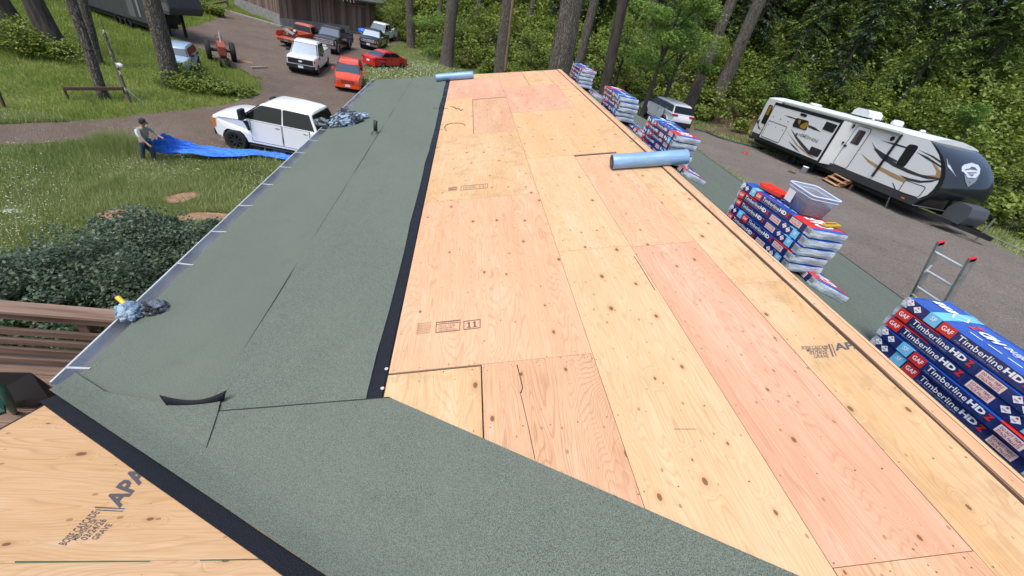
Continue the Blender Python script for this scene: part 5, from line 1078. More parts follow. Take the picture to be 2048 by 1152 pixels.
b.add([(x, SO - .006, z) for x, z in [Q6(*p_, SO) for p_ in ((692, 648), (722, 655), (708, 692), (680, 682))]], [(0, 1, 2, 3)]); b.build('lettering', INK, slide)
# fixed wall graphics
for pts, m in ((((330, 280), (375, 345), (480, 415), (600, 478), (590, 500), (460, 440), (375, 375)), RVG), (((345, 345), (450, 425), (600, 512), (720, 572), (850, 625), (1050, 662), (1045, 682), (900, 668), (720, 612), (560, 540), (430, 455)), RVG),
                 (((218, 398), (300, 468), (430, 545), (600, 628), (760, 705), (870, 770), (780, 760), (560, 662), (400, 572), (290, 492)), TAN), (((425, 265), (580, 298), (720, 340), (718, 358), (560, 314)), RVG), (((820, 362), (980, 430), (1084, 500), (1084, 524), (960, 440)), RVG),
                 (((800, 388), (920, 438), (1084, 548), (1080, 565), (900, 458)), RVG), (((962, 498), (1020, 540), (1062, 600), (1060, 655), (1000, 668), (870, 642), (780, 610), (900, 630), (1000, 632), (1012, 590)), TAN), (((620, 625), (720, 660), (850, 688), (1045, 678), (950, 706), (830, 712), (700, 682)), RVG), (((545, 708), (560, 715), (596, 800), (582, 800)), RVG), (((30, 1), (31, 1), (31, 2)), RVG)):
    if len(pts) > 3: ply('swoosh', pts, m, 0, Q5, .004)
for pts in (((160, 490), (205, 460), (180, 540), (215, 610), (180, 590)),): ply('swoosh', pts, RVG, 0, Q6, .004)
ply('window', ((335, 265), (385, 280), (290, 545), (215, 510)), RVB, 0, Q6, .012, rv, .1); ply('painted_window_light', ((335, 285), (372, 290), (310, 410), (280, 400)), WARML, -.013, Q6, .002)  # yellow light in the rear window is a painted patch, not a lamp
ply('window', ((725, 300), (835, 325), (668, 556), (580, 520)), RVB, 0, Q5, .014, rv, .16)
ply('hatch', ((690, 683), (905, 757), (820, 866), (613, 800)), RVW, 0, Q5, .012, rv, .1, RVB)
door = ply('door', ((1540, 548), (1730, 605), (1372, 1140), (1192, 1062)), RVW, 0, Q6, .02, rv, .16, RVB)
ply('door_window', ((1550, 605), (1648, 632), (1530, 822), (1422, 786)), mat('bronze_glass', (.045, .04, .038), .08), -.02, Q6, .012, door, .06)
b = MB()
for x, y in ((1330, 778), (1365, 825)): c_ = Q6(x, y); b.box((c_[0] - .09, -.07, c_[1] - .05), (c_[0] + .09, -.02, c_[1] + .05))
b.build('door_handle', RVB, door, .01)
for c_ in (Q6(1468, 560), Q5(552, 248)): MB().tube([(c_[0], -.03, c_[1]), (c_[0], .0, c_[1])], .10, 16).build('speaker', RVB, rv)
# awning roll, arms, roof gear
xa, xb = Q6(525, 215, -.12)[0], Q5(640, 195, -.12)[0]; za = zt_ + .0
b = MB(); b.tube([(xa, -.10, za - .02), (xb, -.10, za - .02)], .075, 12); b.build('awning_roll', var_mat('awning', (.50, .53, .50), (.20, .23, .21), 1, .5, 0, (.1, 9, 9)), rv)
b = MB(); b.box((xa, -.06, za - .14), (xb, -.0, za - .09)); b.build('awning_rail', mat('cream_rail', (.62, .58, .46), .5), rv)
fa0, fa1 = Q5(655, 205, -.05), Q5(325, 640, -.05)
MB().beam((fa0[0], -.07, fa0[1]), (fa0[0] + (fa1[0] - fa0[0]) * .35, -.07, fa1[1]), .09, .05, 0, (0, 1, 0)).build('awning_arm', RVB, rv)
MB().beam((xa + .02, -.07, za), (xa + .0, -.07, za - 2.1), .08, .05, 0, (0, 1, 0)).build('awning_arm', RVB, rv)
ac = (SP(1733, 232, DEP / 2)[0], DEP / 2); b = MB(); b.prism([(-.55, 0), (.55, 0), (.5, .22), (.3, .34), (-.35, .34), (-.52, .2)], lambda x, z, c: (ac[0] + x, ac[1] + c, zt_ + .26 + z), -.40, .40); fixn(b.build('air_conditioner', RVR, rv, .07, 3))
for px, py, h, r in ((1797, 244, .22, .26), (1640, 196, .10, .33), (1766, 238, .16, .06), (1846, 262, .08, .12)):
    c_ = (SP(px, py, DEP / 2)[0], DEP * (.5 if px != 1766 else .3)); MB().lathe([(r, 0), (r * .96, h * .6), (r * .7, h), (0, h * 1.05)], 16, 0, Matrix.Translation((c_[0], c_[1], zt_ + .22)) @ Matrix.Rotation(rad(90), 4, 'X')).build('roof_vent', RVR, rv)
# wheels, chassis, jacks, tongue, propane cover
for px, py in ((1580, 320), (1617, 333)): c_ = SP(px, py, .05); wheel(rv, c_[0], .14, .33, .22, RIM, 'wheel', 8, .66).location.z = c_[1] + .06
for px, py in ((1580, 320), (1617, 333)): c_ = SP(px, py, .05); wheel(rv, c_[0], DEP - .14, .33, .22, RIM, 'wheel', 8, .66).location.z = c_[1] + .06
b = MB(); b.box((xr_ + .3, .25, zb_ - .22), (Q5(745, 938)[0], .40, zb_)); b.box((xr_ + .3, DEP - .4, zb_ - .22), (Q5(745, 938)[0], DEP - .25, zb_)); b.box((xr_ + .2, .1, zb_ - .05), (Q5(745, 938)[0] - .1, DEP - .1, zb_ + .02))
xt = Q5(745, 938)[0]; b.beam((xt - .3, .35, zb_ - .12), (xt + 2.5, DEP / 2, zb_ - .2), .08, .16); b.beam((xt - .3, DEP - .35, zb_ - .12), (xt + 2.5, DEP / 2, zb_ - .2), .08, .16); b.build('chassis', UNDER, rv)
for x in (xr_ + .6, xt - 1.2): b = MB(); b.beam((x, .2, zb_ - .02), (x + .3, .1, zb_ - .68), .06, .06, 0, (0, 1, 0)); b.box((x + .15, 0, zb_ - .72), (x + .45, .2, zb_ - .68)); b.build('stabiliser_jack', CHR, rv)
b = MB(); b.prism([(.75, 0), (1.5, 0), (1.62, .35), (1.5, .72), (.95, .78), (.72, .45)], lambda x, z, c: (xt + x, DEP / 2 + c, zb_ - .1 + z), -.45, .45); fixn(b.build('propane_cover', mat('propane_grey', (.06, .068, .08), .5), rv, .07, 3))
b = MB(); b.tube([(xt + 2.1, DEP / 2, zb_ - .75), (xt + 2.1, DEP / 2, zb_ + .5)], .04, 8); b.build('tongue_jack', CHR, rv)
b = MB(); b.box((xr_ - .16, .05, zb_ - .1), (xr_ + .05, DEP - .05, zb_ + .06)); b.build('rear_bumper', RVB, rv, .02)
b = MB(); b.box((Q5(660, 870)[0] - .06, -.03, Q5(668, 872)[1] - .03), (Q5(660, 870)[0] + .08, -.012, Q5(668, 872)[1] + .03)); b.build('side_marker', AMB, rv)
# steps, bucket and small things on the gravel
WSTEP = var_mat('step_wood', (.52, .36, .20), (.36, .21, .11), 3, .7, .2, (1, 1, 1))
g0 = gnd(1655, 368, -4.5); st_ = thing('wooden_steps', 'small wooden steps standing below the trailer door', 'steps', (g0.x, g0.y, g0.z), math.atan2(ra.y, ra.x) - math.pi / 2)
for k in range(4):
    z = .16 + .17 * k; x = .0 + .24 * k; b = MB(); b.box((x - .13, -.62, z - .04), (x + .13, .42, z)); b.build('tread', WSTEP, st_, .005)
for y in (-.55, .35): b = MB(); b.prism([(-.1, 0), (.12, 0), (.9, .55), (.9, .66), (.62, .66), (-.1, .13)], lambda x, z, c: (x, c, z - .02), y, y + .05); fixn(b.build('stringer', mat('stringer', (.30, .14, .06), .8), st_))
for y in (-.55, .35): b = MB(); b.box((.78, y, -.05), (.88, y + .05, .64)); b.build('post', WSTEP, st_)
bp = gnd(1604, 347, -4.5); bu = thing('bucket', 'white bucket standing by the trailer wheels', 'bucket', bp); M90 = Matrix.Rotation(rad(90), 4, 'X')
fixn(MB().lathe([(0, 0), (.13, 0), (.155, .36), (.162, .36), (.162, .38), (.15, .38), (.125, .02), (0, .02)], 20, 0, M90).build('pail', mat('bucket_white', (.62, .66, .74), .4), bu))
MB().tube([(.16 * math.cos(a), -.02 - .1 * math.sin(a), .35 - .12 * math.sin(a)) for a in [math.pi * k / 8 for k in range(9)]], .006, 5).build('bucket_handle', CHR, bu)
def rubble(px, py, m, label, cat, s, z=-4.5, seed=1, name='debris'):
    p = gnd(px, py, z); o = heap(name, p + Vector((0, 0, s[2] * .4)), s, m, seed, 3, None, .6); tag(o, label, cat); return o
rubble(1489, 308, mat('red_cap', (.42, .025, .02), .5), 'red plastic piece lying on the gravel left of the trailer', 'plastic piece', (.22, .16, .12), seed=2)
rubble(1888, 486, mat('red_cap2', (.42, .025, .02), .5), 'small red object lying on the gravel above the ladder', 'plastic piece', (.13, .08, .06), -4.3, seed=3)
rubble(1582, 347, mat('black_bag', (.015, .015, .017), .5), 'black rag lying on the gravel by the steps', 'rag', (.28, .2, .08), seed=5); rubble(1540, 322, PLATE, 'pale scrap on the gravel behind the trailer wheels', 'scrap', (.2, .12, .04), seed=6)
rubble(765, 77, PLATE, 'pale grey sheet lying in the weeds behind the red sedan', 'scrap', (.7, .45, .35), -7.7, seed=7); 
mr = gnd(935, 128, -7.7); o = heap('tarpaulin_mound', mr + Vector((0, 0, .3)), (1.5, .8, .6), var_mat('maroon_tarp', (.12, .045, .04), (.08, .03, .03), 4, .6, .3), 4, 4, None, .25); tag(o, 'low maroon covered mound in the grass before the forest', 'covered mound')
rubble(30, 424, PLATE, 'pale flat stone lying in the left meadow', 'stone', (.35, .14, .05), -7.7, seed=9); rubble(475, 201, PLATE, 'small white litter at the edge of the driveway', 'litter', (.1, .07, .05), -7.7, seed=10)
a_, b1 = gnd(503, 139, -7.7), gnd(534, 138, -7.7); MB().beam
o = MB().beam(a_ + Vector((0, 0, .1)), b1 + Vector((0, 0, .1)), .16, .16).build('plank', mat('pale_plank', (.30, .25, .22), .8)); tag(o, 'short pale plank lying on the driveway beside the tractor', 'plank')
a_ = gnd(492, 125, -7.7); o = heap('straw_pile', a_, (.6, .45, .12), var_mat('straw', (.36, .20, .09), (.25, .15, .07), 9, .9, .5), 3, 4, None, .5); tag(o, 'small orange brown pile of straw beside the tractor wheel', 'straw')
# hoses and timber edging along the far side of the gravel
hp = [gnd(x, y, -4.5) + Vector((0, 0, .07)) for x, y in ((1388, 261), (1410, 266), (1435, 277), (1470, 287), (1508, 297), (1530, 300))]; tag(MB().tube(hp, .06, 8).build('hose', BLKP), 'thick black hose lying along the edge of the gravel behind the trailer', 'hose')
KER = var_mat('kerb_timber', (.26, .25, .24), (.16, .15, .14), 4, .8, .3); hp = [gnd(x, y, -4.3) + Vector((0, 0, .06)) for x, y in ((1838, 405), (1870, 428), (1905, 447), (1960, 470), (2010, 492), (2060, 515), (2110, 540))]
b = MB(); [b.beam(p, q, .12, .14) for p, q in zip(hp, hp[1:])]; tag(b.build('edging_beam', KER), 'long grey edging beam bordering the gravel beside the brambles', 'edging')

# ================================================================= BARN, FENCE, DARK TRAILER
A0, B0, C0 = gnd(472, 12, -7.7), gnd(563, 52, -7.7), gnd(751, 70, -7.7)
BARN = mat('barn_wood', (.10, .065, .05), .9); g = NG(BARN); oi = g.n('ShaderNodeNewGeometry'); rr_ = oi.outputs['Random Per Island']; st2 = g.noise(g.co('Object', (5, 5, .5)), 3, 6, .7); g.base(g.mix(g.math('MULTIPLY', st2, .8), g.ramp(rr_, [(0, (.09, .055, .042)), (.4, (.17, .11, .08)), (.75, (.26, .18, .14)), (1, (.32, .25, .21))]), (.08, .052, .04))); g.bump(st2, .5, .02)
CONC = var_mat('concrete', (.26, .26, .25), (.18, .18, .17), 3, .9, .2); ROOFM = var_mat('barn_roof', (.10, .12, .105), (.07, .08, .075), 5, .9, .4, (1, 6, 1))
barn = thing('barn', 'brown wooden barn with vertical boards, concrete footing and grey green roof', 'barn', B0); bi_ = Matrix.Translation(-B0)
def board_wall(a, c_, z0, z1, zt, w=.19, seed=1):
    r_ = random.Random(seed); d = (c_ - a); d.z = 0; L = d.length; d.normalize(); n_ = Vector((d.y, -d.x, 0)); b = MB(); x = 0
    while x < L: ww = w * r_.uniform(.8, 1.25); e = r_.uniform(0, .03); p = a + d * (x + ww / 2); b.beam(bi_ @ Vector((p.x, p.y, z0 + r_.uniform(0, .06))) + n_ * e, bi_ @ Vector((p.x, p.y, z1)) + n_ * e, ww - .012, .03, 0, tuple(n_)); x += ww
    return b.build('board_wall', BARN, barn)
zg = -7.7; board_wall(B0, C0, zg + .75, zg + 4.1, 0, seed=2); board_wall(A0, B0, zg + .3, zg + 6.6, 0, seed=3)
fz = Vector((0, 0, 1)); 
def band(a, c_, z0, z1, th, m, nm):
    d = (c_ - a); d.z = 0; d.normalize(); n_ = Vector((d.y, -d.x, 0)); p, q = bi_ @ Vector((a.x, a.y, (z0 + z1) / 2)), bi_ @ Vector((c_.x, c_.y, (z0 + z1) / 2)); return MB().beam(p, q, th, z1 - z0).build(nm, m, barn)
band(B0, C0, zg - .3, zg + .78, .22, CONC, 'footing'); band(A0, B0, zg - .3, zg + 1.1, .2, CONC, 'footing')
dBC = (C0 - B0); dBC.z = 0; LBC = dBC.length; dBC.normalize(); nBC = Vector((dBC.y, -dBC.x, 0)); dAB = (B0 - A0); dAB.z = 0; dAB.normalize(); nAB = Vector((dAB.y, -dAB.x, 0))
b = MB(); e0 = B0 - dBC * .3 + nBC * 1.1; e1_ = C0 + dBC * .9 + nBC * 1.1; r0_ = B0 - dBC * .3 - nBC * 6; r1_ = C0 + dBC * .9 - nBC * 6
vs = [bi_ @ Vector((p.x, p.y, z)) for p, z in ((e0, zg + 3.85), (e1_, zg + 3.85), (r1_, zg + 6.9), (r0_, zg + 6.9))]; b.add(vs + [v - Vector((0, 0, .16)) for v in vs], [(0, 1, 2, 3), (7, 6, 5, 4), (0, 4, 5, 1), (1, 5, 6, 2), (2, 6, 7, 3), (3, 7, 4, 0)]); b.build('roof', ROOFM, barn)
b = MB(); b.box((0, 0, 0), (.01, .01, .01)); 
# end wall, back wall
b = MB(); vs = [bi_ @ Vector((p.x, p.y, z)) for p, z in ((C0, zg), (C0 - nBC * 7, zg), (C0 - nBC * 7, zg + 6.7), (C0, zg + 4.0))]; b.add(vs + [v - dBC * .1 for v in vs], [(0, 1, 2, 3), (7, 6, 5, 4)]); b.build('end_wall', BARN, barn)
# sliding door
px0, px1 = 690, 722; dp0, dp1 = gnd(692, 62, -7.7), gnd(720, 65, -7.7); t0 = (dp0 - B0).dot(dBC); t1 = (dp1 - B0).dot(dBC); b = MB(); x = t0
while x < t1: p = B0 + dBC * x + nBC * .12; b.beam(bi_ @ Vector((p.x, p.y, zg + .3)), bi_ @ Vector((p.x, p.y, zg + 2.95)), .24, .03, 0, tuple(nBC)); x += .25
b.build('sliding_door', BARN, barn); p, q = B0 + dBC * (t0 - .4) + nBC * .16, B0 + dBC * (t1 + .3) + nBC * .16; MB().beam(bi_ @ Vector((p.x, p.y, zg + 3.1)), bi_ @ Vector((q.x, q.y, zg + 3.1)), .1, .14).build('door_rail', mat('rail_wood', (.22, .14, .09), .8), barn)
b = MB(); r_ = random.Random(4); x = .5
while x < LBC * .75: p = e0 + dBC * x; q = bi_ @ Vector((p.x, p.y, zg + 3.68)); b.beam(q, q - Vector((0, 0, r_.uniform(.12, .3))), .05, .05, 0, (1, 0, 0)); x += r_.uniform(.35, .6)
b.build('eave_lights', mat('light_bulbs', (.62, .60, .52), .5), barn)['kind'] = None or 'stuff'
ka, kb = gnd(448, 22, -7.7), gnd(565, 56, -7.7); o = MB().beam(ka + Vector((0, 0, .08)), kb + Vector((0, 0, .08)), .5, .2).build('concrete_kerb', CONC); tag(o, 'pale concrete kerb along the foot of the barn wall', 'kerb')
FW = var_mat('fence_wood', (.24, .21, .18), (.13, .11, .09), 3, .9, .2)
fp = [gnd(x, y, -7.7) for x, y in ((368, 30), (410, 22), (455, 14))]; fe = thing('wooden_fence', 'grey post and rail fence between the dark trailer and the barn', 'fence', fp[0]); fi = Matrix.Translation(-fp[0])
for p in fp: MB().beam(fi @ p, fi @ (p + fz * 1.7), .22, .22, 0, (1, 0, 0)).build('post', FW, fe)
for z in (.5, .95, 1.4):
    for p, q in zip(fp, fp[1:]): MB().beam(fi @ (p + fz * z), fi @ (q + fz * (z + .05)), .06, .2).build('rail', FW, fe)
# dark fifth wheel trailer
DT = var_mat('dark_panel', (.035, .038, .042), (.05, .052, .056), 2, .45); DT2 = mat('dark_panel_light', (.10, .105, .11), .4)
fA, fB = gnd(300, 70, -7.7), gnd(222, 44, -7.7); d = (fA - fB); d.z = 0; d.normalize(); dt = thing('fifth_wheel_trailer', 'long charcoal grey camping trailer with raised nose parked above the grass bank', 'camping trailer', (fA.x, fA.y, H(fA.x, fA.y)), math.atan2(d.y, d.x))
b = MB(); b.prism([(-9, .75), (.1, .75), (.5, 1.7), (2.75, 1.85), (2.95, 2.3), (2.6, 3.6), (2.2, 3.95), (-9, 3.95)], lambda x, z, c: (x, c, z), 0, 2.5); fixn(b.build('body_shell', DT, dt, .06))
b = MB(); b.prism([(.6, 1.95), (2.8, 2.05), (2.82, 2.3), (2.6, 2.55), (.7, 2.4)], lambda x, z, c: (x, c, z), -.02, .02); b.build('nose_trim', DT2, dt)
b = MB(); b.prism([(-1.6, .95), (-.9, .95), (-.9, 3.0), (-1.6, 3.0)], lambda x, z, c: (x, c, z), -.025, .02); b.build('door', DT2, dt); b = MB(); b.prism([(-4.4, 1.9), (-3.0, 1.9), (-3.0, 2.8), (-4.4, 2.8)], lambda x, z, c: (x, c, z), -.02, .02); b.build('window', RVB, dt); b = MB(); b.box((-.55, -.03, 1.1), (-.35, .0, 3.3)); b.build('grab_strip', mat('pale_strip', (.2, .21, .22), .4), dt)
for x in (-3.4, -2.3): wheel(dt, x, .2, .38, .24, RIMD, 'wheel', 6, .6)
b = MB(); b.box((-8.5, .15, .45), (0, 2.3, .78)); b.box((1.2, .6, .1), (1.35, .75, 1.9)); b.box((1.2, 1.8, .1), (1.35, 1.95, 1.9)); b.build('chassis', UNDER, dt)
# rusty bar frame and vine wrapped pole at the left
RUST = var_mat('rusty_steel', (.10, .05, .035), (.05, .03, .025), 9, .9)
pL, pR = gnd(138, 199, -7.7), gnd(259, 206, -7.7); fr_ = thing('bar_frame', 'rusty horizontal bar on a thin leg beside the driveway grass', 'bar frame', pL); fi = Matrix.Translation(-pL)
tL = aty(127, 177, pL.y); tR = aty(246, 177, pR.y + .1); MB().beam(fi @ tL, fi @ tR, .13, .13).build('cross_bar', RUST, fr_); MB().beam(fi @ (pL - fz * .2), fi @ tL, .07, .07, 0, (0, 1, 0)).build('leg', RUST, fr_); MB().beam(fi @ (tL + (tR - tL) * .25), fi @ (gnd(200, 215, -7.7)), .03, .03, 0, (0, 1, 0)).build('brace', RUST, fr_)
top = aty(200, 40, pR.y + 1.2); vn = thing('vine_pole', 'thin pole wrapped in pale dead vine at the end of the rusty bar', 'pole', pR); fi = Matrix.Translation(-pR)
PV = var_mat('dead_vine', (.42, .44, .40), (.22, .20, .16), 12, .9); MB().tube([fi @ (pR - fz * .2), fi @ pR.lerp(top, .3), fi @ pR.lerp(top, .7), fi @ top], [.10, .08, .05, .03], 8).build('pole', mat('pole_wood', (.10, .08, .06), .9), vn)
b = MB(); pts = []
for k in range(60): t = k / 59 * .9; p = fi @ pR.lerp(top, .12 + t * .85); pts.append(p + Vector((mn.noise((k * .17, 3, 0)), mn.noise((k * .17, 9, 0)), 0)) * .45)
b.tube(pts, [.028 + .022 * abs(mn.noise((k * .7, 2, 0))) for k in range(60)], 6); b.tube([fi @ (pR + fz * .7), fi @ gnd(286, 206, -7.7)], .03, 5); b.build('vine', PV, vn)
o = heap('flower_pot', fi @ pR.lerp(top, .47) + Vector((.15, 0, 0)), (.18, .15, .17), PLATE, 3, 3, vn, .3)
pp = gnd(10, 216, -7.7); tag(MB().beam(pp, aty(-6, 178, pp.y), .08, .08, 0, (0, 1, 0)).build('fence_post', RUST), 'thin dark fence post at the left edge of the grass bank', 'post')

# ================================================================= PERSON AND TARP
def skin(name, nodes, edges, m, parent, root=0, sub=2):
    me = bpy.data.meshes.new(name); me.from_pydata([n[0] for n in nodes], edges, []); me.materials.append(m); o = bpy.data.objects.new(name, me); COL.objects.link(o); o.parent = parent
    sk = o.modifiers.new('skin', 'SKIN'); sk.use_smooth_shade = True
    if not me.skin_vertices: 
        bpy.context.view_layer.objects.active = o
    for i, n in enumerate(nodes): d = me.skin_vertices[0].data[i]; d.radius = (n[1], n[2] if len(n) > 2 else n[1]); d.use_root = (i == root)
    s_ = o.modifiers.new('sub', 'SUBSURF'); s_.levels = sub; s_.render_levels = sub; return o
hd_ = atz(285, 247, -7.75 + 1.58); zp = H(hd_.x, hd_.y); person = thing('person', 'man in black cap and grey long sleeved shirt pulling a blue tarp over the grass', 'person', (hd_.x - .15, hd_.y, zp), rad(-14)); person.scale = (.94,) * 3
SKN = mat('skin', (.42, .24, .17), .6); SHIRT = var_mat('shirt_grey', (.24, .22, .18), (.34, .33, .30), 12, .9, .3); SHW = mat('shirt_white', (.52, .55, .58), .9); PANT = mat('trousers', (.05, .06, .10), .9); CAPM = mat('cap_black', (.02, .02, .018), .8)
nd = [((0, 0, .95), .12, .15), ((.04, 0, 1.15), .11, .145), ((.10, 0, 1.34), .12, .17), ((.13, 0, 1.46), .06, .07), ((.17, 0, 1.53), .055), ((.20, 0, 1.61), .085, .075), ((.22, 0, 1.70), .085, .075), ((.285, 0, 1.60), .022), 
      ((.12, .19, 1.41), .06), ((.30, .27, 1.25), .045), ((.52, .22, 1.15), .035), ((.59, .21, 1.14), .032, .02), ((.12, -.19, 1.41), .06), ((.26, -.30, 1.17), .045), ((.42, -.28, .98), .035), ((.47, -.27, .94), .032, .02),
      ((0, .10, .86), .10), ((.10, .12, .48), .065), ((.02, .13, .08), .045), ((.16, .14, .04), .04), ((0, -.10, .86), .10), ((-.10, -.12, .48), .065), ((-.22, -.12, .09), .045), ((-.08, -.13, .04), .04)]
ed = [(0, 1), (1, 2), (2, 3), (3, 4), (4, 5), (5, 6), (5, 7), (2, 8), (8, 9), (9, 10), (10, 11), (2, 12), (12, 13), (13, 14), (14, 15), (0, 16), (16, 17), (17, 18), (18, 19), (0, 20), (20, 21), (21, 22), (22, 23)]
def hand(base, dirv, k0, sgn):
    d = Vector(dirv).normalized(); up = Vector((0, 0, 1)); s_ = d.cross(up).normalized(); up = s_.cross(d)
    for i, (o_, L) in enumerate(((-.03, .07), (-.01, .085), (.012, .08), (.032, .06))):
        a = Vector(nd[base][0]) + d * .045 + s_ * o_; nd.append((tuple(a), .010)); nd.append((tuple(a + d * L * .55 - up * .012), .009)); nd.append((tuple(a + d * L * .7 - up * .045), .008)); n = len(nd); ed.extend([(base, n - 3), (n - 3, n - 2), (n - 2, n - 1)])
    a = Vector(nd[base][0]) + s_ * .04 * sgn; nd.append((tuple(a), .011)); nd.append((tuple(a + d * .05 - up * .02), .009)); n = len(nd); ed.extend([(base, n - 2), (n - 2, n - 1)])
hand(11, (.95, -.05, -.1), 0, -1); hand(15, (.8, .1, -.5), 0, 1)
skin('body', nd, ed, SKN, person)
sh = [((.02, 0, .98), .14, .18), ((.05, 0, 1.16), .13, .175), ((.10, 0, 1.34), .14, .19), ((.13, 0, 1.455), .075, .10), ((.12, .20, 1.41), .078), ((.29, .28, 1.25), .062), ((.49, .225, 1.16), .047), ((.12, -.20, 1.41), .078), ((.25, -.31, 1.18), .062), ((.39, -.29, 1.01), .047)]
skin('shirt', sh, [(0, 1), (1, 2), (2, 3), (2, 4), (4, 5), (5, 6), (2, 7), (7, 8), (8, 9)], SHIRT, person)
skin('sleeve_stripe', [((.10, -.25, 1.44), .06), ((.19, -.345, 1.28), .052), ((.27, -.355, 1.16), .04)], [(0, 1), (1, 2)], SHW, person)
skin('trousers', [((0, 0, .97), .13, .17), ((0, .10, .84), .115), ((.10, .12, .48), .085), ((.03, .13, .13), .07), ((0, -.10, .84), .115), ((-.10, -.12, .48), .085), ((-.21, -.12, .13), .07)], [(0, 1), (1, 2), (2, 3), (0, 4), (4, 5), (5, 6)], PANT, person)
for nm, x, y in (('shoe', .07, .135), ('shoe', -.16, -.125)): skin(nm, [((x - .06, y, .06), .055), ((x + .06, y, .045), .05), ((x + .16, y, .035), .04)], [(0, 1), (1, 2)], BLKP, person)
b = MB(); b.lathe([(.105, 0), (.108, .05), (.09, .10), (.05, .125), (0, .13)], 16, 0, Matrix.Translation((.21, 0, 1.685)) @ Matrix.Rotation(rad(10), 4, 'Y') @ Matrix.Rotation(rad(90), 4, 'X')); b.prism([(.09, -.08), (.20, -.065), (.235, 0), (.20, .065), (.09, .08)], lambda x, y, c: (.19 + x, y, 1.685 + c - .25 * (x - .09)), 0, .012); fixn(b.build('cap', CAPM, person))
b = MB(); b.lathe([(.098, 0), (.10, -.05), (.085, -.09)], 16, 0, Matrix.Translation((.19, 0, 1.70)) @ Matrix.Rotation(rad(90), 4, 'X')); b.build('hair', mat('hair', (.05, .03, .02), .8), person)
b = MB(); [b.lathe([(0, .012), (.010, .006), (.012, 0), (0, 0)], 8, 0, Matrix.Translation((.292, y, 1.645)) @ Matrix.Rotation(rad(-90), 4, 'Z')) for y in (-.03, .03)]; b.build('eye', BLKP, person)
te = [(326, 265, -6.62), (345, 273, -6.85), (380, 284, -7.12), (430, 295, -7.35), (500, 305, -7.5), (560, 311, -7.55), (610, 315, -7.55), (680, 318, -7.6)]
be = [(288, 281, -6.70), (284, 292, -7.0), (300, 303, -7.3), (330, 309, -7.45), (380, 316, -7.55), (440, 319, -7.55), (520, 321, -7.58), (585, 331, -7.6), (640, 342, -7.6)]
def cv(L, t):
    t *= len(L) - 1; i = min(int(t), len(L) - 2); u = t - i; g_ = lambda k: L[max(0, min(len(L) - 1, k))]
    P = [g_(i - 1), g_(i), g_(i + 1), g_(i + 2)]; return tuple(.5 * (2 * P[1][k] + (P[2][k] - P[0][k]) * u + (2 * P[0][k] - 5 * P[1][k] + 4 * P[2][k] - P[3][k]) * u * u + (3 * P[1][k] - P[0][k] - 3 * P[2][k] + P[3][k]) * u ** 3) for k in range(3))
NU, NV = 150, 34; vs = []
for i in range(NU + 1):
    a, c_ = atz(*cv(te, i / NU)), atz(*cv(be, i / NU))
    for j in range(NV + 1):
        t = j / NV; p = a.lerp(c_, t); k = (p - a).length
        sag = -.10 * math.sin(math.pi * t) * max(0, 1 - i / NU * 2.2); wv = .12 * mn.noise((i * .05, j * .26, 1)) + .07 * mn.noise((i * .11 + j * .12, j * .45, 5)) + .03 * abs(mn.noise((i * .4, j * .5, 8)))
        z = p.z + sag + wv; z = max(z, H(p.x, p.y) + .30 + wv * .8); vs.append((p.x, p.y, z))
fs = [(i * (NV + 1) + j, (i + 1) * (NV + 1) + j, (i + 1) * (NV + 1) + j + 1, i * (NV + 1) + j + 1) for i in range(NU) for j in range(NV)]
TARP = mat('tarp_blue', (.02, .15, .85), .42, spec=.5); g = NG(TARP); n_ = g.noise(g.co('Object', (1.2, 4, 2)), 3, 6, .7, .8); g.base(g.ramp(n_, [(.35, (.02, .14, .74)), (.6, (.06, .28, .97))])); g.bump(n_, 1, .07)
o = npmesh('tarp', vs, fs, TARP, smooth=True); tag(o, 'long bright blue tarp dragged across the grass by the man towards the white pickup', 'tarp'); m_ = o.modifiers.new('s', 'SOLIDIFY'); m_.thickness = .01
# ================================================================= TREES AND PLANTS
GV = np.array([p[2] for p in gv], np.float64).reshape(ny, nx)
def HN(x, y):
    fx = np.clip((x - xs[0]) / 1.0, 0, nx - 1.001); fy = np.clip((y - ys[0]) / 1.0, 0, ny - 1.001); i = fx.astype(int); j = fy.astype(int); u = fx - i; v = fy - j
    return GV[j, i] * (1 - u) * (1 - v) + GV[j, i + 1] * u * (1 - v) + GV[j + 1, i] * (1 - u) * v + GV[j + 1, i + 1] * u * v
def leaf_mat(name, cols, trans=.3, rough=.55):
    m = bpy.data.materials.new(name); m.use_nodes = True; g = NG(m); ge = g.n('ShaderNodeNewGeometry'); r_ = ge.outputs['Random Per Island']; n_ = g.noise(g.co('Object', (1, 1, 1)), .45, 3, .6)
    f = g.math('ADD', g.math('MULTIPLY', r_, .55), g.math('MULTIPLY', g.ramp(n_, [(.3, 0), (.7, 1)]), .45)); c = g.ramp(f, [(i / (len(cols) - 1), q) for i, q in enumerate(cols)]); g.base(c); g.b.inputs['Roughness'].default_value = rough; g.b.inputs['Specular IOR Level'].default_value = .3
    tr = g.n('ShaderNodeBsdfTranslucent'); g.t.links.new(g.mix(.35, c, (.25, .35, .04)), tr.inputs[0]); mx = g.n('ShaderNodeMixShader'); mx.inputs[0].default_value = trans
    g.t.links.new(g.b.outputs[0], mx.inputs[1]); g.t.links.new(tr.outputs[0], mx.inputs[2]); g.t.links.new(mx.outputs[0], g.t.nodes['Material Output'].inputs[0]); return m
LF = leaf_mat('leaves_bush', [(.045, .075, .016), (.12, .175, .03), (.22, .28, .05), (.33, .38, .09)]); LD = leaf_mat('leaves_dark', [(.015, .032, .018), (.04, .068, .038), (.075, .115, .065), (.16, .21, .15)], .15, .4)
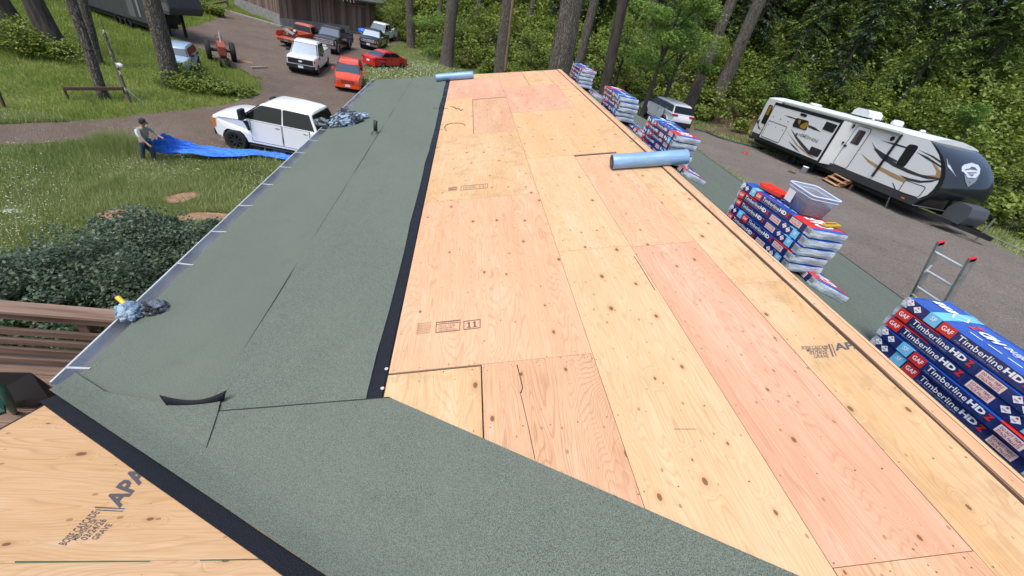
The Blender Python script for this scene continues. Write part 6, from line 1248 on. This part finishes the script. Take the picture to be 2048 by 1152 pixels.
LC = leaf_mat('needles', [(.03, .058, .016), (.075, .125, .03), (.14, .20, .05), (.23, .30, .085)], .2); LB = leaf_mat('leaves_bright', [(.08, .15, .03), (.14, .24, .05), (.21, .33, .075), (.30, .40, .12)], .4); LG = leaf_mat('grass_blades', [(.16, .21, .075), (.26, .325, .11), (.37, .42, .17), (.50, .51, .27)], .3, .6)
LG2 = leaf_mat('grass_bank', [(.12, .18, .035), (.21, .29, .055), (.31, .38, .08), (.42, .44, .15)], .3, .6)
def quads(c, L, Wd, nb, seed=0, up=.5, dirs=None):
    r = np.random.default_rng(seed); n = len(c); nr = r.normal(size=(n, 3)); nr[:, 2] = np.abs(nr[:, 2]) + up * 2; nr /= np.linalg.norm(nr, axis=1)[:, None]
    t = r.normal(size=(n, 3)) if dirs is None else dirs + r.normal(size=(n, 3)) * .35; t -= nr * (t * nr).sum(1)[:, None]; t /= np.linalg.norm(t, axis=1)[:, None]; bt = np.cross(nr, t); L = (L * r.uniform(.6, 1.3, n))[:, None]; Wd = Wd * L
    v = np.stack([c - t * L * .5, c + bt * Wd * .5 - nr * L * .06, c + t * L * .5 - nr * L * .10, c - bt * Wd * .5 - nr * L * .06], 1).reshape(-1, 3); f = np.arange(4 * n).reshape(-1, 4); return v, f
def cloud(centres, radii, counts, size, seed, lumps=9, flat=1.0, up=.5):
    r = np.random.default_rng(seed); V = []; sz = []
    for (c, R, n, s_) in zip(centres, radii, counts, size):
        d = r.normal(size=(lumps, 3)); d[:, 2] = np.abs(d[:, 2]) * flat - .15; d /= np.linalg.norm(d, axis=1)[:, None]; lc = d * r.uniform(.35, .95, (lumps, 1)); k = r.integers(0, lumps, n)
        q = r.normal(size=(n, 3)); q /= np.linalg.norm(q, axis=1)[:, None]; p = lc[k] + q * (r.uniform(.5, 1, (n, 1)) ** .5) * r.uniform(.28, .55, (lumps, 1))[k]; V.append(np.asarray(c) + p * np.asarray(R)); sz.append(np.full(n, s_))
    return np.concatenate(V), np.concatenate(sz)
def vis(x, y, z, mar=80):
    q = RW.T @ np.array([x, y, z]); 
    if q[2] < .5: return False
    u, v = q[0] / q[2] * FP + 1024, q[1] / q[2] * FP + 576; return -mar < u < 2048 + mar and -mar * 2 < v < 1152 + mar
# --- the shrubby bank as one mass, graded by distance
C, R_, N_, Z_ = [], [], [], []; rr = random.Random(11); x = -40
while x < 88:
    y = -8
    while y < 105:
        X, Y = x + rr.uniform(-.9, .9), y + rr.uniform(-.9, .9); d = hd(X, Y)
        if 0.4 < d < 34:
            z = float(HN(np.array([X]), np.array([Y]))[0])
            if vis(X, Y, z + .8, 60):
                D = math.sqrt(X * X + Y * Y); hgt = rr.uniform(.6, 1.2) * (1.25 if d > 3 else .8); R0_ = rr.uniform(1.0, 1.9) * (.75 if d < 2 else 1)
                if rr.random() < .93: C.append((X, Y, z + hgt * .5)); R_.append((R0_, R0_, hgt * (1.25 if rr.random() < .8 else 2.2))); N_.append(int(520 * max(.38, min(1.6, 30 / D)))); Z_.append(.13 + .0035 * D)
        y += 1.75
    x += 1.75
c, s_ = cloud(C, R_, N_, Z_, 5, 9); print('bank', len(C), len(c))
v, f = quads(c, s_, .62, 0, 6); o = npmesh('undergrowth', v, f, LF); tag(o, 'dense mixed green undergrowth covering the wooded bank', 'undergrowth', kind='stuff')
# dark far wood high on the bank
C, R_, N_, Z_ = [], [], [], []
for k in range(330):
    for _ in range(40):
        X, Y = rr.uniform(-60, 88), rr.uniform(10, 118); d = hd(X, Y)
        if 22 < d < 44: break
    z = H(X, Y) + rr.uniform(1, 15); 
    if vis(X, Y, z, 150): C.append((X, Y, z)); R_.append((rr.uniform(2.2, 4), rr.uniform(2.2, 4), rr.uniform(1.6, 3))); N_.append(560); Z_.append(.46)
c, s_ = cloud(C, R_, N_, Z_, 8, 10); v, f = quads(c, s_, .6, 0, 9); o = npmesh('far_wood', v, f, LC); tag(o, 'dark far wood closing the view above the bank', 'wood', kind='stuff')
# --- trunks
BARK = mat('bark', (.16, .13, .11), .95, spec=.15); g = NG(BARK); co = g.co('Object', (1, 1, .12)); n1 = g.noise(co, 9, 6, .7, .6); vv = g.n('ShaderNodeTexVoronoi', feature='DISTANCE_TO_EDGE'); wp = g.n('ShaderNodeVectorMath', operation='MULTIPLY_ADD'); g.t.links.new(g.noise(g.co(), 2.5, 4, .6, out=1), wp.inputs[0]); wp.inputs[1].default_value = (.35, .35, .35); g.t.links.new(g.co('Object', (1, 1, .07)), wp.inputs[2]); g.t.links.new(wp.outputs[0], vv.inputs['Vector']); vv.inputs['Scale'].default_value = 13
cr = g.ramp(vv.outputs['Distance'], [(0, 0), (.22, 1)]); c_ = g.mix(n1, (.11, .095, .08), (.30, .265, .235)); c_ = g.mix(cr, (.07, .058, .05), c_); c_ = g.mix(g.math('MULTIPLY', g.ramp(g.noise(g.co(), .9, 3), [(.5, 0), (.75, 1)]), .35), c_, (.10, .12, .06)); g.base(c_); g.bump(g.math('ADD', g.math('MULTIPLY', cr, .7), n1), 1, .06)
BARKD = var_mat('bark_dark', (.035, .028, .024), (.085, .07, .06), 6, .95, .8, (1, 1, .2), bd=.05); BARKP = var_mat('bare_wood', (.46, .28, .15), (.26, .15, .09), 5, .8, .5, (1, 1, .15), bd=.03)
def trunk_mesh(r, h, seed, m, parent, lean=(0, 0), taper=.45, flare=.35, sides=26, rings=46):
    b = MB(); vs = []
    for i in range(rings + 1):
        t = (i / rings) ** 1.3; z = h * t - .4; rad_ = r * (1 - t * (1 - taper)) * (1 + flare * math.exp(-z / (r * 1.6)))
        cx = lean[0] * t * h + .12 * r * mn.noise((z * .25, seed, 0)); cy = lean[1] * t * h + .12 * r * mn.noise((z * .25, seed, 5))
        for j in range(sides):
            a = 2 * math.pi * j / sides; e = 1 + .10 * mn.noise((math.cos(a) * 4.5, math.sin(a) * 4.5, z * .35 + seed)) + .05 * mn.noise((math.cos(a) * 11, math.sin(a) * 11, z * 1.1 + seed)); vs.append((cx + rad_ * e * math.cos(a), cy + rad_ * e * math.sin(a), z))
    b.add(vs, [(i * sides + j, i * sides + (j + 1) % sides, (i + 1) * sides + (j + 1) % sides, (i + 1) * sides + j) for i in range(rings) for j in range(sides)], 0, True); return b.build('trunk', m, parent)
def stubs(t, r, h, n, seed, m, lean=(0, 0), z0=3):
    r_ = random.Random(seed)
    for k in range(n):
        z = r_.uniform(z0, h * .6); a = r_.random() * 6.28; L = r_.uniform(.5, 1.8); p = Vector((lean[0] * z, lean[1] * z, z)); d = Vector((math.cos(a), math.sin(a), r_.uniform(-.3, .25))); MB().tube([p + d * r * .6, p + d * L * .5 + Vector((0, 0, .05)), p + d * L - Vector((0, 0, .1))], [.045, .03, .012], 6).build('dead_branch', m, t)
def crown_mesh(parent, m, z0, z1, R0_, n, seed, size=.3, lean=(0, 0)):
    r = np.random.default_rng(seed); K = int((z1 - z0) * 9); P = []; D_ = []
    for k in range(K):
        t = k / K; z = z0 + (z1 - z0) * t; a = r.uniform(0, 6.283); L = R0_ * (1 - t * .92) * r.uniform(.7, 1.1); m_ = max(6, int(n / K * (1.4 - t))); u = r.uniform(.08, 1, m_) ** .75; w_ = L * .30 * (1 - u * .55); s_ = r.normal(0, .5, m_) * w_
        P.append(np.stack([lean[0] * z + math.cos(a) * L * u - math.sin(a) * s_, lean[1] * z + math.sin(a) * L * u + math.cos(a) * s_, z + .10 * L * u - .42 * L * u ** 2 - np.abs(s_) * .25 + r.normal(0, .05, m_)], 1)); dd_ = np.stack([math.cos(a) - np.sign(s_) * math.sin(a) * .8, math.sin(a) + np.sign(s_) * math.cos(a) * .8, np.full(m_, -.5)], 1); D_.append(dd_)
    c = np.concatenate(P); v, f = quads(c, np.full(len(c), size), .34, 0, seed, .8, np.concatenate(D_)); return npmesh('crown', v, f, m, parent)
def fir(label, base, r, h=26, m=None, seed=1, lean=(0, 0), flare=.35, crown=None, group=None, st=4, name='fir_tree'):
    t = thing(name, label, 'fir tree', base, 0, group); trunk_mesh(r, h, seed, m or BARK, t, lean, .5, flare); 
    if st: stubs(t, r, h, st, seed, BARKD, lean)
    if crown: crown_mesh(t, LC, crown[0], crown[1], crown[2], crown[3], seed, .34, lean)
    return t
def lean_of(base, px, py, dx=0):   # leaning so that the axis passes through the pixel at the frame's top
    p = aty(px, py, base.y); h = p.z - base.z; return ((p.x - base.x) / h, 0.0)
def firpx(label, bx, by, tx, ty, z, wpx, Y=None, **k):
    base = gnd(bx, by, z) if Y is None else aty(bx, by, Y)
    if Y is not None: base.z = H(base.x, base.y)
    fwd = RW[:, 2]; dep = base.x * fwd[0] + base.y * fwd[1] + base.z * fwd[2]; r = wpx / FP * dep / 2
    if Y is None: ln = lean_of(base, tx, ty)
    else: p0 = aty(bx, by, Y); p1 = aty(tx, ty, Y); s_ = (p1.x - p0.x) / (p1.z - p0.z); ln = (s_, 0); base.x = p0.x - s_ * (p0.z - base.z)
    return fir(label, base, r, lean=ln, **k)
firpx('large grey fir trunk in front of the pale blue off road car', 345, 172, 302, 0, -7.7, 29, h=20, seed=3, flare=.2)
firpx('slim grey trunk nearer than its twin, its foot behind the rusty bar', 208, 197, 141, 0, -7.7, 17, h=18, seed=4, flare=.2)
firpx('slim grey trunk behind its twin at the left, standing further back', 194, 128, 162, 0, -7.7, 17, h=18, seed=5, flare=.2)
firpx('broad dark fir trunk second from the left edge of the bank', 122, 112, 66, 0, -7.7, 34, h=18, seed=6, flare=.35, m=BARKD)
firpx('broadest dark fir trunk at the left edge of the bank, ivy round its foot', 50, 95, -10, 0, -7.7, 44, h=18, seed=7, flare=.5, m=BARKD)
firpx('tall grey fir trunk behind the left end of the pale roll', 892, 136, 906, 0, -7.7, 23, h=30, seed=8)
tb = firpx('fir trunk with a long strip of bare orange wood behind the roof end', 1000, 150, 1017, 0, -7.7, 25, Y=36, h=26, seed=9)
firpx('thickest grey fir trunk standing right behind the ridge end', 1118, 150, 1146, 0, -7.7, 44, Y=25, h=22, seed=10, flare=.15)
firpx('grey fir trunk just right of the thickest one, set further back', 1160, 120, 1190, 0, -7.7, 18, Y=38, h=26, seed=11)
firpx('dark leaning trunk between the two furthest shingle stacks', 1212, 170, 1248, 0, -6, 21, Y=30, h=22, seed=12, m=BARKD)
firpx('grey fir trunk rising right behind the white crossover car', 1390, 182, 1464, 0, -4.5, 21, Y=32, h=24, seed=13)
firpx('thick grey fir trunk on the bank right of the one behind the white car', 1468, 118, 1520, 0, -4.5, 25, Y=38, h=24, seed=14)
firpx('distant grey trunk above the red sedan', 822, 78, 819, 0, -7.7, 15, Y=60, h=30, seed=15)
for i, (bx, tx, y0_, w_, Y) in enumerate(((955, 959, 32, 10, 66), (1405, 1402, 38, 10, 52), (1528, 1549, 45, 14, 50), (1570, 1576, 25, 11, 54), (1640, 1652, 60, 10, 56), (730, 736, 12, 9, 74), (1060, 1068, 40, 11, 62), (1300, 1312, 60, 12, 50), (880, 882, 20, 8, 70), (1345, 1352, 20, 8, 58), (1830, 1850, 50, 12, 44))):
    firpx('thin distant conifer trunk among the dark leaves of the bank', bx, y0_, tx, 0, -5, w_, Y=Y, h=24, seed=30 + i, group='distant trunks among the leaves', st=0)
# bare wood strips
t = tb; z0 = 1.0
b = MB(); tr_me = [c_ for c_ in kids(t) if c_.name.startswith('trunk')][0].data; sides = 26
camdir = math.atan2(-t.location.y, -t.location.x); j0 = int((camdir % (2 * math.pi)) / (2 * math.pi) * sides) + 2
vs = []; rows_ = range(8, 26)
for i in rows_:
    for j in range(5): vv_ = tr_me.vertices[i * sides + (j0 + j) % sides].co; ctr = sum((tr_me.vertices[i * sides + q].co for q in range(0, sides, 2)), Vector()) / 13; vs.append(ctr + (vv_ - ctr) * (1.02 if 8 < i < 25 and 0 < j < 4 else .97))
b.add(vs, [(i * 5 + j, i * 5 + j + 1, (i + 1) * 5 + j + 1, (i + 1) * 5 + j) for i in range(len(rows_) - 1) for j in range(4)], 0, True); b.build('bare_wood', BARKP, t)
# conifers with crowns on the bank (copies of three prototypes)
protos = []
for i, (n, h, R0_, m) in enumerate(((9000, 13, 3.4, LC), (8000, 11, 3.0, LD), (7000, 9, 3.3, LC))):
    t = thing('conifer', 'dark green conifer', 'conifer', (0, 0, 0)); trunk_mesh(.22, h, 40 + i, BARKD, t, (0, 0), .15, .3, 10, 16); crown_mesh(t, m, .8, h, R0_, n, 50 + i, .36); protos.append((t, TREE(t)))
usedp = [0, 0, 0]
def conifer(i, X, Y, s, label, group=None):
    p, tr = protos[i]; o = p if not usedp[i] else dup(p, None, tr); usedp[i] = 1; o.location = (X, Y, H(X, Y) - .2); o.scale = (s, s, s * rr.uniform(.9, 1.1)); o.rotation_euler = (0, 0, rr.random() * 6.28); o['label'] = label; o['group'] = group
    if not group: del o['group']
cl = [(1590, 110, 36, 0, .75), (1690, 130, 33, 1, .85), (1760, 60, 40, 0, 1.0), (1500, 60, 46, 2, .9), (1880, 90, 30, 0, .9), (1960, 60, 34, 1, 1.0), (1620, 30, 48, 0, 1.1)]
LBL = ['dark conifer on the bank above the rear of the travel trailer', 'bushy dark conifer above the trailer roof vent', 'tall dark conifer high above the middle of the trailer', 'conifer on the bank right of the thick grey trunk', 'dark conifer above the black front of the trailer', 'conifer near the right edge above the brambles', 'tall far conifer behind the one above the trailer rear']
for (px, py, Y, i, s), lb in zip(cl, LBL): p = aty(px, py, Y); conifer(i, p.x, Y, s, lb)
k = 0
for _ in range(400):
    X, Y = rr.uniform(-30, 80), rr.uniform(20, 110); d = hd(X, Y)
    if 13 < d < 34 and vis(X, Y, H(X, Y) + 4, 30): conifer(rr.randrange(3), X, Y, rr.uniform(.7, 1.3), 'dark conifer in the wood on the upper bank', 'conifers of the upper bank'); k += 1
    if k >= 46: break
# broadleaf trees
def broadleaf(label, base, h, R, n, seed, m=LB, r=.16, lean=(0, 0), low=.35, leaf=.16, name='leafy_tree', group=None, cat='tree'):
    t = thing(name, label, cat, base, 0, group); trunk_mesh(r, h * .95, seed, BARKD, t, lean, .25, .3, 10, 18); r_ = random.Random(seed); C, R2, N2, S2 = [], [], [], []
    for k in range(13):
        z = h * r_.uniform(low, 1.0); a = r_.random() * 6.28; q = R * r_.uniform(.3, .95) * (1.15 - .5 * z / h); p = (lean[0] * z + math.cos(a) * q, lean[1] * z + math.sin(a) * q, z); C.append(p); s = r_.uniform(.55, .95) * R * .5; R2.append((s * 1.15, s * 1.15, s * .75)); N2.append(n // 13); S2.append(leaf)
        if k < 8: MB().tube([(lean[0] * z * .7, lean[1] * z * .7, z * .7), (p[0] * .5, p[1] * .5, z * .9), p], [r * .4, r * .25, .02], 6).build('limb', BARKD, t)
    c, s_ = cloud(C, R2, N2, S2, seed, 12); v, f = quads(c, s_, .6, 0, seed); npmesh('crown', v, f, m, t); return t
for px, py, Y, h, R, n, sd_, lb in ((1290, 150, 27, 8.5, 3.0, 15000, 61, 'bright green leafy tree behind the two furthest shingle stacks'), (1340, 110, 31, 8, 2.6, 10000, 62, 'bright leafy tree just left of the trunk behind the white car'), (1245, 60, 38, 9, 3.0, 8000, 63, 'pale green leafy tree between the dark leaning trunk and the wood')):
    p = aty(px, py + 60, Y); broadleaf(lb, (p.x, Y, H(p.x, Y)), h, R, n, sd_)
for i, (px, py, Y, R) in enumerate(((860, 90, 56, 2.4), (930, 70, 60, 2.6), (1060, 100, 44, 2.2), (700, 8, 74, 3), (785, 30, 66, 3), (1420, 90, 40, 2.4), (1560, 150, 34, 2.0), (1700, 190, 28.5, 1.8), (1820, 200, 26, 1.8), (1930, 240, 22, 1.7), (1990, 330, 17, 1.6))):
    p = aty(px, py + 30, Y); X = p.x; broadleaf('mid green shrubby tree growing out of the bank undergrowth', (X, Y, H(X, Y)), R * 1.7, R, 3600, 70 + i, LF if i % 3 else LB, .08, low=.15, leaf=.17, name='shrub_tree', group='shrubby trees on the bank')
# --- named shrubs
def bush(label, pts, m, seed, n, leaf=.09, name='shrub', group=None, cat='shrub'):
    t = thing(name, label, cat, pts[0][0], 0, group); o0 = Vector(pts[0][0]); C = [tuple(Vector(c_) - o0) for c_, R in pts]; R2 = [R for c_, R in pts]; c, s_ = cloud(C, R2, [n // len(pts)] * len(pts), [leaf] * len(pts), seed, 16); v, f = quads(c, s_, .62, 0, seed); npmesh('foliage', v, f, m, t)
    b = MB(); r_ = random.Random(seed)
    for k in range(14): c0 = C[k % len(C)]; a = r_.random() * 6.3; b.tube([(c0[0], c0[1], c0[2] - R2[k % len(C)][2] * .6), (c0[0] + math.cos(a) * .5, c0[1] + math.sin(a) * .5, c0[2] + .2), (c0[0] + math.cos(a) * R2[k % len(C)][0] * .8, c0[1] + math.sin(a) * .9, c0[2] + R2[k % len(C)][2] * .6)], [.012, .009, .004], 5)
    b.build('stems', BARKD, t); return t
pts = []
for px, py, R, hh in ((60, 600, 1.0, .9), (150, 590, 1.1, 1.0), (240, 590, 1.1, 1.0), (330, 560, 1.0, .9), (390, 530, .8, .8), (300, 510, 1.1, .9), (200, 530, 1.0, .85), (110, 555, .9, .7), (340, 470, .8, .6), (260, 480, .8, .6), (420, 490, .7, .6), (-10, 620, 1.0, .8), (180, 640, 1.1, 1.0), (300, 620, 1.0, 1.0), (60, 660, 1.0, .9)):
    p = gnd(px, py + 18, -7.7); pts.append(((p.x, p.y, p.z + hh * .6), (R, R, hh)))
bush('dark bluish green bramble thicket beyond the deck railing', pts, LD, 81, 60000, .085, 'bramble')
for i, (px, py, R, hh, lb) in enumerate(((365, 172, 1.6, .8, 'low leafy shrub at the foot of the trunk before the blue car'), (418, 186, 1.5, .5, 'low shrub in the grass right of the blue car'), (25, 105, 2.2, 1.4, 'ivy thicket round the broadest trunk at the left edge'), (395, 25, 1.8, 1.0, 'green shrub growing against the wooden fence'))):
    p = gnd(px, py, -7.7); bush(lb, [((p.x, p.y, p.z + hh * .4), (R, R * .8, hh)), ((p.x + R * .7, p.y + .4, p.z + hh * .3), (R * .7, R * .7, hh * .7))], LF, 90 + i, 7000, .14)
# --- grass
def inpoly_np(x, y, P):
    c = np.zeros(len(x), bool)
    for i in range(len(P)):
        a, b_ = P[i - 1], P[i]; cond = ((a[1] > y) != (b_[1] > y)) & (x < (b_[0] - a[0]) * (y - a[1]) / (b_[1] - a[1] + 1e-12) + a[0]); c ^= cond
    return c
def visn(x, y, z, mar=20):
    q = np.stack([x, y, z], 1) @ RW; u = q[:, 0] / q[:, 2] * FP + 1024; v = q[:, 1] / q[:, 2] * FP + 576; return (q[:, 2] > .5) & (u > -mar) & (u < 2048 + mar) & (v > -mar) & (v < 1152 + mar)
hdg = np.array([[hd(x, y) for x in xs] for y in ys]); 
def HDN(x, y): return hdg[np.clip(((y - ys[0])).astype(int), 0, ny - 1), np.clip(((x - xs[0])).astype(int), 0, nx - 1)]
def grass(name, x0, x1, y0, y1, N, hmin, hmax, m, seed, excl, label, wid=.035, blob=None):
    r = np.random.default_rng(seed); x = r.uniform(x0, x1, N); y = r.uniform(y0, y1, N) ; keep = np.ones(N, bool)
    for P in excl: keep &= ~inpoly_np(x, y, P)
    if blob: dd_ = ((x - blob[0]) / blob[2]) ** 2 + ((y - blob[1]) / blob[3]) ** 2; keep &= r.random(N) < np.exp(-dd_ * .7)
    keep &= HDN(x, y) < 2; keep &= ~((x > EL + .4) & (x < ER) & (y < 11.6)); z = HN(x, y); keep &= visn(x, y, z); x, y, z = x[keep], y[keep], z[keep]; n = len(x)
    pat = np.array([mn.noise((a * .35, b_ * .35, 4)) + .5 * mn.noise((a * 1.1, b_ * 1.1, 7)) for a, b_ in zip(x, y)]); h = (hmin + (hmax - hmin) * r.random(n)) * (1 + .7 * pat); D = np.sqrt(x * x + y * y); h = h * (np.exp(-.5 * (((x - blob[0]) / blob[2]) ** 2 + ((y - blob[1]) / blob[3]) ** 2)) + .1 if blob else 1); w = wid * (.6 + D / 30); a = r.uniform(0, 6.283, n); l = r.uniform(.1, .7, n) * h; b2 = r.uniform(0, 6.283, n)
    p0 = np.stack([x - np.cos(a) * w / 2, y - np.sin(a) * w / 2, z], 1); p1 = np.stack([x + np.cos(a) * w / 2, y + np.sin(a) * w / 2, z], 1); p2 = np.stack([x + np.cos(b2) * l, y + np.sin(b2) * l, z + h], 1)
    v = np.stack([p0, p1, p2], 1).reshape(-1, 3); o = npmesh(name, v, np.arange(3 * n).reshape(-1, 3), m); tag(o, label, 'grass', kind='stuff'); print(name, n); return o
PG = gnd(290, 300); DP = [drive] + DPS; grass('tall_grass', -14, -9, 13, 18.5, 60000, .60, .85, LG, 9, [], 'taller grass round the legs of the man with the tarp', .014, (PG.x - .1, PG.y - .65, .9, .5))

grass('meadow_grass', -21.5, -2, 4, 19, 420000, .10, .26, LG, 1, DP, 'knee high meadow grass between the driveway and the deck', .016)
grass('bank_grass', -54, -6, 16, 68, 520000, .10, .26, LG2, 2, DP, 'bright grass on the bank left of the driveway', .017)
grass('edge_grass', -9, 12, 13, 62, 150000, .14, .40, LG, 3, DP, 'grass behind the roof end and round the red sedan', .03)
grass('yard_edge_grass', 11, 28, 4, 42, 60000, .05, .22, LG, 4, [yard], 'thin grass at the foot of the bank beside the gravel', .03)
r = np.random.default_rng(5); N = 26000; x = r.uniform(-21.5, -2, N); y = r.uniform(4, 19, N); z = HN(x, y); pat = np.array([mn.noise((a * .28, b_ * .28, 14)) for a, b_ in zip(x, y)]); kp = (pat + r.normal(0, .15, N) > .02) & ~inpoly_np(x, y, drive) & visn(x, y, z); c = np.stack([x, y, z + r.uniform(.12, .3, N)], 1)[kp]
x2 = r.uniform(-8, 3, 4500); y2 = r.uniform(33, 51, 4500); c2 = np.stack([x2, y2, HN(x2, y2) + .3], 1)[~inpoly_np(x2, y2, drive)]; c = np.concatenate([c, c2]); v, f = quads(c, np.where(c[:, 1] > 25, .10, .032), .9, 0, 3, 1.5); o = npmesh('meadow_flowers', v, f, mat('petals', (.48, .50, .40), .7)); tag(o, 'tiny white flowers sprinkled through the grass', 'flowers', kind='stuff')
# fallen stones on the gravel
def stones(name, N, x0, x1, y0, y1, P, m, lab, s0, s1, seed):
    r = np.random.default_rng(seed); x = r.uniform(x0, x1, N); y = r.uniform(y0, y1, N); k = inpoly_np(x, y, P) & visn(x, y, HN(x, y)); x, y = x[k], y[k]; z = HN(x, y) + .055; n = len(x); s = r.uniform(s0, s1, n) ; V = []
    a = r.uniform(0, 6.28, n); base = []
    for j in range(4): base.append(np.stack([x + np.cos(a + j * 1.57) * s * r.uniform(.6, 1, n), y + np.sin(a + j * 1.57) * s * r.uniform(.6, 1, n), z], 1))
    top = np.stack([x, y, z + s * .7], 1); v = np.stack(base + [top], 1).reshape(-1, 3); i = np.arange(n)[:, None] * 5; f = np.concatenate([i + np.array([[j, (j + 1) % 4, 4]]) for j in range(4)]); o = npmesh(name, v, f, m); tag(o, lab, 'gravel', kind='stuff')
STN = leaf_mat('stones', [(.08, .068, .06), (.13, .115, .10), (.19, .175, .16), (.30, .28, .265)], 0, .9)
stones('loose_stones', 26000, -28, 0, 10, 66, drive, STN, 'small loose stones on the brown driveway', .015, .045, 1); stones('loose_stones', 36000, 6, 25, -2, 28, yard, STN, 'small loose stones on the grey gravel yard', .01, .032, 2)
for o in list(bpy.data.objects):
    if o.get('group', 1) is None: del o['group']
